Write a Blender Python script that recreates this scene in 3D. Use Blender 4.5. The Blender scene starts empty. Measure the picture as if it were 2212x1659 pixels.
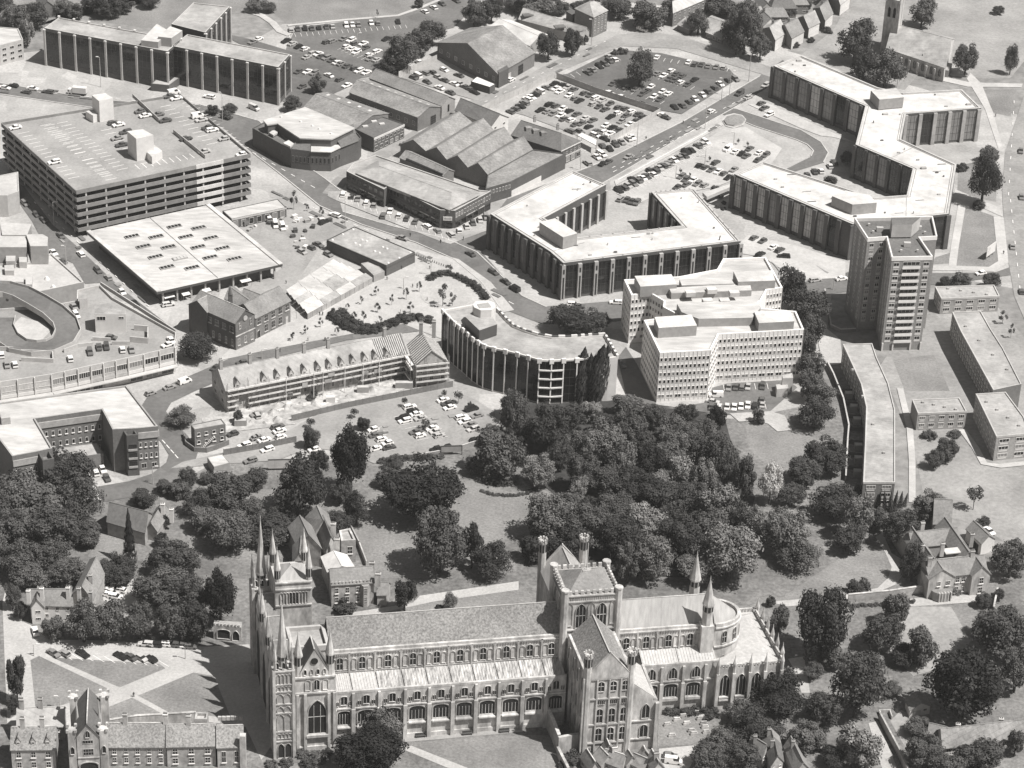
import bpy, math, random
from mathutils import Vector, Matrix
random.seed(11)
sc = bpy.context.scene
COL = sc.collection
# ------------------------------------------------------------------ camera
DW, DH, FPX = 2211.0, 1658.0, 5500.0
PIT, ROL, HC, YO = math.radians(29.5), math.radians(2.3), 436.0, 770.0
FW = Vector((0, math.cos(PIT), -math.sin(PIT))); RT = Vector((1, 0, 0)); UP = RT.cross(FW)
IX = RT*math.cos(ROL) + UP*math.sin(ROL); IY = RT*math.sin(ROL) - UP*math.cos(ROL)
CAM = Vector((0, -YO, HC))
cd = bpy.data.cameras.new('camera'); cam = bpy.data.objects.new('camera', cd); COL.objects.link(cam)
cd.sensor_fit = 'HORIZONTAL'; cd.sensor_width = 36.0; cd.lens = 36.0*FPX/DW
cd.clip_start = 1.0; cd.clip_end = 9000.0
m3 = Matrix((IX, -IY, -FW)).transposed()
cam.matrix_world = Matrix.Translation(CAM) @ m3.to_4x4()
sc.camera = cam
# ------------------------------------------------------------------ sky, sun, exposure
SUN_EL, SUN_X, SUN_Y = math.radians(59), 0.90, -0.43     # sun stands right of and a little before the camera's view
w = bpy.data.worlds.new('World'); sc.world = w; w.use_nodes = True
nt = w.node_tree; nt.nodes.clear()
sky = nt.nodes.new('ShaderNodeTexSky'); sky.sky_type = 'NISHITA'; sky.sun_disc = False
sky.sun_elevation = SUN_EL; sky.sun_rotation = math.atan2(SUN_X, SUN_Y)
bw = nt.nodes.new('ShaderNodeRGBToBW'); bg = nt.nodes.new('ShaderNodeBackground'); bg.inputs[1].default_value = 0.060
wo = nt.nodes.new('ShaderNodeOutputWorld')
nt.links.new(sky.outputs[0], bw.inputs[0]); nt.links.new(bw.outputs[0], bg.inputs[0]); nt.links.new(bg.outputs[0], wo.inputs[0])
sl = bpy.data.lights.new('sun', 'SUN'); sl.energy = 5.0; sl.angle = math.radians(0.55); sl.color = (1, .985, .958)
so = bpy.data.objects.new('sun', sl); COL.objects.link(so)
hl = math.hypot(SUN_X, SUN_Y); SD = Vector((SUN_X/hl*math.cos(SUN_EL), SUN_Y/hl*math.cos(SUN_EL), math.sin(SUN_EL)))
so.rotation_euler = (-SD).to_track_quat('-Z', 'Y').to_euler(); so.location = (300, -300, 500)
vs = sc.view_settings; vs.view_transform = 'Standard'; vs.look = 'None'; vs.exposure = 0.5; vs.gamma = 1.0; vs.use_curve_mapping = False
sc.cycles.max_bounces = 5; sc.cycles.diffuse_bounces = 3; sc.cycles.glossy_bounces = 2; sc.cycles.transparent_max_bounces = 4
sc.cycles.caustics_reflective = False; sc.cycles.caustics_refractive = False

# ------------------------------------------------------------------ pixels of the photograph -> points on the place
KEY = {}
for i, a in enumerate('abcd'):
    for j in range(4): KEY[a+str(j)] = ((0, 650, 1300, 1966)[i], (0, 480, 980, 1475)[j], 3.16)
KEY.update(e3=(0, 560, 3.606), sf=(560, 830, 3.456), fc=(1360, 200, 6.144), rc=(1580, 330, 5.267), pc=(840, 1020, 4.809),
           vh=(2120, 1300, 4.051), br=(440, 720, 6.506), op=(720, 1300, 5.53), gh=(0, 1840, 3.352), wd=(1560, 920, 3.687),
           tl=(820, 20, 7.373), mk=(560, 540, 5.027), bt=(1440, 1850, 3.352), st=(900, 480, 5.53), D=(0, 0, .8295))
def T(k, u, v):
    x0, y0, s = KEY[k]; return (x0+u/s)*.8295, (y0+v/s)*.8295
def G(x, y, z=0.0):
    d = IX*((x-DW/2)/FPX) + IY*((y-DH/2)/FPX) + FW
    return CAM + d*((z-HC)/d.z)
def at(k, u, v, z=0.0): return G(*T(k, u, v), z)
def pts(k, uv, z=0.0): return [at(k, p[0], p[1], z) for p in uv]
def pxm(k, u, v, z=0):                                      # crop pixels per metre there
    p = at(k, u, v, z); return FPX/((p-CAM).dot(FW))/.8295*KEY[k][2]
def height(k, u, v, vt):                                    # metres between base row v and top row vt of an upright
    b = at(k, u, v); d = (b-CAM); s = FPX/d.dot(FW)/.8295*KEY[k][2]
    return (v-vt)/(s*.86)

# ------------------------------------------------------------------ materials
MATS = {}
def mat(name, v, amp=.12, s1=.6, big=.12, s2=.05, rough=.9, spec=.25, bump=0.0, metal=0.0, stretch=None, rnd=0.0, seam=None, patch=0.0, pscale=.12):
    if name in MATS: return MATS[name]
    m = bpy.data.materials.new(name); m.use_nodes = True; n = m.node_tree; b = n.nodes['Principled BSDF']
    b.inputs['Roughness'].default_value = rough; b.inputs['Specular IOR Level'].default_value = spec; b.inputs['Metallic'].default_value = metal
    geo = n.nodes.new('ShaderNodeNewGeometry'); src = geo.outputs['Position']
    if stretch:
        mp = n.nodes.new('ShaderNodeMapping'); mp.inputs['Scale'].default_value = stretch
        n.links.new(src, mp.inputs['Vector']); src = mp.outputs[0]
    cur = None
    for s, a, dt in ((s1, amp, 5), (s2, big, 3)):
        if a <= 0: continue
        t = n.nodes.new('ShaderNodeTexNoise'); t.inputs['Scale'].default_value = s; t.inputs['Detail'].default_value = dt; t.inputs['Roughness'].default_value = .62
        n.links.new(src, t.inputs['Vector'])
        r = n.nodes.new('ShaderNodeMapRange'); r.inputs[1].default_value = .32; r.inputs[2].default_value = .68
        r.inputs[3].default_value = 1-a; r.inputs[4].default_value = 1+a
        n.links.new(t.outputs['Fac'], r.inputs[0])
        if cur is None: cur = r.outputs[0]
        else:
            x = n.nodes.new('ShaderNodeMath'); x.operation = 'MULTIPLY'; n.links.new(cur, x.inputs[0]); n.links.new(r.outputs[0], x.inputs[1]); cur = x.outputs[0]
        if s == s1 and bump:
            bp = n.nodes.new('ShaderNodeBump'); bp.inputs['Strength'].default_value = bump; bp.inputs['Distance'].default_value = .15
            n.links.new(t.outputs['Fac'], bp.inputs['Height']); n.links.new(bp.outputs[0], b.inputs['Normal'])
    def mul(sock):
        x = n.nodes.new('ShaderNodeMath'); x.operation = 'MULTIPLY'; n.links.new(cur, x.inputs[0]); n.links.new(sock, x.inputs[1]); return x.outputs[0]
    if seam:                                                # sheet joints: (width, length, depth of tone, turn)
        mp = n.nodes.new('ShaderNodeMapping'); mp.inputs['Rotation'].default_value = (0, 0, seam[3]); n.links.new(geo.outputs['Position'], mp.inputs['Vector'])
        bt = n.nodes.new('ShaderNodeTexBrick'); bt.inputs['Scale'].default_value = 1.0; bt.inputs['Brick Width'].default_value = seam[1]; bt.inputs['Row Height'].default_value = seam[0]; bt.inputs['Mortar Size'].default_value = .09; bt.inputs['Mortar Smooth'].default_value = .3
        bt.inputs['Color1'].default_value = (1, 1, 1, 1); bt.inputs['Color2'].default_value = (1-seam[2]*.55,)*3+(1,); bt.inputs['Mortar'].default_value = (1-seam[2]*1.6,)*3+(1,); n.links.new(mp.outputs[0], bt.inputs['Vector'])
        bb = n.nodes.new('ShaderNodeRGBToBW'); n.links.new(bt.outputs['Color'], bb.inputs[0]); cur = mul(bb.outputs[0])
    if patch:
        vo = n.nodes.new('ShaderNodeTexVoronoi'); vo.distance = 'CHEBYCHEV'; vo.inputs['Scale'].default_value = pscale; n.links.new(geo.outputs['Position'], vo.inputs['Vector'])
        bb = n.nodes.new('ShaderNodeRGBToBW'); n.links.new(vo.outputs['Color'], bb.inputs[0])
        r = n.nodes.new('ShaderNodeMapRange'); r.inputs[3].default_value = 1-patch; r.inputs[4].default_value = 1+patch; n.links.new(bb.outputs[0], r.inputs[0]); cur = mul(r.outputs[0])
    if rnd:
        oi = n.nodes.new('ShaderNodeObjectInfo'); r = n.nodes.new('ShaderNodeMapRange')
        r.inputs[3].default_value = 1-rnd; r.inputs[4].default_value = 1+rnd; n.links.new(oi.outputs['Random'], r.inputs[0])
        x = n.nodes.new('ShaderNodeMath'); x.operation = 'MULTIPLY'; n.links.new(cur, x.inputs[0]); n.links.new(r.outputs[0], x.inputs[1]); cur = x.outputs[0]
    sx = n.nodes.new('ShaderNodeVectorMath'); sx.operation = 'SCALE'; sx.inputs[0].default_value = (v, v*.972, v*.946)
    if cur is not None: n.links.new(cur, sx.inputs['Scale'])
    else: sx.inputs['Scale'].default_value = 1.0
    n.links.new(sx.outputs[0], b.inputs['Base Color'])
    MATS[name] = m; return m
M_GROUND = mat('ground_soil', .20, .25, .25, .25, .02)
M_PAVE = mat('paving', .34, .16, .9, .2, .04, patch=.16, pscale=.09)
M_PLAZA = mat('plaza_paving', .39, .10, 1.1, .14, .06, patch=.07, pscale=.3)
M_CONC = mat('concrete_light', .42, .10, .7, .12, .08)
M_ROAD = mat('asphalt_worn', .135, .14, .7, .16, .05, patch=.13, pscale=.1)
M_ROADL = mat('asphalt_pale', .25, .14, .7, .16, .05, patch=.12, pscale=.1)
M_ASPH = mat('asphalt_dark', .115, .14, .6, .16, .06)
M_CARP = mat('car_park_surface', .27, .12, .9, .18, .05, patch=.08, pscale=.1)
M_GRASS = mat('mown_grass', .20, .24, 1.3, .2, .06, seam=(1.5, 60., .07, .4))
M_GRASSL = mat('pale_grass', .26, .16, .7, .2, .05)
M_GRASSD = mat('rough_grass', .165, .34, .8, .3, .06)
M_GRAVEL = mat('gravel', .38, .14, 1.2, .12, .08)
M_SITE = mat('building_site_soil', .36, .3, .5, .25, .15)
M_PAINT = mat('road_paint', .72, .12, 1.5, 0, 1)
M_ROOFW = mat('white_roof', .53, .12, .35, .2, .07, rough=.8, seam=(1.6, 9.0, .07, .22))
M_ROOFL = mat('pale_roof', .45, .16, .35, .18, .09, stretch=(.5, 1.6, 1), seam=(2.0, 12.0, .07, .22))
M_ROOFG = mat('felt_roof', .33, .18, .5, .22, .08, seam=(1.4, 8.0, .1, .25))
M_ROOFM = mat('asbestos_roof', .235, .24, 1.0, .24, .12, seam=(1.2, 2.4, .14, -.5))
M_ROOFD = mat('dark_slate', .13, .2, 1.2, .15, .1)
M_ROOFT = mat('clay_tile', .21, .2, 1.4, .18, .12, bump=.3)
M_STONETILE = mat('stone_tile', .23, .45, 1.7, .14, .07, bump=.5)
M_LEAD = mat('lead_roof', .37, .55, 1.5, .12, .08, rough=.6, stretch=(1.0, .25, .25))
M_LEADS = mat('lead_roof_plain', .42, .16, 1.0, .08, .08, rough=.6)
M_LEADC = mat('lead_roof_streaked', .33, .16, 1.4, .14, .1, rough=.65, stretch=(1, .18, .18))
M_STONE = mat('limestone', .43, .24, .9, .36, .22, bump=.25, stretch=(1, 1, .45))
M_STONED = mat('limestone_weathered', .33, .25, .7, .25, .1, bump=.2)
M_BRICK = mat('brick', .17, .16, 1.5, .14, .1)
M_BRICKD = mat('brick_dark', .10, .16, 1.5, .14, .1)
M_BRICKL = mat('brick_pale', .31, .14, 1.5, .14, .1)
M_WHITE = mat('white_render', .58, .05, .8, .08, .1)
M_WALLG = mat('grey_cladding', .30, .10, .8, .1, .1)
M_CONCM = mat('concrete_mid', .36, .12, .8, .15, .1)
M_PRECAST = mat('precast_parapet', .21, .14, .6, .12, .1)
M_PANEL = mat('white_precast', .74, .05, .8, .06, .1)
M_TBRICK = mat('tower_brick', .25, .14, 1.5, .12, .1)
M_METAL = mat('dark_metal', .07, .1, 1, 0, 1, rough=.5, spec=.5)
M_FRAME = mat('window_frame', .62, .05, 1, 0, 1)
M_FRAMED = mat('window_frame_dark', .06, .05, 1, 0, 1, rough=.5)
M_GLASS = mat('glass_dark', .018, .2, .25, 0, 1, rough=.09, spec=.55)
M_GLASSK = mat('black_glass', .008, .2, .3, 0, 1, rough=.12, spec=.35)
M_CGLASS = mat('leaded_glass', .022, .3, 1.5, 0, 1, rough=.45, spec=.25)
M_GLASSM = mat('glass_blind', .20, .2, .4, 0, 1, rough=.25, spec=.6)
M_GLASSL = mat('glass_curtain_reflection', .45, .2, .5, 0, 1, rough=.35, spec=.5)
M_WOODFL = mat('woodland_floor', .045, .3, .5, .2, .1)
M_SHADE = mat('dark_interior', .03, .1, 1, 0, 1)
M_SLAB = mat('timber_board', .6, .15, 1.2, .1, .3)
M_POLE = mat('steel_pole', .30, .1, 1, 0, 1, rough=.5, metal=.3)
M_CANVAS = mat('awning_canvas', .62, .14, .5, .14, .2)
M_BARK = mat('bark', .07, .3, 3, 0, 1)
M_TYRE = mat('tyre', .02, .1, 1, 0, 1)
CARM = {'w': mat('paint_white', .74, 0, 1, .03, 1, rough=.3, spec=.5), 'l': mat('paint_pale_grey', .42, 0, 1, .03, 1, rnd=.35, rough=.3, spec=.5),
        'g': mat('paint_grey', .22, 0, 1, .03, 1, rnd=.35, rough=.3, spec=.5), 'd': mat('paint_dark', .10, 0, 1, .03, 1, rnd=.35, rough=.3, spec=.5),
        'k': mat('paint_black', .022, 0, 1, .03, 1, rough=.3, spec=.5)}
M_CARGL = mat('car_glass', .02, 0, 1, .03, 1, rough=.06, spec=.8)
LEAF = {k: mat('leaf_'+n, v, .32, .5, .25, .15, rough=.8, spec=.15, rnd=.28) for k, n, v in
        (('k', 'black_green', .026), ('d', 'dark', .055), ('m', 'mid', .088), ('l', 'light', .15), ('b', 'blossom', .40))}

# ------------------------------------------------------------------ objects
def obj(name, me, parent=None, loc=(0, 0, 0), rz=0.0, scale=None):
    o = bpy.data.objects.new(name, me); COL.objects.link(o)
    if parent is not None: o.parent = parent
    o.location = loc; o.rotation_euler = (0, 0, rz)
    if scale: o.scale = scale
    return o
def tag(o, label, cat, group=None):
    o['label'] = label; o['category'] = cat
    if group: o['group'] = group
    return o
def thing(name, label, cat, loc=(0, 0, 0), rz=0.0, group=None):
    o = obj(name, None, None, loc, rz); o.empty_display_size = 1.0
    return tag(o, label, cat, group)
class MB:
    def __init__(s): s.v = []; s.f = []; s.m = []
    def poly(s, ps, mi=0):
        n = len(s.v); s.v += [tuple(p) for p in ps]; s.f.append(tuple(range(n, n+len(ps)))); s.m.append(mi)
    def prism(s, p2, z0, z1, ms=0, mt=0, bottom=False, top=True):
        p2 = ccw(p2); n = len(p2)
        for i in range(n):
            a, b = p2[i], p2[(i+1) % n]
            s.poly([(a[0], a[1], z0), (b[0], b[1], z0), (b[0], b[1], z1), (a[0], a[1], z1)], ms)
        if top: s.poly([(p[0], p[1], z1) for p in p2], mt)
        if bottom: s.poly([(p[0], p[1], z0) for p in reversed(p2)], ms)
    def box(s, x0, x1, y0, y1, z0, z1, mi=0):
        s.prism([(x0, y0), (x1, y0), (x1, y1), (x0, y1)], z0, z1, mi, mi, True)
    def loft(s, r0, r1, mi=0, cap=True):
        n = len(r0)
        for i in range(n): s.poly([r0[i], r0[(i+1) % n], r1[(i+1) % n], r1[i]], mi)
        if cap: s.poly(r1, mi)
    def tube(s, a, b, r0, r1, n=6, mi=0, cap=False):
        a, b = Vector(a), Vector(b); d = (b-a).normalized(); u = d.orthogonal().normalized(); v = d.cross(u)
        A = [a+(u*math.cos(t)+v*math.sin(t))*r0 for t in [6.2832*i/n for i in range(n)]]
        B = [b+(u*math.cos(t)+v*math.sin(t))*r1 for t in [6.2832*i/n for i in range(n)]]
        s.loft(A, B, mi, cap)
    def mesh(s, name, mats, off=None):
        me = bpy.data.meshes.new(name)
        vv = s.v if off is None else [(p[0]-off[0], p[1]-off[1], p[2]-off[2]) for p in s.v]
        me.from_pydata(vv, [], s.f)
        for m in mats: me.materials.append(m)
        if len(mats) > 1: me.polygons.foreach_set('material_index', s.m)
        return me
    def out(s, name, mats, parent=None, world=True, off=None):
        if not isinstance(mats, (list, tuple)): mats = [mats]
        if off is None and parent is not None and world: off = parent.location
        return obj(name, s.mesh(name, mats, off), parent)
def area(p):
    return .5*sum(p[i][0]*p[(i+1) % len(p)][1]-p[(i+1) % len(p)][0]*p[i][1] for i in range(len(p)))
def ccw(p): return list(p) if area(p) > 0 else list(reversed(p))
def inset(p, d):                                            # p ccw
    r = []; n = len(p)
    for i in range(n):
        a, b, c = Vector(p[i-1][:2]), Vector(p[i][:2]), Vector(p[(i+1) % n][:2])
        e0 = (b-a).normalized(); e1 = (c-b).normalized()
        n0 = Vector((-e0.y, e0.x)); n1 = Vector((-e1.y, e1.x)); k = 1+n0.dot(n1)
        q = b+(n0+n1)*(d/max(k, .35)); r.append((q.x, q.y))
    return r
def inside(q, p):
    c = False; n = len(p); x, y = q[0], q[1]
    for i in range(n):
        a, b = p[i], p[i-1]
        if (a[1] > y) != (b[1] > y) and x < (b[0]-a[0])*(y-a[1])/(b[1]-a[1])+a[0]: c = not c
    return c
CUBE = {}
def cube(m):
    if m.name not in CUBE:
        b = MB(); b.box(-.5, .5, -.5, .5, -.5, .5); CUBE[m.name] = b.mesh('block', [m])
    return CUBE[m.name]
def ubox(name, parent, c, size, rz, m):                     # one box-shaped part, world centre
    l = Vector(c)-parent.location if parent is not None else Vector(c)
    return obj(name, cube(m), parent, l, rz, size)
def cen(p, z=0): return Vector((sum(q[0] for q in p)/len(p), sum(q[1] for q in p)/len(p), z))
def rect(A, B, C, D=None): return [A, B, C, D if D is not None else A+C-B]
def rnd_quad(A, B, depth, side):                            # rectangle behind front edge AB
    d = (B-A).normalized(); n = Vector((-d.y, d.x, 0))
    if n.dot(side-A) < 0: n = -n
    return [A, B, B+n*depth, A+n*depth]

class Wall:                                                 # frame of one straight facade
    def __init__(s, A, B, poly=None, out=None):
        s.A = Vector((A[0], A[1], 0)); s.B = Vector((B[0], B[1], 0)); s.L = (s.B-s.A).length; s.d = (s.B-s.A)/s.L
        n = Vector((s.d.y, -s.d.x, 0)); mid = (s.A+s.B)/2
        if poly is not None:
            if inside(mid+n*.3, poly): n = -n
        elif n.dot((out if out is not None else CAM)-mid) < 0: n = -n
        s.n = n; s.a = math.atan2(n.x, -n.y)
    def p(s, t, z, o=0): return s.A+s.d*t+s.n*o+Vector((0, 0, z))
    def box(s, name, root, t0, t1, z0, z1, o0, o1, m):
        return ubox(name, root, s.p((t0+t1)/2, (z0+z1)/2, (o0+o1)/2), (abs(t1-t0), abs(o1-o0), z1-z0), s.a, m)
    def win(s, root, t, z, w, h, nx=1, nz=1, fm=None, gm=None, kind='rect', name='window', o=0.0, bar=.09):
        l = s.p(t, z, o)-root.location; big = w*h > 6.0
        f = obj(name, wmesh(w, h, nx, nz, fm or M_FRAME, gm or M_GLASS, kind, bar, 1 if big else 0), root, l, s.a)
        if big: obj('pane', wmesh(w, h, nx, nz, fm or M_FRAME, gm or M_GLASS, kind, bar, 2), f)
        return f
    def grid(s, root, z0, z1, rows, cols, wf=.55, hf=.5, t0=0.0, t1=None, nx=2, nz=1, fm=None, gms=None, kind='rect', skip=(), bar=.09, zoff=0.0):
        t1 = s.L if t1 is None else t1; cw = (t1-t0)/cols; ch = (z1-z0)/rows
        for r in range(rows):
            for c in range(cols):
                if (r, c) in skip: continue
                s.win(root, t0+cw*(c+.5), z0+ch*(r+.5)+zoff, round(cw*wf, 1), round(ch*hf, 1), nx, nz, fm, random.choice(gms) if gms else None, kind, bar=bar)
WM = {}
def arch_outline(w, h, kind, k=7):                          # closed outline, bottom centre origin shifted to the middle
    hw = w/2; o = [(-hw, -h/2), (hw, -h/2)]
    if kind == 'round': zc = h/2-hw; o += [(hw*math.cos(t), zc+hw*math.sin(t)) for t in [math.pi*i/(2*k-2) for i in range(2*k-1)]]
    elif kind == 'point':
        r = w*.95; zc = h/2-math.sqrt(r*r-(r-hw)**2)
        a1 = math.acos((r-hw)/r)
        o += [(hw-r+r*math.cos(a1*i/k), zc+r*math.sin(a1*i/k)) for i in range(k)]
        o += [(-hw+r-r*math.cos(a1*i/k), zc+r*math.sin(a1*i/k)) for i in range(k, -1, -1)]
    elif kind == 'flat':
        zc = h/2-hw*.42; o += [(hw*math.cos(t), zc+hw*.42*math.sin(t)) for t in [math.pi*i/(2*k-2) for i in range(2*k-1)]]
    return o
def wmesh(w, h, nx, nz, fm, gm, kind, bar, part=0):        # part: 0 whole window, 1 frame only, 2 glass only
    key = (round(w, 2), round(h, 2), nx, nz, fm.name, gm.name, kind, bar, part)
    if key in WM: return WM[key]
    b = MB(); hw, hh = w/2, h/2
    if kind in ('rect', 'sill'):
        b.poly([(-hw, -.03, -hh), (hw, -.03, -hh), (hw, -.03, hh), (-hw, -.03, hh)], 1)
        for x0, x1, z0, z1 in ((-hw, -hw+bar, -hh, hh), (hw-bar, hw, -hh, hh), (-hw+bar, hw-bar, hh-bar, hh), (-hw+bar, hw-bar, -hh, -hh+bar)):
            b.box(x0, x1, -.11, 0, z0, z1, 0)
        for i in range(1, nx): x = -hw+w*i/nx; b.box(x-bar*.4, x+bar*.4, -.09, 0, -hh+bar, hh-bar, 0)
        for i in range(1, nz): z = -hh+h*i/nz; b.box(-hw+bar, hw-bar, -.085, 0, z-bar*.4, z+bar*.4, 0)
        if kind == 'sill': b.box(-hw-.12, hw+.12, -.3, 0, -hh-.2, -hh, 0)
    else:
        o = arch_outline(w, h, kind); n = len(o); g = w*.07+.09; c = [(x*(1-2*.5*g/w)*1.0, z if z > -h/2+1e-6 else z) for x, z in o]
        c = [(x, min(z, h/2)-(g*.6 if z > -h/2+1e-6 else -g*.3)) for x, z in c]
        b.poly([(x, -.04, z) for x, z in c], 1)
        for i in range(n):
            j = (i+1) % n
            b.poly([(o[i][0], -.3, o[i][1]), (o[j][0], -.3, o[j][1]), (c[j][0], -.24, c[j][1]), (c[i][0], -.24, c[i][1])], 0)
            b.poly([(c[i][0], -.24, c[i][1]), (c[j][0], -.24, c[j][1]), (c[j][0], -.04, c[j][1]), (c[i][0], -.04, c[i][1])], 0)
            b.poly([(o[j][0], -.3, o[j][1]), (o[i][0], -.3, o[i][1]), (o[i][0], 0, o[i][1]), (o[j][0], 0, o[j][1])], 0)
        zc = h/2-w*.45
        for i in range(1, nx): x = -hw+w*i/nx; b.box(x-bar*.42, x+bar*.42, -.17, -.02, -hh+.1, zc+(w*.25 if nx % 2 == 0 and i == nx//2 else w*.1), 0)
        for i in range(1, nz): z = -hh+h*i/nz; b.box(-hw+g*.4, hw-g*.4, -.16, -.02, z-bar*.42, z+bar*.42, 0)
    if part:
        keep = [i for i, mi in enumerate(b.m) if mi == part-1]; b.f = [b.f[i] for i in keep]; b.m = [0]*len(keep); WM[key] = b.mesh('window', [fm if part == 1 else gm])
        WM[key].validate(); return WM[key]
    WM[key] = b.mesh('window', [fm, gm]); return WM[key]

def block(name, label, cat, P, h, wm, rm, par=.7, pt=.4, z0=0.0, root=None, group=None, pname='wall', rname='roof', cap=None):
    """flat-roofed block over footprint P: wall with parapet, roof deck"""
    P = [Vector((p[0], p[1], 0)) for p in P]; q = ccw(P)
    if root is None: root = thing(name, label, cat, cen(P, z0), 0, group)
    b = MB(); n = len(q); ins = inset(q, pt); top = h+par
    for i in range(n):
        a, c = q[i], q[(i+1) % n]; d, e = ins[i], ins[(i+1) % n]
        b.poly([(a.x, a.y, z0), (c.x, c.y, z0), (c.x, c.y, top), (a.x, a.y, top)])
        b.poly([(a.x, a.y, top), (c.x, c.y, top), (e[0], e[1], top), (d[0], d[1], top)], 1)
        b.poly([(d[0], d[1], top), (e[0], e[1], top), (e[0], e[1], h-.2), (d[0], d[1], h-.2)], 1)
    b.out(pname, [wm, cap or wm], root)
    r = MB(); r.poly([(p[0], p[1], h) for p in inset(q, pt-.02)]); r.out(rname, rm, root)
    return root, P
def gable(root, A, B, C, D, ze, zr, wm, rm, z0=0.0, hip0=0.0, hip1=0.0, ov=.35, wall=True, th=.22, rn='roof', cop=None, wname='wall'):
    """ridge runs from the middle of AD to the middle of BC"""
    A, B, C, D = [Vector((p[0], p[1], 0)) for p in (A, B, C, D)]
    d = ((B+C)-(A+D))/2; L = d.length; d /= L; Z = Vector((0, 0, 1))
    m0 = (A+D)/2; m1 = (B+C)/2; r0 = m0+d*hip0; r1 = m1-d*hip1
    if wall:
        b = MB()
        for p, q in ((A, B), (B, C), (C, D), (D, A)): b.poly([p+Z*z0, q+Z*z0, q+Z*ze, p+Z*ze])
        if hip0 == 0: b.poly([D+Z*ze, A+Z*ze, m0+Z*zr])
        if hip1 == 0: b.poly([B+Z*ze, C+Z*ze, m1+Z*zr])
        b.out(wname, wm, root)
    sA = (A-D).normalized(); sB = (B-C).normalized(); e0 = -d*(ov if hip0 else ov*.7); e1 = d*(ov if hip1 else ov*.7)
    drop = ov*(zr-ze)/max(.1, (A-D).length/2)
    def slab(ring):
        b = MB(); up = [p+Z*th for p in ring]; b.poly(up)
        for i in range(len(ring)): b.poly([ring[i], ring[(i+1) % len(ring)], up[(i+1) % len(ring)], up[i]])
        b.poly(list(reversed(ring))); b.out(rn, rm, root)
    zz = Z*(ze-drop)
    a, bb, c, dd = A+sA*ov+e0+zz, B+sB*ov+e1+zz, C-sB*ov+e1+zz, D-sA*ov+e0+zz
    R0 = (r0 if hip0 else r0+e0)+Z*zr; R1 = (r1 if hip1 else r1+e1)+Z*zr
    slab([a, bb, R1, R0]); slab([c, dd, R0, R1])
    if hip0: slab([dd, a, R0])
    if hip1: slab([bb, c, R1])
    ubox('ridge', root, ((r0+r1)/2+Z*(zr+th+.02)), ((r1-r0).length, .3, .12), math.atan2(d.y, d.x), cop or rm)
    return dict(m0=m0, m1=m1, d=d, L=L)
def chimney(root, p, z0, z1, sx=1.0, sy=.8, rz=0.0, m=None, pots=3):
    m = m or M_BRICK; ca, sa = math.cos(rz), math.sin(rz)
    def quad(hx, hy): return [(p[0]+x*ca-y*sa, p[1]+x*sa+y*ca) for x, y in ((-hx, -hy), (hx, -hy), (hx, hy), (-hx, hy))]
    b = MB(); b.prism(quad(sx/2, sy/2), z0, z1, bottom=True); c = b.out('chimney', m, root)
    b = MB(); b.prism(quad(sx/2+.1, sy/2+.1), z1-.2, z1-.02, bottom=True); b.out('chimney_cap', m, c, off=root.location)
    for i in range(pots):
        t = (i-(pots-1)/2)*sx/max(pots, 2)*.9; b = MB(); b.tube((p[0]+t*ca, p[1]+t*sa, z1), (p[0]+t*ca, p[1]+t*sa, z1+.6), .16, .13, 6, 0, True); b.out('chimney_pot', M_ROOFT, c, off=root.location)
def flat(name, P, z, m, kind='structure', label=None):
    b = MB(); b.poly([(p[0], p[1], z) for p in ccw(P)]); o = b.out(name, m); o['kind'] = kind
    if label: o['label'] = label
    return o
def raised(name, P, z0, z1, m, edge=None):
    b = MB(); b.prism(P, z0, z1, 0, 1); o = b.out(name, [edge or m, m]); o['kind'] = 'structure'; return o
ORD = ['first', 'second', 'third', 'fourth', 'fifth', 'sixth', 'seventh', 'eighth', 'ninth', 'tenth', 'eleventh', 'twelfth', 'thirteenth', 'fourteenth', 'fifteenth', 'sixteenth', 'seventeenth', 'eighteenth', 'nineteenth', 'twentieth']
_T = ['', '', 'twenty', 'thirty', 'forty', 'fifty', 'sixty', 'seventy', 'eighty', 'ninety']
def nth(i, n):
    if n == 1: return ''
    if i == 0: return 'leftmost'
    if i == n-1: return 'rightmost'
    return (ORD[i] if i < 20 else (_T[(i+1)//10]+('-'+ORD[(i+1) % 10-1] if (i+1) % 10 else 'th')).replace('tyth', 'tieth'))+' from left'
# ------------------------------------------------------------------ ground, roads, lawns
flat('ground', [(-2500, -2500, 0), (2500, -2500, 0), (2500, 3500, 0), (-2500, 3500, 0)], 0.0, M_GROUND)
_z = [.01]
def lay(name, k, uv, m, step=.0035):
    _z[0] += step; return flat(name, pts(k, uv), _z[0], m)
def strip(name, k, uv, wd, m, closed=False, step=.0035):   # ribbon of width wd metres along a line of pixels
    c = pts(k, uv); n = len(c); L = []; R = []
    for i in range(n):
        a, b = c[max(i-1, 0)], c[min(i+1, n-1)]; d = (b-a).normalized(); nn = Vector((-d.y, d.x, 0))*wd/2; L.append(c[i]+nn); R.append(c[i]-nn)
    _z[0] += step; b = MB()
    for i in range(n-1): b.poly([(p.x, p.y, _z[0]) for p in (R[i], R[i+1], L[i+1], L[i])])
    o = b.out(name, m); o['kind'] = 'structure'; return o
def dashes(k, a, b, n, ln=2.6, wd=.28, m=None):             # broken centre line
    A, B = at(k, *a), at(k, *b); d = (B-A).normalized(); nn = Vector((-d.y, d.x, 0))*wd/2; _z[0] += .0035; mb = MB()
    for i in range(n):
        c = A+(B-A)*((i+.5)/n); p = [c-d*ln/2-nn, c+d*ln/2-nn, c+d*ln/2+nn, c-d*ln/2+nn]; mb.poly([(q.x, q.y, _z[0]) for q in p])
    o = mb.out('road_marking', m or M_PAINT); o['kind'] = 'structure'; return o
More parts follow.
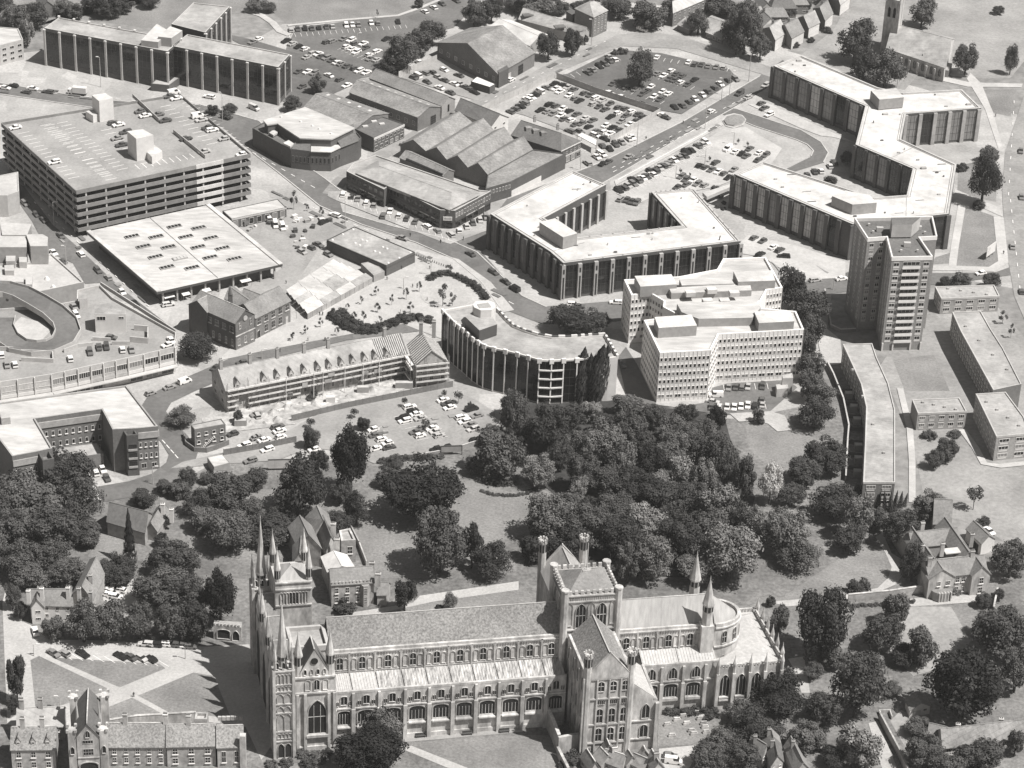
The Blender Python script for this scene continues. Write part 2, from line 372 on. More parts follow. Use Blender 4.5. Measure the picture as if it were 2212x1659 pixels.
def bays(k, a, b, n, dv, ln=4.2, wd=.16):                   # n+1 bay lines from a to b, each running along pixel vector dv
    A, B = at(k, *a), at(k, *b); _z[0] += .0035; mb = MB(); d = (at(k, a[0]+dv[0], a[1]+dv[1])-A).normalized(); nn = Vector((-d.y, d.x, 0))*wd/2
    for i in range(n+1):
        c = A+(B-A)*(i/n); mb.poly([(q.x, q.y, _z[0]) for q in (c-nn, c+d*ln-nn, c+d*ln+nn, c+nn)])
    o = mb.out('bay_marking', M_PAINT); o['kind'] = 'structure'; return o
lay('pavement', 'D', [(-250, 150), (250, 90), (560, 80), (610, 52), (860, 30), (1000, -20), (1300, 0), (1750, 40), (1700, 110), (2130, 230), (2400, 300), (2400, 660), (2060, 600), (1800, 600), (1765, 870), (1600, 905), (1100, 880), (1050, 955), (800, 1005), (480, 990), (350, 1060), (230, 1085), (-250, 1060)], M_PAVE)
lay('lawn', 'D', [(60, 60), (180, 20), (560, -160), (1100, -160), (905, 18), (860, 31), (622, 53), (580, 20), (530, 18), (350, 70), (330, 62), (110, 32)], M_GRASS)
lay('churchyard_lawn', 'd0', [(640, 250), (900, -200), (2500, -300), (2500, 150), (2100, 640), (1850, 640), (1350, 600), (1230, 740), (1010, 700), (380, 450)], M_GRASSL)  # paler grass tone, with glare put into the lawn's colour
lay('lawn', 'd0', [(1880, 740), (2150, 735), (2100, 960), (1960, 930)], M_GRASS)
lay('lawn', 'd0', [(1670, 1360), (1830, 1330), (1990, 1500), (1980, 1659), (1660, 1600)], M_GRASS)
lay('lawn', 'd1', [(1710, 170), (1975, 265), (2020, 640), (1930, 690), (1630, 690)], M_GRASS)
lay('lawn', 'd1', [(1480, 600), (1610, 560), (1600, 650), (1450, 660)], M_GRASS)
lay('housing_lawn', 'D', [(1900, 790), (2030, 600), (2090, 590), (2240, 760), (2400, 1000), (2300, 1250), (2120, 1140), (2000, 1100), (1980, 1000), (1960, 930)], M_GRASSL)
lay('lawn', 'd1', [(1130, 1440), (1470, 1400), (1600, 1700), (1230, 1700)], M_GRASS)
lay('garden_ground', 'D', [(-300, 1050), (230, 1080), (350, 1065), (470, 1000), (640, 1000), (1060, 965), (1100, 880), (1600, 905), (1770, 870), (1830, 790), (1900, 1060), (2010, 1090), (2060, 1190), (2400, 1250), (2400, 1800), (-300, 1800)], M_GRASSD)
lay('park_lawn', 'd2', [(-80, 380), (60, 365), (150, 410), (190, 460), (300, 440), (480, 500), (760, 560), (740, 860), (300, 880), (200, 800), (60, 700), (-60, 560)], M_GRASS)
lay('lawn', 'D', [(1690, 1290), (1850, 1180), (1925, 1195), (1932, 1240), (1890, 1280), (1800, 1300), (1650, 1300)], M_GRASS)
lay('lawn', 'd3', [(1200, 330), (1610, 330), (1780, 600), (1650, 800), (1300, 900), (1100, 700)], M_GRASSL)
lay('lawn', 'd3', [(1620, 340), (1820, 330), (1900, 500), (1760, 600)], M_GRASS)
lay('lawn', 'd3', [(1110, 1270), (1200, 1180), (1350, 1250), (1240, 1500)], M_GRASSL)
lay('lawn', 'b2', [(820, 1290), (980, 950), (1500, 950), (1830, 850), (2300, 1000), (2460, 1000), (2420, 1180), (2250, 1300), (1900, 1390), (1500, 1659), (1060, 1659)], M_GRASS)
lay('lawn', 'a2', [(720, 1480), (850, 1300), (1010, 1330), (1010, 1480), (800, 1500)], M_GRASS)
lay('lawn', 'a2', [(1950, 930), (2300, 930), (2300, 1150), (2000, 1150)], M_GRASS)
lay('lawn', 'b3', [(1040, 360), (1500, 260), (2250, 160), (2330, 250), (2300, 330), (1300, 390)], M_GRASS)
lay('garden_path', 'b3', [(700, 400), (1340, 300), (1400, 240), (2212, 120), (2212, 190), (1500, 290), (1000, 400)], M_GRAVEL)
lay('forecourt', 'a3', [(60, 120), (110, 420), (250, 480), (400, 600), (900, 610), (1300, 640), (1700, 660), (2050, 640), (2250, 1450), (2150, 1590), (2020, 1320), (1450, 1240), (890, 1290), (500, 1330), (300, 1350), (60, 1300), (20, 300)], M_GRAVEL)
for q in ([(250, 770), (320, 735), (905, 1012), (345, 1195), (290, 1150)], [(420, 745), (560, 755), (1310, 800), (1362, 838), (985, 995)],
          [(1135, 1062), (1590, 872), (1760, 900), (1900, 1250), (1700, 1225), (1460, 1238)], [(885, 1158), (1088, 1078), (1385, 1238), (885, 1288)]):
    lay('green_lawn', 'a3', q, M_GRASS)
bays('a3', (500, 710), (1290, 765), 9, (90, 55), 5.0)
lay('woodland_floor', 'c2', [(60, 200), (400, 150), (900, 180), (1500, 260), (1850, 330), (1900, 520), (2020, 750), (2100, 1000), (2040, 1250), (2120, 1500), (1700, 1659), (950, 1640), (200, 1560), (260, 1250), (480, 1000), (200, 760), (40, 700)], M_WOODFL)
lay('courtyard', 'a3', [(840, 110), (1100, 105), (1230, 220), (1000, 360), (850, 280)], M_GRAVEL)
lay('cloister_lawn', 'b3', [(1290, 1450), (2300, 1385), (2480, 1390), (2560, 1500), (2560, 1720), (1800, 1720), (1260, 1480)], M_GRASS)
lay('garden_path', 'b3', [(1250, 1500), (1330, 1475), (1900, 1700), (1780, 1720)], M_GRAVEL)
lay('garden_path', 'b3', [(1270, 1400), (2250, 1320), (2250, 1360), (1280, 1445)], M_CARP)
lay('graveyard', 'c3', [(1310, 1180), (1780, 1140), (1850, 1350), (1560, 1470), (1300, 1480)], M_GRASS)
lay('yard', 'c3', [(1310, 1500), (1680, 1465), (1560, 1659), (1500, 1720), (1300, 1720)], M_GRAVEL)
lay('garden_path', 'd3', [(270, 760), (400, 740), (450, 1040), (380, 1040), (320, 850)], M_GRAVEL)
lay('lane', 'd3', [(930, 1290), (1010, 1270), (1190, 1720), (1060, 1720)], M_GRAVEL)
lay('garden_path', 'D', [(1890, 1160), (1905, 1150), (1925, 1195), (1950, 1210), (1950, 1240), (1935, 1262), (1905, 1275), (1840, 1298), (1700, 1310), (1660, 1300), (1820, 1286), (1895, 1270), (1918, 1248), (1925, 1225), (1912, 1195)], M_GRAVEL)
lay('terrace', 'd3', [(1100, 290), (1420, 250), (1850, 230), (1850, 290), (1300, 330)], M_GRAVEL)
# roads
lay('road', 'D', [(-250, 180), (0, 180), (200, 214), (330, 225), (420, 225), (560, 262), (620, 330), (700, 385), (735, 412), (735, 440), (740, 458), (850, 490), (960, 515), (1040, 545), (1090, 600), (1130, 640), (1180, 662), (1330, 650), (1500, 640), (1800, 600), (1830, 588), (2040, 590), (2150, 588), (2200, 570), (2200, 592), (2060, 612), (1830, 630), (1600, 660), (1330, 695), (1170, 700), (1080, 665), (1040, 610), (980, 560), (900, 525), (780, 485), (690, 445), (600, 372), (545, 330), (480, 275), (400, 245), (200, 232), (0, 203), (-250, 203)], M_ROAD)
dashes('b1', (250, 80), (1000, 390), 9); dashes('b1', (1080, 430), (2200, 1000), 12); dashes('b0', (0, 1240), (560, 1560), 7)
lay('road', 'a1', [(60, -60), (200, 20), (430, 330), (620, 500), (1000, 860), (1350, 1130), (1440, 1200), (1350, 1170), (1180, 1060), (830, 810), (700, 820), (600, 650), (400, 560), (260, 300), (120, 100)], M_ROAD)
strip('side_road', 'b0', [(660, 1600), (740, 1500), (830, 1425), (1050, 1300), (1400, 1090)], 6.5, M_ROADL)
lay('side_road', 'D', [(985, 517), (1060, 475), (1095, 430), (1300, 350), (1480, 260), (1640, 165), (1690, 130), (1720, 150), (1600, 225), (1480, 292), (1330, 380), (1120, 500), (1010, 560)], M_ROAD)
lay('side_road', 'c0', [(-320, 860), (0, 740), (460, 500), (830, 360), (960, 290), (1200, 260), (1500, 300), (1850, 420), (2250, 560), (2250, 640), (1820, 510), (1450, 400), (1000, 380), (860, 440), (450, 610), (0, 850), (-280, 960)], M_ROADL)
lay('road', 'D', [(2230, 150), (2170, 330), (2164, 420), (2170, 520), (2190, 640), (2260, 800), (2330, 800), (2240, 640), (2215, 520), (2212, 420), (2216, 330), (2290, 150)], M_ROADL)
lay('footpath', 'd0', [(1770, 600), (1860, 690), (1960, 940), (2030, 1200), (2000, 1230), (1890, 900), (1740, 650)], M_CONC)
lay('footpath', 'd0', [(1350, 590), (1770, 680), (2200, 690), (2190, 720), (1750, 715), (1330, 620)], M_CONC)
lay('footpath', 'd1', [(1640, 40), (2000, 190), (2040, 270), (1990, 250), (1880, 200), (1630, 110)], M_CONC)
strip('footpath', 'd1', [(2000, 270), (2040, 640), (1940, 700), (1640, 690), (1450, 690)], 4.0, M_CONC)
strip('footpath', 'd1', [(1700, 170), (1640, 520), (1620, 680)], 3.0, M_CONC)
strip('road', 'D', [(215, 1068), (290, 1055), (350, 1035), (388, 1005), (396, 980), (378, 950), (345, 915), (328, 890), (345, 862), (400, 835), (470, 805), (560, 765), (740, 722), (960, 695)], 9.5, M_ROAD)
dashes('a2', (1330, 520), (1470, 680), 4)
lay('service_road', 'd0', [(-340, 860), (-150, 900), (0, 950), (380, 1075), (540, 1170), (600, 1260), (560, 1340), (300, 1420), (260, 1390), (460, 1290), (480, 1240), (430, 1190), (340, 1150), (0, 1040), (-200, 960), (-380, 920)], M_ROAD)
lay('service_yard', 'd0', [(-60, 860), (100, 850), (830, 1180), (640, 1130), (540, 1120), (380, 1060)], M_CONC)
lay('plaza', 'D', [(640, 640), (830, 590), (900, 540), (990, 560), (1060, 610), (1110, 670), (985, 700), (960, 735), (870, 700), (560, 760), (470, 780), (500, 750), (640, 690)], M_PLAZA)
lay('market_yard', 'D', [(480, 470), (620, 420), (700, 470), (760, 500), (700, 520), (640, 610), (700, 600), (640, 650), (500, 640), (610, 580)], M_CARP)
lay('car_park', 'pc', [(-140, 330), (30, 240), (830, 30), (1470, -80), (1900, 100), (2150, 250), (2180, 420), (2010, 590), (1320, 780), (640, 900), (300, 760), (-150, 700), (-560, 860), (-1900, 960), (-1750, 880), (-700, 640)], M_CARP)
lay('building_site', 'sf', [(-120, 900), (120, 830), (780, 690), (1600, 560), (1800, 590), (1600, 680), (670, 880), (720, 950), (-100, 1050)], M_SITE)
lay('car_park', 'D', [(620, 100), (640, 60), (860, 33), (1010, -20), (1060, -20), (980, 60), (860, 90), (830, 130), (800, 165), (680, 190), (600, 160)], M_ROAD)
lay('car_park', 'D', [(470, 70), (540, 85), (790, 160), (760, 185), (650, 235), (600, 215), (620, 150)], M_ASPH)
lay('compound', 'fc', [(-140, 440), (520, 90), (2050, 590), (1400, 1000), (1250, 1100), (640, 850), (30, 620), (-200, 560)], M_CARP)
lay('compound', 'b0', [(1240, 640), (1540, 490), (1690, 590), (2020, 740), (1870, 830), (1660, 770)], M_CARP)
lay('car_park', 'c0', [(560, 610), (960, 410), (1330, 440), (1890, 570), (1960, 650), (1500, 940), (1330, 910), (480, 620)], M_ASPH)
bays('c0', (1290, 500), (1870, 590), 10, (40, -60)); bays('c0', (620, 640), (1000, 500), 8, (-60, -45))
bays('c0', (1250, 640), (1570, 740), 6, (70, -45)); bays('c0', (960, 740), (1320, 860), 6, (70, -45))
lay('car_park', 'rc', [(130, 920), (1590, 40), (1900, 10), (2400, 300), (2250, 520), (1500, 830), (560, 1000), (430, 1060)], M_PLAZA)
lay('verge', 'rc', [(100, 740), (1560, -60), (1600, -20), (120, 810)], M_CONC)
lay('roundabout', 'c0', [(1830, 990), (1860, 950), (1930, 935), (2000, 950), (2030, 985), (2010, 1030), (1930, 1060), (1860, 1040)], M_CONC)
raised('planted_island', pts('c0', [(1845, 1000), (1870, 970), (1930, 955), (1990, 965), (2020, 995), (1995, 1030), (1930, 1045), (1870, 1035)]), .02, .9, M_GRASS, M_CONC)
lay('car_park', 'd1', [(-60, 420), (350, 510), (740, 640), (740, 770), (400, 790), (200, 690), (60, 600), (-200, 560)], M_CONC)
lay('office_yard', 'wd', [(1060, 470), (1060, 340), (1240, 290), (1800, 260), (1900, 330), (1640, 560), (1240, 590), (640, 530)], M_ROAD)
lay('terrace_path', 'wd', [(1250, 580), (1640, 560), (1780, 600), (1850, 740), (1710, 755), (1620, 680), (1500, 650), (1340, 660)], M_GRAVEL)
lay('delivery_lane', 'c1', [(970, 1430), (1040, 1340), (1130, 1480), (1330, 1900), (1080, 1900)], M_ASPH)
lay('path', 'd1', [(550, 1160), (700, 1280), (720, 1480), (560, 1500), (520, 1320)], M_GRAVEL)
strip('footpath', 'd2', [(1190, 100), (1270, 430), (1290, 700), (1290, 1040)], 2.2, M_CONC)
strip('footpath', 'd2', [(1700, 440), (1810, 590), (1880, 720), (2010, 740), (2400, 700)], 2.5, M_CONC)
strip('park_path', 'b0', [(-30, 90), (100, 130), (190, 190), (250, 260), (330, 290)], 3.5, M_CONC)
strip('park_path', 'b0', [(310, 212), (800, 165), (1220, 130), (1420, 60), (1700, -60)], 2.0, M_CONC)
lay('forecourt', 'b1', [(650, 60), (760, 60), (1560, 390), (1980, 300), (1960, 380), (1650, 495), (1560, 470), (700, 130), (640, 100)], M_PAVE)
for i in range(6): lay('step', 'd1', [(130+i*9, 640+i*7), (175+i*4, 690+i*6), (180+i*4, 690+i*6), (136+i*9, 640+i*7)], M_ROADL); lay('step', 'd1', [(500+i*14, 672+i*9), (590+i*2, 738-i*2), (596+i*2, 738-i*2), (507+i*14, 672+i*9)], M_ROADL)

# kerbs: real steps along the main roads
def kerb(k, uv, wd=.5, h=.13):
    c = pts(k, uv); n = len(c); b = MB(); L = []; R = []
    for i in range(n):
        d = (c[min(i+1, n-1)]-c[max(i-1, 0)]).normalized(); nn = Vector((-d.y, d.x, 0))*wd/2; L.append(c[i]+nn); R.append(c[i]-nn)
    z = Vector((0, 0, .2+h)); g_ = Vector((0, 0, 0))
    for i in range(n-1): b.poly([R[i]+z, R[i+1]+z, L[i+1]+z, L[i]+z]); b.poly([R[i]+g_, R[i+1]+g_, R[i+1]+z, R[i]+z]); b.poly([L[i+1]+g_, L[i]+g_, L[i]+z, L[i+1]+z])
    o = b.out('kerb', M_CONC); o['kind'] = 'structure'
for uv in ([(545, 330), (600, 372), (690, 445), (780, 485), (900, 525), (980, 560), (1040, 610), (1080, 665)], [(430, 226), (560, 262), (620, 330), (700, 385), (735, 412)], [(740, 458), (850, 490), (960, 515), (1030, 545), (1085, 598), (1128, 640), (1180, 664)],
           [(0, 180), (200, 214), (330, 225)], [(0, 204), (200, 233), (390, 247)], [(1120, 500), (1330, 380), (1480, 292), (1600, 225)], [(1095, 430), (1300, 350), (1480, 260), (1640, 165)]): kerb('D', uv)
for uv in ([(-200, 960), (0, 1042), (340, 1152), (430, 1192), (478, 1242), (458, 1288)], [(-150, 900), (0, 950), (380, 1075), (540, 1170), (600, 1260), (560, 1340)]): kerb('d0', uv)

strip('edge_line', 'rc', [(150, 735), (900, 330), (1560, -30)], .3, M_PAINT); dashes('rc', (60, 640), (1400, -60), 14); dashes('c0', (900, 1400), (2100, 760), 16, 2.2)
dashes('a1', (260, 130), (1250, 1030), 16, 2.0); dashes('a0', (0, 735), (1300, 850), 10, 2.2); dashes('d0', (2130, 800), (2080, 1650), 9, 3); dashes('d1', (2095, 100), (2180, 900), 9, 3); dashes('c0', (-150, 860), (900, 330), 14, 2.0)
for a in (('rc', (200, 900), (1380, 240), 24, (60, 40)), ('rc', (930, 730), (1280, 860), 6, (70, -45)), ('rc', (1180, 600), (1640, 700), 7, (70, -45)), ('rc', (1560, 350), (2150, 480), 8, (70, -45)), ('pc', (880, 330), (1180, 620), 6, (70, -15)), ('pc', (1240, 360), (1420, 600), 5, (70, -15)), ('pc', (1640, 330), (1800, 520), 5, (70, -15)), ('pc', (600, 480), (760, 760), 6, (70, -15)), ('b0', (320, 285), (1280, 210), 20, (15, 40)), ('tl', (430, 820), (880, 1010), 6, (70, -30)), ('wd', (1200, 365), (1620, 350), 7, (-8, -40)), ('wd', (1200, 560), (1600, 540), 7, (-8, -40)), ('b1', (740, 130), (1640, 470), 17, (-10, -40))): bays(*a)
# worn patches in the tarmac
pr = random.Random(5)
for k, a, b_, n in (('b1', (200, 60), (2150, 960), 14), ('rc', (60, 660), (1450, -40), 9), ('a1', (240, 150), (1200, 1000), 8), ('c0', (850, 1420), (2050, 790), 9), ('pc', (200, 560), (1900, 300), 12), ('a0', (50, 740), (1200, 840), 5), ('c0', (0, 790), (900, 350), 7)):
    A, B = at(k, *a), at(k, *b_); d = (B-A).normalized(); nn = Vector((-d.y, d.x, 0))
    for i in range(n):
        c = A.lerp(B, pr.random())+nn*pr.uniform(-4, 4); l, w_ = pr.uniform(.8, 3.5), pr.uniform(.4, 1.1); _z[0] += .0015
        flat('tarmac_patch', [c-d*l-nn*w_, c+d*l-nn*w_, c+d*l+nn*w_, c-d*l+nn*w_], _z[0], pr.choice([M_ASPH, M_ROAD, M_ROADL]))
# ------------------------------------------------------------------ trees
def leafy(seed, lobes, n, rx=1.0, rz=1.0, size=(.04, .08), lr=(.19, .36), core=.5):
    """crown: leaf sprays on many lobes spread through an ellipsoid of radius 1, gaps left between the lobes"""
    r = random.Random(seed); b = MB(); L = []
    for i in range(lobes):
        zc = r.uniform(-.8, 1); a = r.uniform(0, 6.283); q = math.sqrt(max(0, 1-zc*zc)); k = r.uniform(.5, .86)
        L.append((Vector((q*math.cos(a)*k, q*math.sin(a)*k, zc*k)), r.uniform(*lr)))
    if core: L.append((Vector((0, 0, -.05)), core))
    tot = sum(x[1]**2 for x in L)
    for c, rad in L:
        for j in range(int(n*rad*rad/tot)):
            d = Vector((r.gauss(0, 1), r.gauss(0, 1), r.gauss(0, 1)+.25)).normalized(); p = c+d*rad*(r.uniform(.72, 1.1) if r.random() < .9 else r.uniform(1.1, 1.45))
            nn = (d+Vector((r.gauss(0, .36), r.gauss(0, .36), r.gauss(0, .36)+.1))).normalized(); u = nn.orthogonal().normalized(); t = r.uniform(0, 6.28); v = nn.cross(u)
            u, v = u*math.cos(t)+v*math.sin(t), v*math.cos(t)-u*math.sin(t); s = r.uniform(*size)
            ps = [p-u*s, p-v*s*.6+nn*s*.2, p+u*s*1.2, p+v*s*.6-nn*s*.15]
            b.poly([(x.x*rx, x.y*rx, x.z*rz) for x in ps])
    return b.mesh('crown', [LEAF['m']])
CROWN = {'r': [leafy(1, 40, 7000), leafy(2, 26, 7000, lr=(.26, .44)), leafy(3, 60, 8000, size=(.03, .06), lr=(.14, .27)), leafy(4, 34, 6000, lr=(.16, .4)), leafy(5, 44, 8000, size=(.03, .065)), leafy(6, 24, 4800, lr=(.18, .34), core=.36)], 'o': [leafy(i+20, 60, 10000, .98, 1.0, (.03, .06), (.16, .32), .55) for i in (1, 2, 3)],
         't': [leafy(i+40, 30, 6000, lr=(.16, .3), core=.42) for i in (1, 2, 3)], 's': [leafy(61, 9, 420, size=(.09, .17), lr=(.28, .5), core=.3), leafy(62, 8, 340, size=(.08, .16), lr=(.25, .42), core=0)],
         'h': [leafy(71, 22, 2400, size=(.06, .11)), leafy(72, 20, 2200, size=(.06, .11))]}
def conifer(seed, n=1500):
    r = random.Random(seed); b = MB()
    for i in range(n):
        z = r.uniform(-1, 1); w = (1-z)/2; rad = (w**.75)*(.85+.25*math.sin(z*23+seed)+r.uniform(-.1, .1)); a = r.uniform(0, 6.283)
        p = Vector((rad*math.cos(a), rad*math.sin(a), z)); nn = Vector((math.cos(a), math.sin(a), .8+r.gauss(0, .3))).normalized(); u = nn.orthogonal().normalized(); v = nn.cross(u); s = r.uniform(.05, .11)
        b.poly([p-u*s, p-v*s, p+u*s, p+v*s*.9])
    return b.mesh('crown', [LEAF['k']])
CROWN['c'] = [conifer(3), conifer(5)]
def poplar(seed, n=1500):
    r = random.Random(seed); b = MB()
    for i in range(n):
        z = r.uniform(-1, 1); rad = (1-max(0, z)**2.2)*(.65+.35*min(1, (z+1)*1.6))*r.uniform(.75, 1.1); a = r.uniform(0, 6.283)
        p = Vector((rad*math.cos(a), rad*math.sin(a), z)); nn = Vector((math.cos(a)+r.gauss(0, .3), math.sin(a)+r.gauss(0, .3), .3)).normalized(); u = nn.orthogonal().normalized(); v = nn.cross(u); s = r.uniform(.1, .2)
        b.poly([p-u*s*.7, p-v*s*.4, p+u*s*.7, p+v*s*.4])
    return b.mesh('crown', [LEAF['d']])
CROWN['p'] = [poplar(1), poplar(2)]
def trunk_mesh(seed):
    r = random.Random(seed); b = MB(); b.tube((0, 0, -.05), (0, 0, .55), .055, .04, 7); b.tube((0, 0, .53), (.03, 0, .8), .04, .018, 6)
    for i in range(5):
        a = i*1.256+r.uniform(-.3, .3); b.tube((0, 0, .35+.07*i), (.3*math.cos(a), .3*math.sin(a), .62+.06*i), .024, .008, 5)
    return b.mesh('trunk', [M_BARK])
TRUNK = [trunk_mesh(1), trunk_mesh(2)]
TONE = {'k': 'very dark', 'd': 'dark', 'm': 'mid-grey', 'l': 'pale', 'b': 'white blossoming'}
SHAPE = {'r': 'rounded tree', 'o': 'broad tree', 't': 'tall tree', 's': 'young tree', 'h': 'low bush', 'c': 'conifer', 'p': 'poplar'}
NTREE = [0]
def trees(k, desc, group, lst, cat='tree'):
    """lst: (u, v, ru, rv, tone, shape) - crown centre and half sizes in pixels"""
    N = len(lst); lst = sorted(lst, key=lambda t: T(k, t[0], t[1])[0])
    for i, t in enumerate(lst):
        u, v, ru, rv = t[:4]; tone = t[4] if len(t) > 4 else 'm'; sh = t[5] if len(t) > 5 else 'r'
        s = pxm(k, u, v, 5); R = ru/s; q = (rv/s)**2-(R*.5)**2; c = math.sqrt(max(q, (.55*R)**2))/.87
        gap = {'h': -.35*c, 's': 1.0*c, 'p': .06*c, 'c': .04*c}.get(sh, .18*c)
        zc = max(.3, c+gap); p = at(k, u, v, zc); H = zc+c
        name = 'bush' if sh == 'h' else {'c': 'conifer_tree', 'p': 'poplar_tree', 's': 'young_tree'}.get(sh, 'broadleaf_tree')
        o = thing(name, ('%s %s, %s among the %s' % (TONE[tone], SHAPE[sh], nth(i, N), desc)) if N > 1 else '%s %s %s' % (TONE[tone], SHAPE[sh], desc), 'bush' if sh == 'h' else cat, (p.x, p.y, 0), 0, group)
        cm = CROWN[sh]; cr = obj('crown', cm[(NTREE[0]*7+i) % len(cm)], o, (0, 0, zc), random.uniform(0, 6.28), (R*random.uniform(.88, 1.14), R*random.uniform(.88, 1.14), c*random.uniform(.94, 1.08)))
        cr.rotation_euler = (random.uniform(-.12, .12), random.uniform(-.12, .12), cr.rotation_euler.z); cr.material_slots[0].link = 'OBJECT'; cr.material_slots[0].material = LEAF[tone]
        tw = {'s': .55, 'p': .8}.get(sh, 1.0)
        obj('trunk', TRUNK[i % 2], o, (0, 0, 0), random.uniform(0, 6.28), (R*tw*1.6, R*tw*1.6, zc*1.35 if sh != 's' else zc*1.1))
        NTREE[0] += 1
# ------------------------------------------------------------------ cars
def car_meshes(kind):
    L = {'saloon': 4.3, 'hatchback': 3.7, 'estate': 4.4, 'van': 4.5}[kind]; W = 1.66; h = L/2
    b = MB()
    if kind == 'van': prof = [(-h, .3), (h-.1, .3), (h, .55), (h-.1, .95), (h-.75, 1.1), (h-1.0, 1.15), (-h, 1.15)]
    else: prof = [(-h, .32), (h-.05, .28), (h, .5), (h-.06, .74), (h-1.2, .88), (-h+.75, .92), (-h+.04, .86), (-h-.02, .6)]
    def side(y, k): return [(x, y, z if z < .6 else z) for x, z in prof]
    ya, yb = -W/2, W/2; A = [(x, ya+(.06 if z > .8 else 0), z) for x, z in prof]; B = [(x, yb-(.06 if z > .8 else 0), z) for x, z in prof]; n = len(prof)
    for i in range(n): j = (i+1) % n; b.poly([A[i], A[j], B[j], B[i]])
    b.poly(list(reversed(A))); b.poly(B)
    if kind == 'saloon': x0, x1, r0, r1, zt, zb = -1.45, 1.0, -.85, .35, 1.36, .9
    elif kind == 'hatchback': x0, x1, r0, r1, zt, zb = -1.78, .85, -1.3, .2, 1.36, .88
    elif kind == 'estate': x0, x1, r0, r1, zt, zb = -2.1, 1.0, -1.85, .35, 1.4, .88
    else: x0, x1, r0, r1, zt, zb = -2.2, 1.45, -2.2, .9, 1.95, 1.1
    wb, wt = W/2-.07, W/2-.2
    g = MB(); g.loft([(x0, -wb, zb), (x1, -wb, zb), (x1, wb, zb), (x0, wb, zb)], [(r0, -wt, zt-.06), (r1, -wt, zt-.06), (r1, wt, zt-.06), (r0, wt, zt-.06)])
    b.box(r0-.05, r1+.05, -wt-.03, wt+.03, zt-.07, zt)
    for s in (-1, 1):                                       # pillars
        b.poly([(x0-.01, s*(wb+.012), zb), (x0+.18, s*(wb+.012), zb), (r0+.16, s*(wt+.012), zt-.06), (r0-.01, s*(wt+.012), zt-.06)])
        xm = (x0+x1)/2-.1; xr = (r0+r1)/2-.05
        b.poly([(xm-.06, s*(wb+.012), zb), (xm+.06, s*(wb+.012), zb), (xr+.06, s*(wt+.012), zt-.06), (xr-.06, s*(wt+.012), zt-.06)])
        if kind == 'van': b.poly([(x0, s*(wb+.012), zb), (x0+2.3, s*(wb+.012), zb), (r0+2.0, s*(wt+.014), zt-.06), (r0, s*(wt+.014), zt-.06)])
    wh = MB(); wh.tube((0, -.1, 0), (0, .1, 0), .31, .31, 10, 0, True); wh.poly([(.31*math.cos(t), -.1, .31*math.sin(t)) for t in [.628*i for i in range(10)]])
    return b.mesh('car_body', [CARM['w']]), g.mesh('car_windows', [M_CARGL]), wh.mesh('wheel', [M_TYRE]), L
CARS = {k: car_meshes(k) for k in ('saloon', 'hatchback', 'estate', 'van')}
CNAME = {'w': 'white', 'l': 'pale grey', 'g': 'mid-grey', 'd': 'dark', 'k': 'black'}
NCAR = [0]
def carscale(y): return 1.10+max(0, (900-y))/900*.14
CARQ = []
def car(k, u, v, c, hd, label, z=.06, kind=None, group=None):
    kind = kind or random.choice(['saloon']*4+['hatchback']*3+['estate']*2)
    p = at(k, u, v, z+.6); q = at(k, u+hd[0], v+hd[1], z+.6); a = math.atan2(q.y-p.y, q.x-p.x)+(math.pi if random.random() < .5 else 0)+random.uniform(-.04, .04)
    CARQ.append(((p-CAM).length, p, z, a, c, kind, carscale(T(k, u, v)[1]), label, group))
def park_cars(limit=300):
    """the nearest cars are things of their own; the farthest, past the limit, one mass"""
    far = MB(); order = {'w': 0, 'l': 1, 'g': 2, 'd': 3, 'k': 4}
    for n, (dist, p, z, a, c, kind, s, label, group) in enumerate(sorted(CARQ, key=lambda t: t[0])):
        body, gl, wh, L = CARS[kind]
        if n >= limit and kind != 'van':
            M = Matrix.Translation((p.x, p.y, z)) @ Matrix.Rotation(a, 4, 'Z') @ Matrix.Scale(s, 4)
            for me, mi in ((body, order[c]), (gl, 5)):
                vv = [M @ v.co for v in me.vertices]
                for f in me.polygons: far.poly([vv[i] for i in f.vertices], mi)
            for x in (-L*.3, L*.31):
                for y in (-.74, .74):
                    vv = [M @ (v.co+Vector((x, y, .31))) for v in wh.vertices]
                    for f in wh.polygons: far.poly([vv[i] for i in f.vertices], 6)
            continue
        o = obj('van' if kind == 'van' else 'parked_car', body, None, (p.x, p.y, z), a, (s, s, s))
        o.material_slots[0].link = 'OBJECT'; o.material_slots[0].material = CARM[c]
        tag(o, '%s %s %s' % (CNAME[c], kind if kind == 'van' else kind+' car', label), 'van' if kind == 'van' else 'car', group)
        obj('windows', gl, o)
        for x in (-L*.3, L*.31):
            for y in (-.74, .74): obj('wheel', wh, o, (x, y, .31))
        NCAR[0] += 1
    if far.f:
        o = far.out('distant_parked_cars', [CARM[k] for k in 'wlgdk']+[M_CARGL, M_TYRE]); o['kind'] = 'stuff'
        tag(o, 'mass of small parked cars filling the far car parks at top', 'cars')
def lot(k, hd, desc, group, lst, z=.06):
    """lst of (u, v, colour[, kind])"""
    lst = sorted(lst, key=lambda t: t[0]); n = len(lst)
    for i, t in enumerate(lst):
        car(k, t[0], t[1], t[2], t[4] if len(t) > 4 else hd, (nth(i, n)+' in ' if n > 1 else 'in ')+desc, z, t[3] if len(t) > 3 else None, group)
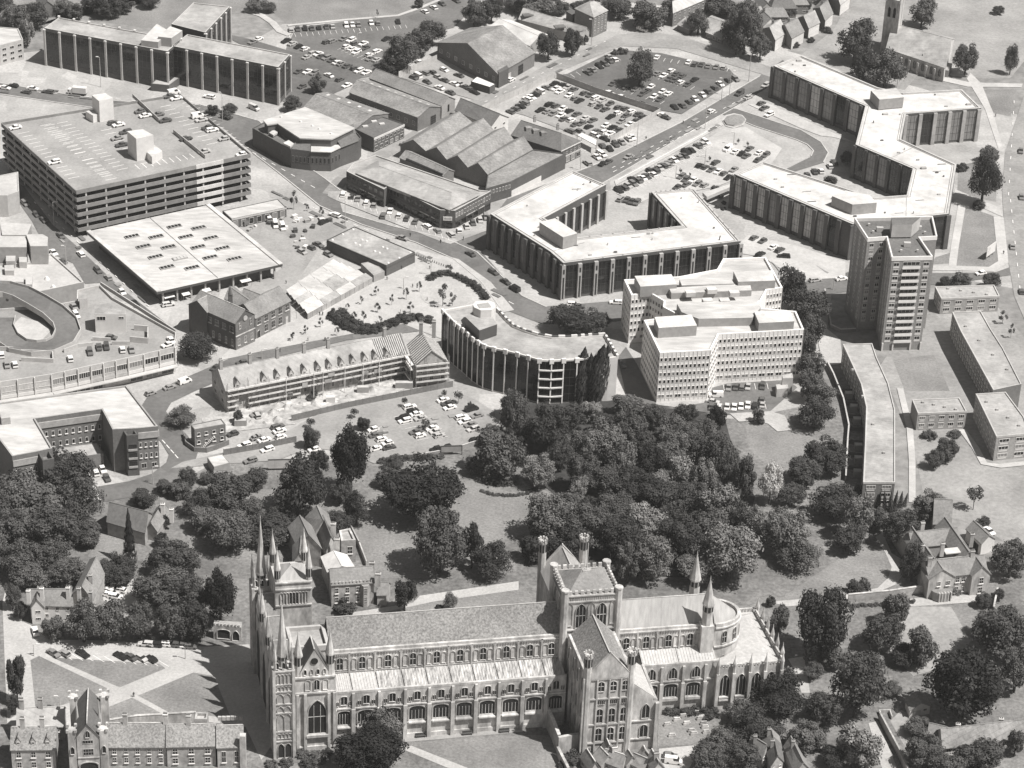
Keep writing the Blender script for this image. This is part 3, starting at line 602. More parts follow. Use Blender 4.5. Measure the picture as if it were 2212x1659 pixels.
# ------------------------------------------------------------------ small street things
def lamp(k, u, v, vt, label, arm=1, col=None):
    p = at(k, u, v); H = max(4, height(k, u, v, vt)); o = thing('street_lamp', label, 'street lamp', (p.x, p.y, 0), 0, 'street lamps')
    b = MB(); b.tube((0, 0, 0), (0, 0, H), .16, .09, 6); b.tube((0, 0, H-.05), (arm*1.4, 0, H+.2), .07, .06, 5); b.out('post', col or M_CONC, o, False)
    h = MB(); h.box(arm*1.2-.35, arm*1.2+.75, -.22, .22, H+.12, H+.36); h.out('lamp_head', M_WHITE, o, False)
def person(k, u, v, label, m=None):
    p = at(k, u, v); o = thing('person', label, 'person', (p.x, p.y, .05), random.uniform(0, 6), 'people on foot'); b = MB()
    me = bpy.data.meshes.new('body'); m = m or M_METAL
    for s in (-1, 1):
        b.tube((0, s*.1, .9), (s*.12, s*.1, 0), .1, .07, 6, 0, True); b.tube((0, s*.23, 1.42), (s*.1, s*.28, .85), .065, .05, 6, 0, True)
    b.loft([(.13*math.cos(t), .19*math.sin(t), .85) for t in [.785*i for i in range(8)]], [(.12*math.cos(t), .25*math.sin(t), 1.45) for t in [.785*i for i in range(8)]])
    b.tube((0, 0, 1.43), (0, 0, 1.56), .06, .06, 6)
    for i in range(4):
        z0, z1 = 1.52+.065*i, 1.52+.065*(i+1); r0, r1 = (.08, .11, .115, .09, .03)[i], (.08, .11, .115, .09, .03)[i+1]
        b.tube((0, 0, z0), (0, 0, z1), r0, r1, 8, 0, i == 3)
    b.out('body', m, o, False)
def wallrun(name, label, cat, k, uv, h, m, th=.35, cap=None, posts=0, panel=None):
    """free-standing wall or fence along ground pixels"""
    P = pts(k, uv); o = thing(name, label, cat, (P[0].x, P[0].y, 0))
    for i in range(len(P)-1):
        w_ = Wall(P[i], P[i+1])
        if panel:
            n = max(1, int(w_.L/panel)); pl = w_.L/n
            for j in range(n):
                w_.box('panel', o, pl*j+.06, pl*(j+1)-.06, 0, h, -.05, .05, m); w_.box('post', o, pl*j-.09, pl*j+.09, 0, h+.15, -.1, .1, cap or m)
        else:
            w_.box('wall', o, -th/2, w_.L+th/2, 0, h, -th/2, th/2, m)
            if cap: w_.box('coping', o, -th/2-.05, w_.L+th/2+.05, h, h+.14, -th/2-.08, th/2+.08, cap)
    return o
# ------------------------------------------------------------------ buildings
def pil_facade(root, W_, z0, z1, n, pm, gm=None, pw=.9, dep=.6, nz=4, nx=3, fm=None, t0=0.0, t1=None, slot=None, capm=None, zp=None, gms=None):
    t1 = W_.L if t1 is None else t1; bw_ = (t1-t0)/n
    for i in range(n+1):
        t = t0+bw_*i
        W_.box('pilaster', root, t-pw/2, t+pw/2, 0, (zp or z1+.3), 0, dep, pm)
        if slot:
            W_.box('pilaster_slot', root, t-pw*.22, t+pw*.22, .6, z1*.68, dep, dep+.03, slot); W_.box('pilaster_slot', root, t-pw*.22, t+pw*.22, z1*.78, z1*.92, dep, dep+.03, slot)
        if capm: W_.box('pilaster_cap', root, t-pw/2-.1, t+pw/2+.1, (zp or z1+.3), (zp or z1+.3)+.5, -.6, dep+.15, capm)
    for i in range(n):
        W_.win(root, t0+bw_*(i+.5), (z0+z1)/2, bw_-pw-.1, z1-z0, nx, nz, fm or M_FRAMED, (random.choice(gms) if gms else gm) or M_GLASS, name='bay_window', bar=.14)
def box_on(root, name, k, uv, zt, h, wm, rm):               # rooftop box from its top corners
    P = pts(k, uv, zt); b = MB(); b.prism(P, zt-h, zt, 0, 1); return b.out(name, [wm, rm], root)
# --- office slab, top left
P = pts('a0', [(365, 238), (1378, 430), (1490, 335), (485, 150)], 17)
r1, P1 = block('office_block', 'long glass office block with pale pilasters beside the multi-storey car park', 'office', P, 17, M_BRICKD, M_ROOFG, .5, .5, cap=M_CONC)
pil_facade(r1, Wall(P1[0], P1[1], P1), 2.2, 16.2, 8, M_CONC, nz=5, capm=M_WHITE, gms=[M_GLASS])
for i in range(9):
    p = P1[3]+(P1[2]-P1[3])*(i/8); ubox('pilaster_cap', r1, (p.x, p.y, 17.9), (1, 1, .5), 0, M_WHITE)
P = pts('a0', [(1415, 385), (2289, 560), (2384, 455), (1540, 290)], 17); _, P2 = block('', '', '', P, 17, M_BRICKD, M_ROOFG, .5, .5, root=r1, cap=M_CONC)
pil_facade(r1, Wall(P2[0], P2[1], P2), 2.2, 16.2, 7, M_CONC, nz=5, capm=M_WHITE); pil_facade(r1, Wall(P2[1], P2[2], P2), 2.2, 16.2, 2, M_CONC, nz=5, capm=M_WHITE)
P = pts('a0', [(1410, 205), (1690, 275), (1890, 60), (1590, 28)], 17); _, P3 = block('', '', '', P, 17, M_BRICKD, M_ROOFG, .5, .5, root=r1, cap=M_CONC)
pil_facade(r1, Wall(P3[1], P3[2], P3), 2.2, 16.2, 5, M_CONC, nz=5, capm=M_WHITE)
P = [P1[1], P2[0], P2[3], P1[2]]; b = MB(); b.prism(P, 0, 16.4); b.out('glazed_link', [M_GLASS], r1)
box_on(r1, 'plant_room', 'a0', [(1160, 330), (1300, 345), (1400, 260), (1290, 195)], 20, 3.4, M_WALLG, M_ROOFW)
box_on(r1, 'plant_room', 'a0', [(1300, 300), (1410, 312), (1500, 250), (1400, 215)], 21.2, 4.6, M_WALLG, M_ROOFW)
P = pts('a0', [(1240, 690), (1390, 705), (1480, 640), (1350, 600)], 3.2); block('', '', '', P, 3.2, M_BRICKD, M_ROOFG, .2, .3, root=r1, pname='entrance_wall', rname='entrance_roof')
# --- multi-storey car park
H2 = 19.0
P = pts('a0', [(10, 1010), (625, 1568), (2060, 1265), (1480, 772)], H2+1)
r2 = thing('multi_storey_car_park', 'six-deck concrete multi-storey car park with two white lift towers on its roof', 'car park', cen(P, 0)); q2 = ccw(P)
b = MB(); b.poly([(p.x, p.y, H2) for p in q2]); b.out('roof_deck', M_CARP, r2)
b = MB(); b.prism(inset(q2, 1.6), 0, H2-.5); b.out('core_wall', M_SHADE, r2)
for lv in range(1, 7):
    z = H2*lv/6
    if lv < 6: b = MB(); b.prism(inset(q2, .3), z-.35, z, 0, 0, True); b.out('deck', M_CONCM, r2)
    for i in (0, 1, 2, 3):
        W_ = Wall(P[i], P[(i+1) % 4], P)
        if i == 1:
            for t0, t1, mm in ((0, .68, M_PRECAST), (.68, .84, M_ROOFW), (.84, 1, M_PRECAST)): W_.box('parapet', r2, W_.L*t0+.02, W_.L*t1-.02, z-.55, z+(1.0 if lv < 6 else 1.1), -.15+(.02 if t0 == .68 else 0), .15+(.12 if t0 == .68 else 0), mm)
        else: W_.box('parapet', r2, .16, W_.L-.16, z-.55, z+1.05, -.15, .15, M_PRECAST)
        for j in range(9):
            t = W_.L*(j+.5)/9
            if i < 2: W_.box('column', r2, t-.3, t+.3, z-H2/6+.9, z-.3, -.5, -.16, M_CONC)
def lift(uv, zb, h, extra, lab):
    box_on(r2, 'lift_tower', 'a0', uv, zb+h, h, M_WHITE, M_ROOFW)
    box_on(r2, 'lift_annexe', 'a0', extra, zb+3.2, 3.2, M_WHITE, M_ROOFL)
lift([(755, 782), (815, 832), (930, 805), (865, 765)], H2, 9.2, [(705, 915), (765, 950), (812, 935), (760, 900)], 0)
lift([(1045, 1078), (1120, 1140), (1262, 1110), (1175, 1062)], H2, 9.6, [(1210, 1250), (1250, 1290), (1335, 1240), (1270, 1190)], 0)
for A, B, h in (((1092, 800), (1310, 1005), 1.6), ((1428, 1095), (1690, 1305), 1.6)):
    W_ = Wall(at('a0', *A, H2), at('a0', *B, H2)); W_.box('ramp_wall', r2, 0, W_.L, H2, H2+h, -.15, .15, M_CONCM)
def rooflines(a, b_, n, dv, ln=4.6):
    A, B = at('a0', *a, H2), at('a0', *b_, H2); mb = MB(); d = (at('a0', a[0]+dv[0], a[1]+dv[1], H2)-A).normalized(); nn = Vector((-d.y, d.x, 0))*.12
    for i in range(n+1):
        c = A+(B-A)*(i/n); mb.poly([(q.x, q.y, H2+.02) for q in (c-nn, c+d*ln-nn, c+d*ln+nn, c+nn)])
    mb.out('bay_marking', M_PAINT, r2)
for a in (((330, 1035), (900, 1510), 18, (60, -12)), ((450, 1020), (905, 1420), 14, (-60, 12)), ((470, 1015), (960, 1400), 15, (60, -12)), ((150, 1100), (560, 1470), 13, (60, -12)),
          ((830, 1075), (1150, 1350), 9, (60, -12)), ((1150, 1390), (1600, 1300), 8, (-25, -22)), ((1320, 880), (1700, 1190), 10, (60, -12)), ((1500, 850), (1960, 1230), 14, (60, -12))): rooflines(*a)
# --- market hall
P = pts('a1', [(712, 388), (1290, 886), (2324, 655), (1725, 165)], 6.2)
r3 = thing('market_hall', 'market hall with broad pale flat roof and rows of dark rooflights', 'market hall', cen(P)); q3 = ccw(P)
b = MB(); b.prism(q3, 5.2, 6.2, 1, 0, True); b.out('roof', [M_ROOFL, M_METAL], r3)
i3 = inset(q3, 3.2); b = MB(); b.prism(i3, 0, 5.2); b.out('wall', M_BRICKD, r3)
for i in (0, 2): W_ = Wall(P[i], P[(i+1) % 4], P); W_.box('gutter', r3, 0, W_.L, 6.25, 6.6, -1.6, .1, M_ROOFW)
A, B = at('a1', 1225, 268, 6.2), at('a1', 1790, 768, 6.2); W_ = Wall(A, B); W_.box('roof_joint', r3, 0, W_.L, 6.2, 6.26, -.15, .15, M_ROOFD)
d0 = (P[2]-P[1]).normalized(); a0 = math.atan2(d0.y, d0.x)
for u, v in ((1085, 427), (1285, 430), (1435, 345), (1635, 357), (1180, 510), (1385, 515), (1530, 430), (1735, 440), (1280, 595), (1480, 605), (1630, 515), (1830, 525), (1375, 680), (1580, 685), (1730, 600), (1930, 612)):
    p = at('a1', u, v, 6.4); s = ubox('rooflight', r3, (p.x, p.y, 6.36), (5.6, 2.3, .5), a0, M_ROOFG)
    for j in range(4):
        o = ubox('rooflight_pane', r3, p+d0*(j-1.5)*1.35+Vector((0, 0, .24)), (1.0, 1.7, .12), a0, M_ROOFL if u == 1480 else M_GLASS)
for i in range(9):
    W_ = Wall(i3[0], i3[1]) if i < 0 else Wall(P[1], P[2], P); W_.box('column', r3, W_.L*(i+.5)/9-.3, W_.L*(i+.5)/9+.3, 0, 5.2, -1.5, -.9, M_CONCM)
for i, (u, v, w_) in enumerate(((1390, 920, 4), (2020, 790, 4), (1530, 900, 3), (1700, 870, 3))):
    p = at('a1', u, v, 2.6); o = thing('market_awning', 'pale canvas market awning, %s along front of the market hall' % nth(i, 4), 'awning', (p.x, p.y, 0), a0, 'awnings in front of the market hall')
    m = MB(); m.loft([(-w_/2, -1, 2.5), (w_/2, -1, 2.5), (w_/2, 1, 2.8), (-w_/2, 1, 2.8)], [(-w_/2, -1, 2.58), (w_/2, -1, 2.58), (w_/2, 1, 2.88), (-w_/2, 1, 2.88)]); m.out('canopy', M_CANVAS, o, False)
    for x in (-w_/2+.1, w_/2-.1):
        for y in (-.9, .9): m = MB(); m.tube((x, y, 0), (x, y, 2.55), .05, .05, 5); m.out('pole', M_POLE, o, False)
# canopy shed behind market hall
P = pts('a1', [(1830, 218), (1905, 288), (2356, 192), (2284, 122)], 4.2)
r, Pq = block('market_office', 'low flat-roofed shop range behind the market hall beside the market yard', 'shop', P, 4.2, M_BRICKD, M_ROOFL, .15, .3)
W_ = Wall(Pq[1], Pq[2], Pq); W_.grid(r, .3, 3.6, 1, 7, .6, .8, nx=1, gms=[M_GLASS, M_GLASSM]); W_.box('fascia', r, 0, W_.L, 3.7, 4.3, .02, .2, M_CONC)
# --- flat brick block with rooflights by the plaza
P = pts('b1', [(632, 457), (1125, 668), (1360, 556), (862, 345)], 4.6)
r, Pq = block('public_building', 'low dark brick block with stained flat roof and small round rooflights beside plaza', 'building', P, 4.4, M_BRICKD, M_ROOFG, .25, .35, cap=M_METAL)
for u, v in ((925, 455), (962, 465), (867, 480), (905, 498), (1095, 515), (1130, 528), (1030, 550), (1068, 562), (850, 370), (765, 410), (680, 455), (1320, 560), (1230, 605), (1140, 645)):
    p = at('b1', u, v, 4.5); m = MB(); m.tube((p.x, p.y, 4.4), (p.x, p.y, 4.75), .55, .4, 8, 0, True); m.out('rooflight', M_WHITE, r)
W_ = Wall(Pq[0], Pq[1], Pq); W_.box('fascia', r, 0, W_.L, 3.6, 3.9, .02, .12, M_METAL); W_ = Wall(Pq[1], Pq[2], Pq); W_.box('fascia', r, 0, W_.L, 3.6, 3.9, .02, .12, M_METAL)
P = pts('b1', [(915, 650), (1020, 750), (1110, 715), (1010, 630)], 3.0); block('kiosk', 'small grey flat-roofed kiosk against the low dark brick block', 'kiosk', P, 3.0, M_WALLG, M_ROOFG, .1, .25)
# --- market stall roofs
stall = [((330, 900), (620, 620)), ((400, 960), (760, 650)), ((350, 1010), (860, 700)), ((420, 1060), (930, 740))]
A, B = at('b1', 300, 870, 3), at('b1', 690, 615, 3); C, Dd = at('b1', 1020, 760, 3), at('b1', 480, 1060, 3)
for i in range(5):
    a, c = A.lerp(Dd, i/5), A.lerp(Dd, (i+.84)/5); bb, dd = B.lerp(C, i/5), B.lerp(C, (i+.84)/5)
    o = thing('market_stall_row', 'row of market stalls under pale sheet roofing, %s by the plaza' % nth(i, 5), 'market stall', cen([a, bb, dd, c]), 0, 'market stall rows')
    for j in range(4):
        s0, s1 = j/4+.002, (j+1)/4-.002; z0, z1 = 3.2, 2.5
        p = [a.lerp(bb, s0), a.lerp(bb, s1), c.lerp(dd, s1), c.lerp(dd, s0)]
        m = MB(); up = [Vector((q.x, q.y, z0 if n < 2 else z1)) for n, q in enumerate(p)]; m.loft([q-Vector((0, 0, .08)) for q in up], up); m.out('roof_sheet', random.choice([M_ROOFL, M_ROOFL, M_ROOFL, M_ROOFG]), o)
        m = MB(); q0, q1 = p[3], p[2]; m.poly([(q0.x, q0.y, .1), (q1.x, q1.y, .1), (q1.x, q1.y, 1.1), (q0.x, q0.y, 1.1)]); m.out('counter', M_WALLG, o)
        for q in (p[0], p[3]): m = MB(); m.tube((q.x, q.y, 0), (q.x, q.y, 2.6), .06, .06, 5); m.out('pole', M_POLE, o)
    if i == 4:
        for q0, q1, nn in ((c, dd, 14),):
            W_ = Wall(q0, q1)
            for j in range(nn): W_.box('shutter', o, W_.L*j/nn+.06, W_.L*(j+1)/nn-.06, 0, 2.5, .03, .1, random.choice([M_WALLG, M_CONCM, M_BRICKL]))
# --- theatre with many-sided pale roof
P = pts('b0', [(22, 1052), (112, 1005), (430, 880), (860, 1062), (918, 1130), (895, 1160), (750, 1212), (668, 1252), (500, 1248), (340, 1228)], 8.5)
r, Pq = block('theatre', 'dark brick many-sided theatre with pale polygonal roof by road bend', 'theatre', P, 8.0, M_BRICKD, M_ROOFD, .5, .3)
U = pts('b0', [(230, 1018), (150, 1030), (122, 998), (250, 958), (455, 893), (852, 1060), (668, 1150), (418, 1140)], 12); m = MB(); m.prism(U, 7.8, 12, 0, 0); m.out('upper_wall', [M_BRICKD], r)
m = MB(); m.prism([(p[0], p[1]) for p in inset(ccw(U), -.5)], 12.02, 12.5, 0, 0, True); m.out('upper_roof', M_ROOFL, r)
for u, v in ((420, 1000), (515, 1035), (572, 1060), (670, 1098), (258, 962)): p = at('b0', u, v, 12.6); m = MB(); m.tube((p.x, p.y, 12.4), (p.x, p.y, 13.0), .6, .45, 8, 0, True); m.out('roof_vent', M_WHITE, r)
m = MB(); q = pts('b0', [(415, 1142), (500, 1148), (500, 1246), (345, 1226)], 8.6); m.poly([(q[0].x, q[0].y, 11.6), (q[1].x, q[1].y, 11.6), (q[2].x, q[2].y, 8.7), (q[3].x, q[3].y, 8.7)]); m.out('sloped_roof', M_ROOFD, r)
m = MB(); q = pts('b0', [(690, 1140), (850, 1065), (895, 1155), (752, 1210)], 9); m.poly([(q[0].x, q[0].y, 11.6), (q[1].x, q[1].y, 11.6), (q[2].x, q[2].y, 8.7), (q[3].x, q[3].y, 8.7)]); m.out('sloped_roof', M_ROOFD, r)
box_on(r, 'roof_terrace', 'b0', [(503, 1245), (505, 1195), (735, 1190), (748, 1212), (668, 1250)], 8.9, .3, M_ROOFW, M_ROOFW); box_on(r, 'rooflight', 'b0', [(275, 1175), (335, 1205), (365, 1180), (320, 1150)], 9.4, .8, M_ROOFW, M_ROOFW); box_on(r, 'rooflight', 'b0', [(160, 1090), (195, 1110), (232, 1085), (200, 1062)], 9.4, .8, M_ROOFW, M_ROOFW)
for i, n in ((7, 5), (6, 3), (8, 5), (9, 2)):
    W_ = Wall(Pq[i], Pq[(i+1) % 10], Pq)
    for j in range(n): W_.win(r, W_.L*(j+.5)/n, 4.6, .9, 2.6, 1, 1, M_BRICK)
# --- corner store
P = pts('b0', [(795, 1405), (1105, 1555), (1150, 1520), (1565, 1725), (1690, 1730), (1985, 1570), (1890, 1560), (1035, 1270), (850, 1340)], 8)
r, Pq = block('corner_store', 'wide two-storey corner shop with long pale hipped roof and white sign', 'shop', P, 7.4, M_BRICKD, M_ROOFG, .5, .5, cap=M_CONC)
q = pts('b0', [(880, 1400), (1640, 1700), (1880, 1580), (1060, 1300)], 9.6); gable(r, q[0], q[1], q[2], q[3], 8.4, 10.4, M_ROOFG, M_ROOFG, z0=7, hip0=6, hip1=6, ov=.5)
for i, n in ((2, 14), (4, 13), (0, 7)):
    W_ = Wall(Pq[i], Pq[i+1], Pq); W_.grid(r, 4.3, 7.0, 1, n, .62, .7, nx=2, gms=[M_GLASS, M_GLASS, M_GLASSM], fm=M_FRAMED if i < 4 else M_FRAME)
    W_.box('fascia', r, .2, W_.L-.2, 2.9, 3.7, .02, .25, M_METAL); W_.grid(r, .2, 2.8, 1, max(3, n//2), .86, .9, nx=2, gms=[M_GLASS], fm=M_FRAMED)
    for t0, t1 in (((.62, .82), (.84, .95)) if i == 2 else ((.3, .62), (.65, .82)) if i == 4 else ((.35, .8),)):
        nl = int(W_.L*(t1-t0)/.55)                             # raised fascia lettering too small to read
        for j in range(nl):
            if random.random() < .88: W_.box('fascia_letter', r, W_.L*t0+.55*j, W_.L*t0+.55*j+.36, 3.1, 3.1+random.choice([.34, .34, .45]), .25, .3, M_CANVAS)
W_ = Wall(Pq[3], Pq[4], Pq); W_.box('sign_board', r, W_.L*.22, W_.L*.82, 3.6, 5.2, .05, .3, M_WHITE); W_.win(r, W_.L/2, 1.4, W_.L*.7, 2.6, 3, 1, M_FRAMED)
for t0, t1, a in ((.31, .40, M_WALLG), (.42, .52, M_CONC), (.54, .61, M_CONC), (.64, .73, M_WALLG)): W_.box('sign_lettering', r, W_.L*t0, W_.L*t1, 4.15, 4.7, .3, .33, a)
# --- four-gabled workshop
apx = [(1320, 1135), (1490, 1208), (1665, 1280), (1845, 1338)]; val = [(1240, 1190), (1450, 1245), (1622, 1315), (1795, 1380), (1960, 1440)]
end = [(1610, 960), (1830, 1010), (2010, 1075), (2170, 1150), (2330, 1235)]
ra = thing('gabled_workshop', 'brick workshop with four parallel asbestos gable roofs behind corner store', 'workshop', at('b0', 1700, 1350))
for i in range(4):
    A, B, C, Dd = at('b0', *val[i+1], 6), at('b0', *end[i+1], 6), at('b0', *end[i], 6), at('b0', *val[i], 6)
    gable(ra, A, B, C, Dd, 6, 9.6, M_BRICK, M_ROOFM, ov=.2)
P = pts('b0', [(1960, 1440), (1940, 1560), (2150, 1500), (2600, 1270), (2330, 1235)], 6.4); rb, Pq = block('workshop_range', 'long flat-topped brick range along the side street beside gabled workshop', 'workshop', P, 6.4, M_BRICKD, M_ROOFM, .4, .3)
W_ = Wall(Pq[1], Pq[2], Pq); W_.grid(rb, 3.6, 6.0, 1, 8, .6, .65, nx=2); W_ = Wall(Pq[2], Pq[3], Pq); W_.box('white_wall_panel', rb, .4, W_.L*.55, 0, 2.6, .02, .12, M_WHITE)
rc_ = thing('lean_to_shed', 'shed with dark rooflight strip between corner store and gabled workshop', 'shed', at('b0', 1450, 1350))
q = pts('b0', [(1235, 1290), (1590, 1440), (1680, 1400), (1330, 1240)], 5); gable(rc_, q[0], q[1], q[2], q[3], 4.6, 6.4, M_BRICK, M_ROOFM)
q = pts('b0', [(1290, 1300), (1590, 1430)], 5.6); W_ = Wall(q[0], q[1])
for j in range(14): W_.box('rooflight_pane', rc_, W_.L*j/14+.05, W_.L*(j+1)/14-.05, 5.3, 5.55, -.3, .5, M_GLASS)
# --- sheds west of the compound
ra = thing('workshop_shed', 'long shed with pale rooflit slope and dark loading door in its gable', 'shed', at('b0', 1200, 850))
q = pts('b0', [(820, 760), (1382, 965), (1570, 880), (950, 650)], 6.5); g = gable(ra, q[0], q[1], q[2], q[3], 6.5, 9, M_BRICK, M_ROOFM)
W_ = Wall(q[1], q[2]); W_.win(ra, W_.L*.68, 2.2, 3.4, 4.0, 2, 4, M_METAL, M_SHADE); W_ = Wall(q[0], q[1]); W_.grid(ra, 1.5, 5.2, 1, 9, .35, .5)
for j in range(9): p = g['m0'].lerp(g['m1'], (j+.5)/9)+(q[0]-q[3]).normalized()*-2.4; ubox('rooflight', ra, (p.x, p.y, 8.35), (1.5, 1.2, .2), math.atan2(g['d'].y, g['d'].x), M_ROOFW)
rb = thing('brick_shed', 'dark-roofed brick shed between pale rooflit shed and compound', 'shed', at('b0', 1400, 750))
q = pts('b0', [(985, 640), (1580, 870), (1690, 815), (1090, 590)], 6.5); gable(rb, q[0], q[1], q[2], q[3], 6.5, 9.2, M_BRICKL, M_ROOFT); W_ = Wall(q[1], q[2]); W_.win(rb, W_.L*.5, 4, 1.1, 3.2, 1, 2, M_FRAMED)
rcs = thing('rooflit_shed', 'low asbestos-roofed shed with five white rooflight strips behind theatre', 'shed', at('b0', 800, 900))
q = pts('b0', [(450, 870), (870, 1050), (1140, 925), (640, 752)], 5.5); g = gable(rcs, q[0], q[1], q[2], q[3], 5, 7.6, M_BRICK, M_ROOFM)
for j in range(5): p = g['m0'].lerp(g['m1'], (j+.6)/5.4)+(q[0]-q[3]).normalized()*-3.2; ubox('rooflight', rcs, (p.x, p.y, 6.75), (1.3, 4.0, .25), math.atan2(g['d'].y, g['d'].x), M_ROOFW)
P = pts('b0', [(870, 1062), (1020, 1135), (1272, 1020), (1090, 958)], 6.5); r, Pq = block('flat_roofed_shop', 'dark flat-roofed two-storey shop with pale upper front beside theatre', 'shop', P, 6.3, M_BRICKD, M_ROOFD, .3, .3)
W_ = Wall(Pq[1], Pq[2], Pq); W_.box('fascia', r, 0, W_.L, 5.5, 6.5, .02, .2, M_WHITE); W_.grid(r, 3.2, 5.3, 1, 8, .6, .7); W_.grid(r, .3, 2.8, 1, 6, .6, .7, gms=[M_GLASS, M_GLASSM])
for u, v in ((950, 1035), (1023, 995), (1088, 1015)): p = at('b0', u, v, 6.6); ubox('rooflight', r, (p.x, p.y, 6.5), (2.2, 1.5, .4), .4, M_ROOFW)
# --- dark-roofed houses by the compound
ra = thing('slate_roofed_house', 'house with dark slate roof and white gable beside the road to compound', 'house', at('b0', 1900, 960))
q = pts('b0', [(1690, 905), (1985, 1040), (2128, 965), (1780, 840)], 5.5); gable(ra, q[0], q[1], q[2], q[3], 5.5, 9, M_WHITE, M_ROOFD); W_ = Wall(q[1], q[2]); W_.grid(ra, .5, 5, 2, 2, .25, .5)
rb = thing('public_house', 'brick public house with dark hipped roof and three square roof vents', 'public house', at('c0', 400, 1150))
q = pts('c0', [(100, 1110), (505, 1240), (672, 1160), (255, 1020)], 7); gable(rb, q[0], q[1], q[2], q[3], 7, 11, M_BRICKD, M_ROOFD, hip1=5); W_ = Wall(q[1], q[2]); W_.grid(rb, 3.8, 6.8, 1, 5, .4, .65, nx=1, nz=2); W_.box('fascia', rb, 0, W_.L, 3.2, 3.8, .02, .3, M_CONC); W_.grid(rb, .3, 3.1, 1, 4, .7, .8, gms=[M_GLASS, M_GLASSM]); W_.box('cornice', rb, -.2, W_.L+.2, 6.7, 7.1, .02, .4, M_WHITE)
for u, v in ((240, 1055), (300, 1075), (365, 1095)): p = at('c0', u, v, 9.8); ubox('roof_vent', rb, (p.x, p.y, 9.2), (2.6, 2.4, 2.6), .3, M_ROOFM)
for u, v in ((290, 975), (480, 1040)): p = at('c0', u, v, 11); chimney(rb, p, 9.5, 12, 1, .8, .3, M_BRICKL, 2)
o = thing('canopy_lorry_shed', 'white mono-pitch canopy over the compound entrance beside public house', 'canopy', at('c0', 740, 1160)); q = pts('c0', [(640, 1110), (795, 1195), (800, 1150), (680, 1090)], 4); m = MB(); m.prism(q, 3.7, 4, 0, 0, True); m.out('canopy_roof', M_WHITE, o)
for p in q: m = MB(); m.tube((p.x, p.y, 0), (p.x, p.y, 3.7), .12, .12, 6); m.out('post', M_POLE, o)
# --- big garage hall, top centre
ra = thing('garage_hall', 'big brick garage hall with broad pitched roof at top of the photo', 'garage', at('b0', 1900, 450))
q = pts('b0', [(1545, 352), (2040, 608), (2345, 432), (1810, 232)], 6.5); gable(ra, q[1], q[2], q[3], q[0], 6.5, 13.5, M_BRICK, M_ROOFM)
W_ = Wall(q[1], q[2]); W_.win(ra, W_.L*.62, 2.4, 4, 4.4, 2, 3, M_METAL, M_SHADE); W_.win(ra, W_.L*.3, 2.0, 3.4, 3.4, 2, 2, M_WHITE, M_GLASSL); W_ = Wall(q[0], q[1]); W_.grid(ra, 1.5, 5.5, 1, 8, .35, .5, gms=[M_GLASS, M_GLASSM])
q = pts('b0', [(1985, 540), (2050, 620), (2130, 580), (2060, 480)], 6); m = MB(); m.prism(q, 0, 7.2); m.out('side_wing', M_BRICKD, ra)
P = pts('b0', [(1820, 668), (1975, 715), (2020, 690), (1870, 628)], 3.5); block('brick_outhouse', 'small flat-roofed brick outhouse in the compound before garage hall', 'outhouse', P, 3.4, M_BRICKD, M_CANVAS, .1, .2)
ra = thing('white_roofed_works', 'works building with bright white sheet roof behind garage hall', 'workshop', at('c0', 150, 270))
q = pts('c0', [(-80, 200), (250, 360), (400, 270), (90, 150)], 6); gable(ra, q[0], q[1], q[2], q[3], 5, 7, M_BRICKL, M_ROOFW)
rb = thing('stone_roofed_works', 'long low works with patched pale roof beside two round trees', 'workshop', at('c0', 400, 200))
q = pts('c0', [(160, 150), (690, 290), (740, 250), (230, 70)], 5); gable(rb, q[0], q[1], q[2], q[3], 4.5, 7.5, M_BRICKL, M_ROOFG); 
for u, v in ((235, 115), (495, 210)): p = at('c0', u, v, 7); ubox('roof_patch', rb, (p.x, p.y, 6.6), (5, 3.2, .5), .35, M_ROOFD)
ra = thing('tall_brick_house', 'three-storey brick house with hipped slate roof at the top junction', 'house', at('c0', 760, 200))
q = pts('c0', [(622, 68), (775, 140), (890, 85), (745, 10)], 10); gable(ra, q[1], q[2], q[3], q[0], 10, 13.5, M_BRICK, M_ROOFG, hip0=4, hip1=4); W_ = Wall(q[1], q[2]); W_.grid(ra, .8, 9.6, 3, 4, .4, .6, nz=2); chimney(ra, q[3], 10, 14.5)
q = pts('c0', [(550, 100), (600, 130), (640, 105), (590, 75)], 5); m = MB(); m.prism(q, 0, 5.4); m.out('rear_wing', M_BRICKD, ra)
ra = thing('long_terrace', 'long pale-roofed terrace under trees at the top edge', 'terrace', at('c0', 1600, 60))
q = pts('c0', [(1430, 105), (1770, -40), (1720, -90), (1410, 40)], 7); gable(ra, q[0], q[1], q[2], q[3], 7, 10.5, M_BRICK, M_ROOFL); W_ = Wall(q[0], q[1]); W_.grid(ra, .6, 6.6, 2, 9, .3, .5)
ra = thing('bungalow', 'low bungalow with wide grey roof below tall tree at top junction', 'bungalow', at('c0', 1800, 250))
q = pts('c0', [(1700, 262), (1835, 315), (1885, 180), (1750, 130)], 3); gable(ra, q[0], q[1], q[2], q[3], 3, 6.2, M_BRICK, M_ROOFG, ov=.6); W_ = Wall(q[0], q[1]); W_.grid(ra, .3, 2.8, 1, 3, .5, .6)
rb = thing('bungalow', 'bungalow with grey hipped roof half hidden left of tall tree', 'bungalow', at('c0', 1530, 200))
q = pts('c0', [(1465, 200), (1560, 240), (1650, 175), (1560, 130)], 3); gable(rb, q[0], q[1], q[2], q[3], 3, 6, M_BRICK, M_ROOFG, hip0=2.5, hip1=2.5, ov=.5)
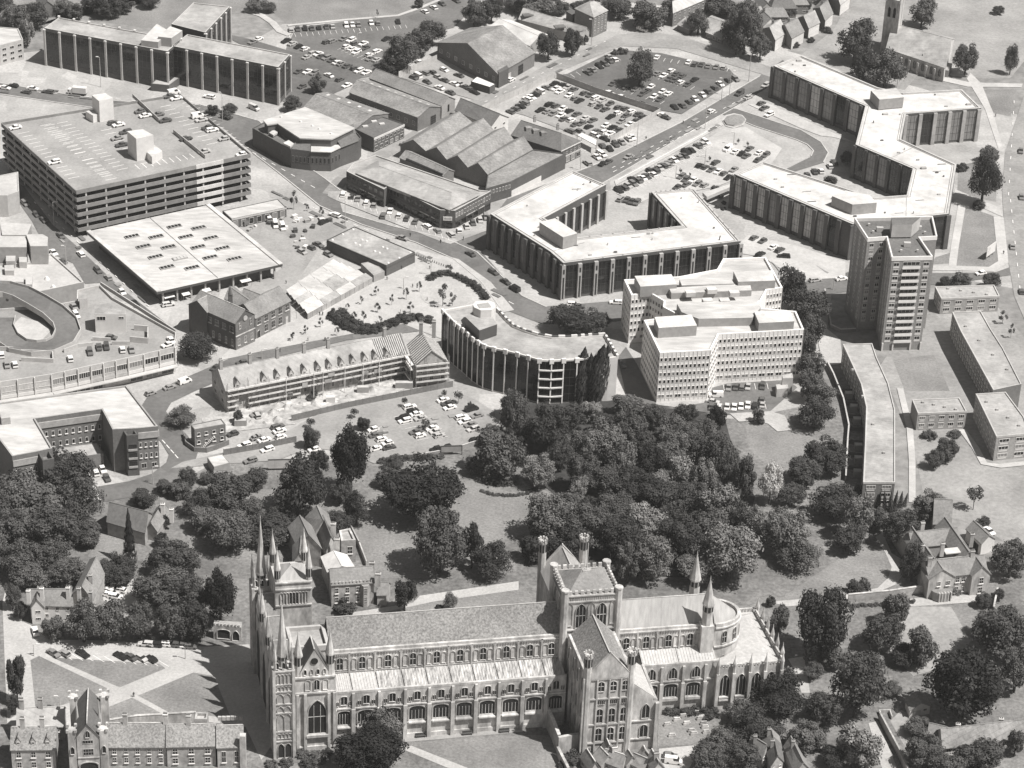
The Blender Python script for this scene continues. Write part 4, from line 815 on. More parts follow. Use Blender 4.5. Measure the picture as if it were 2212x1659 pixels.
# --- semi-detached houses, top right
for i, (a, b_, c) in enumerate((((60, 235), (165, 330), (255, 268)), ((180, 215), (300, 315), (402, 260)), ((345, 150), (440, 230), (530, 185)), ((475, 70), (575, 170), (640, 110)), ((620, -60), (700, 40), (780, -20)))):
    A, B, C = at('d0', *a, 5.5), at('d0', *b_, 5.5), at('d0', *c, 5.5)
    o = thing('gabled_house', 'gabled house with pale front, %s in the row of five, top right' % nth(i, 5), 'house', cen([A, B, C]), 0, 'row of gabled houses')
    gable(o, B, C, C+A-B, A, 5.5, 9, M_BRICK, M_ROOFT if i % 2 else M_ROOFG, wall=True); W_ = Wall(B, C); W_.box('render_panel', o, .2, W_.L-.2, .1, 5.3, .01, .06, M_WHITE); W_.grid(o, .6, 5.2, 2, 2, .45, .55, nx=3); chimney(o, A.lerp(C, .4), 8, 10.3)
for i, (u, v) in enumerate(((230, 60), (330, 30), (110, -40), (480, -60), (160, 130), (20, 20))):
    p = at('d0', u, v, 4); o = thing('suburban_house', 'suburban house with grey roof, %s of those beyond the gabled row' % nth(i, 6), 'house', (p.x, p.y, 0), 0, 'suburban houses at the top edge')
    q = [Vector((p.x+x, p.y+y, 0)) for x, y in ((-6, -4.5), (6, -3), (5, 5), (-7, 3.5))]; gable(o, q[0], q[1], q[2], q[3], 5, 8, M_BRICK, random.choice([M_ROOFT, M_ROOFG, M_ROOFD]), hip0=2, hip1=2); W_ = Wall(q[0], q[1]); W_.grid(o, .5, 4.8, 2, 3, .4, .5, nx=3)
# --- parish church, top right
ra = thing('parish_church', 'stone parish church with square tower and long pale roof, top right', 'church', at('d0', 1350, 400))
q = pts('d0', [(1080, 380), (1560, 540), (1640, 300), (1160, 200)], 8); gable(ra, q[0], q[1], q[2], q[3], 7, 13.5, M_STONE, M_ROOFG)
W_ = Wall(q[0], q[1])
for j in range(7): W_.win(ra, W_.L*(j+.5)/7, 4, 1.6, 3.8, 2, 1, M_STONE, kind='point', bar=.14); W_.box('buttress', ra, W_.L*j/7-.4, W_.L*j/7+.4, 0, 5.5, 0, 1, M_STONE)
q = pts('d0', [(1030, 390), (1150, 420), (1190, 330), (1070, 310)], 3); b = MB(); b.prism(q, 0, 27); b.out('tower', M_STONE, ra)
W_ = Wall(q[0], q[1])
for t in (.32, .68): W_.win(ra, W_.L*t, 21, 1.5, 5, 1, 1, M_STONED, kind='point')
for p in q: m = MB(); m.tube((p.x, p.y, 26), (p.x, p.y, 30), .7, .1, 6, 0, True); m.out('pinnacle', M_STONE, ra)
q = pts('d0', [(1330, 500), (1410, 520), (1450, 430), (1390, 400)], 5); gable(ra, q[1], q[2], q[3], q[0], 4.5, 8.5, M_STONE, M_ROOFG)
q = pts('d0', [(1420, 560), (1590, 580), (1620, 520), (1450, 500)], 3.5); b = MB(); b.prism(q, 0, 3.5, 0, 1); b.out('vestry', [M_BRICK, M_ROOFG], ra)
# --- V-shaped office block
H = 15.0
VP = [(-75, 240), (415, 548), (525, 645), (1985, 465), (1600, 32), (1250, 60), (1500, 338), (645, 435), (368, 275), (878, 0), (600, -117)]
P = pts('c1', VP, H); r, Pq = block('angular_office_block', 'white-roofed V-shaped office block with glazed bays and slotted pilasters', 'office', P, H-.4, M_BRICKD, M_ROOFW, .4, .7, cap=M_CONC)
pil_facade(r, Wall(Pq[2], Pq[3], Pq), 1.2, H-1.2, 11, M_CONCM, nz=4, nx=3, slot=M_SHADE, pw=1.5, dep=1.1, zp=H-.8)
pil_facade(r, Wall(Pq[0], Pq[1], Pq), 3, H-1, 8, M_BRICKD, nz=4, pw=1.8, dep=1.0, zp=H-.8, gms=[M_GLASS, M_GLASS, M_GLASSM]); pil_facade(r, Wall(Pq[1], Pq[2], Pq), 3, H-1, 2, M_BRICKD, nz=4, pw=1.8, dep=1.0, zp=H-.8)
pil_facade(r, Wall(Pq[8], Pq[9], Pq), 1.5, H-3, 6, M_CONC, nz=3, pw=1.2, dep=.8, t0=8, zp=H-2.5); pil_facade(r, Wall(Pq[5], Pq[6], Pq), 3, H-1, 5, M_BRICKD, nz=4, pw=1.6, dep=.6, gms=[M_GLASS, M_GLASSM])
box_on(r, 'plant_room', 'c1', [(330, 310), (525, 435), (642, 400), (458, 277)], H+4.6, 4.8, M_WALLG, M_ROOFW)
W_ = Wall(at('c1', 415, 548, H), at('c1', 700, 470, H)); W_.box('roof_joint', r, 0, W_.L, H-.38, H-.3, -.15, .15, M_ROOFG)
for i in (2, 3, 4, 6):                                       # roof-edge railing lamps
    W_ = Wall(Pq[i], Pq[i+1], Pq)
    for j in range(1, 9): W_.box('roof_fixing', r, W_.L*j/9-.2, W_.L*j/9+.2, H, H+.35, -.5, -.1, M_CONCM)
# --- stepped S-shaped office block, right
SP = [(150, 540), (372, 452), (1010, 718), (1215, 760), (1700, 733), (1860, 888), (1240, 935), (1200, 1145), (1655, 1350), (1590, 1757), (800, 1842), (-174, 1430), (60, 1325), (975, 1622), (1245, 1602), (1295, 1385), (825, 1187), (905, 870)]
P = pts('d0', SP, H); r, Pq = block('stepped_office_block', 'white-roofed zigzag office block with brick piers and tall glazed bays, right', 'office', P, H-.4, M_BRICKD, M_ROOFW, .4, .8, cap=M_CONC)
GM = [M_GLASSM, M_GLASSM, M_GLASSL, M_GLASSL, M_GLASSK]  # paler panes put the bays' reflections into the glass colour
pil_facade(r, Wall(Pq[17], Pq[0], Pq), 1.5, H-.8, 7, M_BRICKD, nz=4, pw=1.7, dep=.8, t0=2, gms=GM); pil_facade(r, Wall(Pq[5], Pq[6], Pq), 1.0, H-.8, 5, M_CONCM, nz=4, pw=1.6, dep=.9, t0=1, t1=None, gms=[M_GLASS, M_GLASSM])
pil_facade(r, Wall(Pq[15], Pq[16], Pq), 1.5, H-.8, 5, M_BRICKD, nz=4, pw=1.5, dep=.6, gms=[M_GLASS, M_GLASS, M_GLASSM]); pil_facade(r, Wall(Pq[10], Pq[11], Pq), 1.5, H-.8, 9, M_BRICKD, nz=4, pw=1.9, dep=.9, t0=6, gms=GM)
pil_facade(r, Wall(Pq[9], Pq[10], Pq), 1.5, H-.8, 5, M_BRICKD, nz=4, pw=1.9, dep=.9)
box_on(r, 'plant_room', 'd0', [(950, 742), (1022, 818), (1222, 800), (1160, 724)], H+4.5, 4.6, M_WALLG, M_ROOFW); box_on(r, 'plant_room', 'd1', [(632, 95), (800, 165), (1000, 150), (940, 85), (740, 50)], H+4.0, 4.3, M_WALLG, M_ROOFW)
for a, b_ in (((1120, 1290), (1310, 1200)), ((1245, 1600), (1240, 1830))): W_ = Wall(at('d0', *a, H), at('d0', *b_, H)); W_.box('roof_joint', r, 0, W_.L, H-.38, H-.3, -.12, .12, M_ROOFG)
for u, v in ((360, 495), (1755, 855), (1385, 1380), (1070, 935)): p = at('d0', u, v, H); ubox('roof_hatch', r, (p.x, p.y, H), (2.2, 1.2, .6), .2, M_CONCM)
o = thing('link_bridge', 'pale covered walkway between the V-shaped and zigzag office blocks', 'walkway', at('rc', 1500, 920)); q = pts('rc', [(1310, 900), (1735, 770), (1745, 800), (1370, 960)], 4); m = MB(); m.prism(q, 2.6, 4, 0, 0, True); m.out('deck', M_CONC, o)
for t in (.1, .5, .9): p = q[0].lerp(q[1], t); m = MB(); m.tube((p.x, p.y, 0), (p.x, p.y, 2.6), .25, .25, 6); m.out('pillar', M_CONCM, o)

for k, root_uv, n, zz in (('c1', VP, 22, 14.7), ('d0', SP, 30, 14.7)):   # small outlets, pipes and hatches scattered on the two pale roofs
    Q = pts(k, root_uv, 15); rr_ = random.Random(n); xs = [p.x for p in Q]; ys = [p.y for p in Q]; root_ = [o for o in bpy.data.objects if o.name.startswith('angular_office' if n == 22 else 'stepped_office')][0]; c_ = 0
    while c_ < n:
        p = Vector((rr_.uniform(min(xs), max(xs)), rr_.uniform(min(ys), max(ys)), 0)); ok = all(inside(p+Vector((dx, dy, 0)), Q) for dx in (-2, 2) for dy in (-2, 2))
        if ok: s_ = rr_.choice([(.5, .5, .5), (1.2, .7, .35), (.35, .35, .9), (3.5, .15, .2)]); ubox('roof_outlet', root_, (p.x, p.y, zz+s_[2]/2), s_, .22, rr_.choice([M_CONCM, M_METAL, M_WALLG])); c_ += 1

for root_, Q in ((bpy.data.objects['angular_office_block'], pts('c1', VP, 15)), (bpy.data.objects['stepped_office_block'], pts('d0', SP, 15))):   # darker strips added for the parapets' shadow line inside the roof edge
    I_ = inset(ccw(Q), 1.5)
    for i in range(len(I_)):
        W_ = Wall(I_[i], I_[(i+1) % len(I_)]); W_.box('roof_shade_strip', root_, 0, W_.L, 14.6, 14.85, -.11, .11, M_CONCM)
# --- white office block (two butterfly-shaped blocks and a link)
H = 19.5
def rib_wall(root, A, B, poly, rows, n, blank=0, z0=1.0, z1=None, gms=None, t0=0.0, t1=None, first=None):
    W_ = Wall(A, B, poly); z1 = z1 or H-1.2; t1 = W_.L if t1 is None else t1
    W_.grid(root, z0+(z1-z0)/rows, z1, rows-1, n, .62, .52, t0, t1, nx=1, gms=gms or [M_GLASSK, M_GLASSK, M_GLASS, M_GLASSK, M_GLASSM], fm=M_PANEL, bar=.1)
    W_.grid(root, z0, z0+(z1-z0)/rows, 1, max(1, n//2), .75, .5, t0, t1, nx=2, gms=[M_GLASSM, M_GLASS], fm=M_PANEL, bar=.12)
    for i in range(n+1): t = t0+(t1-t0)*i/n; W_.box('rib', root, max(.02, t-.07), min(W_.L-.02, t+.07), .8, H+.1, 0.01, .12, M_PANEL)
    return W_
P = pts('c1', [(1188, 1118), (1320, 1388), (1738, 1366), (1805, 1235), (2505, 1195), (2440, 1045), (2050, 1010), (1960, 1085), (1620, 1095), (1560, 1075)], H)
r, Pq = block('white_office_block', 'white ribbed six-storey office block with staggered plan, nearer wing with car park', 'office', P, H-.6, M_PANEL, M_ROOFL, .8, .6)
rib_wall(r, Pq[1], Pq[2], Pq, 6, 12); rib_wall(r, Pq[2], Pq[3], Pq, 6, 5); rib_wall(r, Pq[3], Pq[4], Pq, 6, 20); rib_wall(r, Pq[0], Pq[1], Pq, 6, 12)
for uv, hh in (([(1275, 1090), (1310, 1180), (1625, 1160), (1580, 1070)], 3.6), ([(2095, 1045), (2135, 1140), (2425, 1125), (2390, 1035)], 3.6)): box_on(r, 'penthouse', 'c1', uv, H+3.4, 4.0, M_WALLG, M_ROOFW)
P2 = pts('c1', [(1025, 785), (1085, 912), (1240, 895), (1352, 962), (1345, 1010), (1440, 1060), (1560, 1060), (1960, 1075), (2080, 1000), (2150, 960), (2200, 870), (2330, 850), (2190, 600), (1840, 612), (1790, 700), (1480, 760)], H)
r2_, Pq = block('white_office_block', 'white ribbed six-storey office block with staggered plan, farther wing behind the nearer', 'office', P2, H-.6, M_PANEL, M_ROOFL, .8, .6)
rib_wall(r2_, Pq[1], Pq[2], Pq, 6, 5); rib_wall(r2_, Pq[2], Pq[3], Pq, 6, 5); rib_wall(r2_, Pq[0], Pq[1], Pq, 6, 6); rib_wall(r2_, Pq[10], Pq[11], Pq, 6, 5)
for uv, zt in (([(1112, 752), (1160, 840), (1460, 822), (1415, 738)], 3.4), ([(1925, 715), (1965, 800), (2270, 790), (2240, 705)], 3.4), ([(1480, 780), (1500, 830), (1930, 815), (1900, 765)], 2.2), ([(1395, 850), (1415, 895), (2075, 870), (2060, 810)], 1.8), ([(1460, 980), (1500, 1050), (1640, 1105), (2080, 1095), (2150, 1010), (2110, 945)], 2.6)):
    box_on(r2_, 'penthouse', 'c1', uv, H+zt, zt+.8, M_WALLG, M_ROOFW if zt > 3 else M_ROOFL)
for u, v in ((1570, 900), (1745, 875), (1930, 900), (1710, 965), (1850, 965)): p = at('c1', u, v, H+2); ubox('roof_plant', r2_, (p.x, p.y, H+2.2), (3.5, 2.5, 1.6), .2, M_ROOFW)
P = pts('wd', [(1700, 330), (1710, 345), (1810, 340), (1815, 300), (1700, 290)], 4); block('entrance_lodge', 'small pale flat-roofed lodge at foot of the white office block', 'lodge', pts('wd', [(1755, 210), (1760, 240), (1860, 235), (1850, 190)], 6), 6, M_CONC, M_CONC, .1, .3)
block('kiosk_hut', 'pale hut beside the parked cars behind white office block', 'hut', pts('wd', [(1695, 300), (1705, 345), (1815, 335), (1800, 285)], 3.4), 3.4, M_CONC, M_CONC, .1, .3)
# --- curved office block with dark glass strips
H = 17.0
FR = [(-464, 1040), (-414, 1092), (-364, 1140), (-294, 1195), (-214, 1268), (-124, 1325), (-44, 1348), (50, 1368), (150, 1392), (240, 1418), (330, 1445), (430, 1450), (530, 1444), (640, 1440), (740, 1432), (905, 1428), (975, 1420)]
BK = [(868, 1235), (760, 1240), (640, 1250), (540, 1255), (430, 1255), (320, 1235), (220, 1205), (120, 1165), (60, 1110), (5, 1050), (-50, 1000), (-204, 985), (-450, 1030)]
P = pts('c1', FR+BK, H); r, Pq = block('curved_office_block', 'curving office block with dark glass strips and white mullions beside poplars', 'office', P, H-.5, M_WHITE, M_ROOFG, .6, .6)
for i in range(0, 14):
    W_ = Wall(Pq[i], Pq[i+1], Pq); k = max(1, int(round(W_.L/3.4)))
    for j in range(k):
        t0, t1 = W_.L*j/k, W_.L*(j+1)/k
        W_.win(r, (t0+t1)/2, H/2, t1-t0-.36, H-1.0, 2, 5, M_FRAMED, M_GLASSK, name='glass_strip', bar=.1)
        W_.box('mullion', r, t0-.2, t0+.2, .2, H+.3, .05, .35, M_PANEL); W_.box('mullion_head', r, t0-.75, t0+.75, H-1.1, H+.65, -.3, .45, M_PANEL)
    if i in (10, 11):
        for z in (3, 6.4, 9.8, 13.2): W_.box('floor_band', r, 0, W_.L, z-.22, z+.22, .1, .6, M_WHITE)
for i in range(len(FR)-1, len(Pq)-2):                      # black and white crenellated back edge
    W_ = Wall(Pq[i], Pq[i+1], Pq); n = max(1, int(W_.L/2.6))
    for j in range(n): W_.box('parapet_block', r, W_.L*j/n, W_.L*(j+.5)/n, H-.6, H+.75, -.45, .3, M_WHITE); W_.box('parapet_block', r, W_.L*(j+.5)/n, W_.L*(j+1)/n, H-.6, H+.55, -.43, .28, M_METAL)
box_on(r, 'plant_room', 'b1', [(1775, 1090), (1890, 1200), (2035, 1150), (1985, 1070), (1850, 1035)], H+4, 4.3, M_METAL, M_ROOFG)
box_on(r, 'lift_tower', 'b1', [(1835, 985), (1845, 1010), (1900, 1035), (1990, 1030), (2025, 1005), (2010, 970), (1960, 952), (1860, 960)], H+7, 7.4, M_WHITE, M_WHITE); box_on(r, 'lift_tower_roof', 'b1', [(1870, 985), (1890, 1015), (1990, 1008), (1960, 970)], H+7.15, .3, M_ROOFG, M_ROOFG)
# --- long range under scaffolding
A, B = at('sf', 98, 650, 8), at('sf', 1745, 322, 8); rg = at('sf', 50, 442, 12.8); dn = (B-A).normalized(); nn = Vector((-dn.y, dn.x, 0)); hw = abs((rg-A).dot(nn)); hw = min(max(hw, 3.5), 7)
r = thing('scaffolded_terrace', 'long stone terrace with dormers and chimneys', 'terrace', cen([A, B])); C, Dd = B+nn*hw*2, A+nn*hw*2
g = gable(r, A, B, C, Dd, 8, 12.8, M_STONED, M_ROOFG); W_ = Wall(A, B)
W_.grid(r, .8, 7.4, 2, 20, .3, .55, nx=2, gms=[M_GLASS]); WE = Wall(Dd, A); WE.grid(r, 1, 7.6, 2, 2, .3, .5, nx=2)
for u in (185, 425, 545, 668, 788, 912, 1012, 1125, 1228, 1335, 1430, 1535):
    t = (at('sf', u, 600-(u-185)*.19, 8)-A).dot(dn); a_ = W_.p(t-.9, 8, -.3); b_ = W_.p(t+.9, 8, -.3)
    gable(r, b_, b_-W_.n*2.6, a_-W_.n*2.6, a_, 9.6, 11.2, M_STONE, M_ROOFT, z0=8, ov=.15, rn='dormer_roof', wname='dormer_wall'); W_.win(r, t, 9.1, .8, 1.0, 2, 1, o=-.28, name='dormer_window')
for u, v in ((45, 400), (310, 355), (560, 310), (800, 265), (1015, 220), (1530, 130)):
    t = (at('sf', u, v+40, 12.8)-A).dot(dn); p = g['m0']+dn*t; chimney(r, p, 11.5, 16.5, 1.1, 1.0, math.atan2(dn.y, dn.x), M_BRICKL, 2)
a_, b_ = at('sf', 1800, 425, 8), at('sf', 2095, 392, 8); rr = rnd_quad(a_, b_, 14, a_+nn*20)
gable(r, rr[1], rr[2], rr[3], rr[0], 8, 13, M_STONED, M_ROOFD); W2 = Wall(a_, b_); W2.grid(r, .8, 7.4, 2, 3, .3, .55)
for u, v in ((1860, 120), (1840, 60)): p = at('sf', u, v, 14); chimney(r, rr[3].lerp(rr[2], .3 if v > 100 else .7)+Vector((2, 0, 0)), 11, 17.5, 1.3, 1.2, 0, M_BRICKL, 3)
for j in range(11):
    for e0, e1 in ((rr[0], rr[3]), (rr[1], rr[2])):
        p0 = e0.lerp(e1, (j+.3)/11); mid = (rr[0].lerp(rr[1], .5)).lerp(rr[3].lerp(rr[2], .5), (j+.3)/11); m = MB(); m.tube(Vector((p0.x, p0.y, 8.35)), Vector((mid.x, mid.y, 13.45)), .16, .16, 4); m.out('rafter', M_SLAB, r)
for j in range(14):
    t = W_.L*(.84+.011*j); p0, p1 = W_.p(t, 8.4, -.1), W_.p(t, 13.1, -hw+.1); m = MB(); m.tube(p0, p1, .15, .15, 4); m.out('rafter', M_SLAB, r)
b = MB(); a4 = [W_.p(W_.L*.835, 8.33, -.1), W_.p(W_.L*.995, 8.33, -.1), W_.p(W_.L*.995, 13.08, -hw+.1), W_.p(W_.L*.835, 13.08, -hw+.1)]; b.poly(a4); b.out('stripped_roof', M_ROOFD, r)
for j, (t_, z_) in enumerate(((.45, 0), (.5, 0), (.62, 0), (.3, 0), (.72, 0), (.81, 0))): m = MB(); p0 = W_.p(W_.L*t_, .2, 3.5); m.tube(p0, W_.p(W_.L*t_+.8, 9.5, 1.9), .14, .1, 5); m.out('ladder', M_SLAB, r)
s = thing('scaffolding', 'tube scaffolding with pale boarded lifts along the long stone terrace', 'scaffolding', (A.x, A.y, 0))
for WW, nb in ((W_, 18), (W2, 3), (Wall(W_.p(W_.L*.99, 0, 1), a_), 2)):
    for i in range(nb+1):
        for o_ in (.5, 1.7): m = MB(); p = WW.p(WW.L*i/nb, 0, o_); m.tube((p.x, p.y, 0), (p.x, p.y, random.uniform(8.9, 12.0)), .09, .09, 5); m.out('standard', M_POLE, s)
    for i in range(nb):
        for z in (2.1, 4.3, 6.5, 8.4):
            if (z < 3 and 6 < i < 13 and nb == 18) or random.random() < .07: continue
            WW.box('board', s, WW.L*i/nb+.03, WW.L*(i+1)/nb-.03, z, z+.12, .45, 1.75, M_SLAB); WW.box('guard_rail', s, WW.L*i/nb, WW.L*(i+1)/nb, z+.1, z+.75, 1.76, 1.82, M_SLAB)
for j in range(16):
    t = W_.L*random.uniform(.03, .95); z = random.choice([.2, 2.3, 4.5]); m = MB(); m.tube(W_.p(t, z, 1.85), W_.p(t+random.choice([-3.6, 3.6]), z+4.2, 1.85), .07, .07, 5); m.out('brace', M_POLE, s)
for j in range(8):
    t = W_.L*random.uniform(.1, .8); z = random.choice([2.3, 4.5, 6.7]); W_.box('debris_sheet', s, t, t+random.uniform(1.5, 3.4), z, z+random.uniform(1.2, 1.9), 1.84, 1.9, random.choice([M_WALLG, M_CONCM, M_CANVAS]))
TS = sorted(random.uniform(.08, .92) for j in range(12))
for j, t in enumerate(TS):
    p = W_.p(W_.L*t, 0, random.uniform(4.5, 8.5)); o = thing('timber_stack', 'stack of pale timber on the building site, %s' % nth(j, 12), 'timber stack', (p.x, p.y, .1), random.uniform(-.5, .9), 'timber stacks on the site')
    for k_ in range(4): b = MB(); x = random.uniform(-.3, .3); b.box(-1.8+x, 1.8+x, -.45+.24*k_, -.25+.24*k_, 0, .25+.1*(k_ % 2)); b.out('plank', M_SLAB, o, False)
# --- red-brick hall
def BR(u, v, z): return at('br', u, v, z)
r = thing('brick_hall', 'Victorian brick hall with clock roundel in its gable beside the plaza', 'hall', cen([BR(1120, 790, 11), BR(2055, 405, 8.6)]))
A, Dd, B, C = BR(1120, 790, 11), BR(1450, 640, 11), BR(380, 465, 11), BR(710, 315, 11); gable(r, A, B, C, Dd, 11, 14.6, M_BRICKD, M_ROOFT, cop=M_STONE)
W_ = Wall(A, Dd); W_.box('front_panel', r, .3, W_.L-.3, .1, 10.9, .01, .05, M_BRICK); m = MB(); c_ = W_.p(W_.L/2, 11.4, .1); m.tube(c_, c_+W_.n*.25, .95, .95, 16, 0, True); m.out('roundel', M_CONC, r)
for t in (.22, .78): W_.win(r, W_.L*t, 9.2, 1.0, 2.4, 2, 2, M_STONE, kind='round')
W_.box('string_course', r, 0, W_.L, 5.4, 5.8, .05, .25, M_STONE); W_.grid(r, 6, 7.4, 1, 7, .5, .8, nx=1, gms=[M_SHADE], fm=M_BRICK); W_.grid(r, 1.3, 4.6, 1, 3, .35, .8, nx=1, nz=2, kind='sill', fm=M_STONE)
WL = Wall(A, B); WL.grid(r, 6.3, 9.8, 1, 6, .5, .65, nx=3, nz=2, kind='sill', fm=M_STONE); WL.grid(r, 1.2, 4.6, 1, 7, .3, .75, nx=2, nz=2, kind='sill', fm=M_STONE)
gable(r, BR(330, 470, 11), BR(430, 410, 11)+(C-B)*.55, BR(640, 600, 11)+(C-B)*.5, BR(640, 600, 11), 11, 14, M_BRICKD, M_ROOFT, cop=M_STONE)
A, B = BR(1460, 705, 8.6), BR(2055, 405, 8.6); rr = rnd_quad(A, B, 11, C); gable(r, rr[0], rr[1], rr[2], rr[3], 8.6, 12.4, M_BRICK, M_ROOFT)
W_ = Wall(A, B); W_.grid(r, 5.0, 8.4, 1, 5, .55, .75, nx=2, nz=2, kind='sill', fm=M_STONE); W_.grid(r, .9, 4.6, 1, 5, .5, .75, nx=2, nz=2, kind='sill', fm=M_STONE, skip=((0, 0), (0, 4))); W_.win(r, 1.6, 1.7, 1.4, 3.2, 1, 1, M_STONE, M_SHADE, 'round', 'door'); W_.win(r, W_.L-2, 1.5, 1.3, 2.8, 1, 1, M_STONE, M_GLASSL, 'rect', 'door')
q = pts('br', [(940, 350), (1290, 540), (1450, 450), (1110, 160)], 9); gable(r, q[0], q[1], q[2], q[3], 8.5, 11, M_BRICK, M_ROOFT); q = pts('br', [(1220, 330), (1460, 440), (1680, 320), (1320, 200)], 8); gable(r, q[0], q[1], q[2], q[3], 7, 9.5, M_BRICK, M_ROOFT)
chimney(r, BR(1040, 420, 14), 11, 17, 1.4, 1.2, .3, M_BRICKD, 0); m = MB(); p = BR(1040, 420, 14); m.tube((p.x, p.y, 17), (p.x, p.y, 20.5), .9, .05, 6, 0, True); m.out('spirelet', M_ROOFD, r)
# --- shops with rooftop car park and ramp, left
H = 9.0
FRp = [(-320, 1620), (0, 1565), (480, 1492), (850, 1412), (1200, 1338), (1640, 1235)]
DK = FRp+[(1655, 1100), (1060, 770), (940, 652), (725, 700), (720, 800), (500, 840), (-320, 900)]
P = pts('e3', DK, H+1); r, Pq = block('shopping_block', 'white-edged shopping block with rooftop car park and curling ramp, left edge', 'shops', P, H, M_CONC, M_CARP, 1.0, .4, cap=M_CONC)
RD = r
for i in range(5):
    W_ = Wall(Pq[i], Pq[i+1], Pq); n = max(2, int(round(W_.L/5)))
    W_.grid(r, H-3.6, H-.8, 1, n, .86, .8, nx=5, gms=[M_GLASSL, M_GLASSL, M_GLASSM] if i < 2 else [M_GLASS, M_GLASS, M_GLASSM], bar=.12)
    W_.box('canopy', r, 0, W_.L, 2.9, 3.2, .02, 2.2, M_CONC); W_.grid(r, .2, 2.8, 1, n, .8, .85, nx=2, gms=[M_GLASS, M_GLASSM, M_GLASSL])
    W_.box('shop_fascia', r, .1, W_.L-.1, 3.4, 4.6, .02, .2, M_WHITE if i != 3 else M_CONCM)
    for j in range(n+1): W_.box('fin', r, W_.L*j/n-.15, W_.L*j/n+.15, 3.2, H+.9, .02, .5, M_WHITE)
W_ = Wall(Pq[5], Pq[6], Pq); W_.grid(r, .3, H-.6, 3, 2, .7, .6, nx=2)
b = MB(); ramp = [(-200, 680, 14), (60, 690, 13.8), (200, 730, 13.4), (350, 810, 13), (500, 900, 12.4), (610, 1000, 11.6), (640, 1090, 11), (590, 1180, 10.4), (470, 1235, 10), (320, 1250, 9.8), (170, 1225, 9.7), (60, 1150, 9.6), (10, 1050, 9.5), (30, 960, 9.4)]
C_ = [at('e3', u, v, z) for u, v, z in ramp]; wd_ = 4.2; Lf, Rf = [], []
for i in range(len(C_)):
    d = (C_[min(i+1, len(C_)-1)]-C_[max(i-1, 0)]); d.z = 0; d.normalize(); n_ = Vector((-d.y, d.x, 0)); Lf.append(C_[i]+n_*wd_); Rf.append(C_[i]-n_*wd_)
for i in range(len(C_)-1): b.poly([Rf[i], Rf[i+1], Lf[i+1], Lf[i]])
b.out('ramp_deck', M_ROAD, r)
for E_ in (Lf, Rf):
    b = MB()
    for i in range(len(E_)-1):
        z1 = Vector((0, 0, 1.0)); zl = Vector((0, 0, -1.2)); t_ = (E_[i]-C_[i]).normalized()*.25; t2 = (E_[i+1]-C_[i+1]).normalized()*.25
        b.poly([E_[i]+zl, E_[i+1]+zl, E_[i+1]+z1, E_[i]+z1]); b.poly([E_[i]+z1, E_[i+1]+z1, E_[i+1]+t2+z1, E_[i]+t_+z1]); b.poly([E_[i]+t_+z1, E_[i+1]+t2+z1, E_[i+1]+t2+zl, E_[i]+t_+zl])
    b.out('ramp_parapet', M_CONC, r)
for i in range(1, len(C_)-1, 2): m = MB(); m.tube((C_[i].x, C_[i].y, H), (C_[i].x, C_[i].y, C_[i].z-.1), .5, .5, 8); m.out('ramp_pier', M_CONCM, r)
q = pts('e3', [(110, 1040), (200, 960), (420, 1020), (480, 1090), (400, 1170), (250, 1190), (130, 1140)], H); b = MB(); b.prism(q, H, H+.25); b.out('island', M_CONC, r)
box_on(r, 'stair_block', 'e3', [(885, 850), (890, 930), (1180, 930), (1180, 880), (1100, 860), (1010, 825)], H+7.2, 7.2, M_WHITE, M_ROOFG)
W_ = Wall(at('e3', 890, 930, H+7.2), at('e3', 1180, 930, H+7.2)); W_.win(r, W_.L*.2, H+5.6, 3, 1.6, 3, 1); W_.win(r, W_.L*.85, H+5.8, 1.8, 1, 2, 1)
box_on(r, 'stair_block', 'e3', [(740, 720), (745, 790), (820, 780), (815, 735)], H+4, 4, M_CONC, M_ROOFG)
for a_, b_, hh in (((730, 1240), (600, 1290), 1.4), ((730, 1240), (870, 1225), 1.4), ((870, 1175), (1040, 1185), 1.4), ((1050, 1215), (1220, 1215), 1.4), ((1220, 1190), (1390, 1205), 2.2), ((1390, 1100), (1390, 1200), 2.2), ((1260, 1080), (1390, 1090), 2.2), ((200, 1300), (500, 1310), 1.6), ((200, 1370), (500, 1385), 1.6), ((495, 1310), (500, 1385), 1.6), ((0, 1270), (125, 1275), 1.6), ((945, 660), (1650, 1110), 1.5)):
    W_ = Wall(at('e3', *a_, H), at('e3', *b_, H)); W_.box('deck_wall', r, 0, W_.L, H, H+hh, -.2, .2, M_CONC)
P = pts('e3', [(-320, 480), (330, 455), (480, 365), (788, 640), (345, 735), (-320, 690)], 8.5); ra, Pq = block('department_store', 'pale department store with boxy plant rooms on flat roof, far left', 'shop', P, 8.5, M_WALLG, M_CONC, .6, .5, cap=M_CONC)
for uv, zt, hh in (([(-320, 190), (-320, 300), (250, 300), (250, 190)], 15, 6.5), ([(245, 180), (285, 290), (445, 290), (450, 205), (400, 178)], 16, 7.5), ([(0, 65), (20, 185), (255, 185), (295, 85)], 15.5, 7), ([(55, 360), (55, 430), (140, 430), (150, 350)], 11.5, 3), ([(175, 360), (180, 440), (250, 440), (255, 370)], 11, 2.5), ([(40, 470), (45, 520), (130, 520), (130, 465)], 10.5, 2), ([(-200, 580), (-200, 620), (220, 625), (225, 585)], 10.3, 1.8), ([(240, 560), (240, 650), (300, 650), (305, 570)], 10.6, 2.1)):
    box_on(ra, 'plant_room', 'e3', uv, zt, hh, M_CONC if zt < 14 else M_WALLG, M_CONC)
for u, v in ((440, 600), (500, 680)): p = at('e3', u, v, 8.6); m = MB(); m.tube((p.x, p.y, 8.5), (p.x, p.y, 9.6), 1.1, .5, 8, 0, True); m.out('roof_vent', M_WHITE, ra)
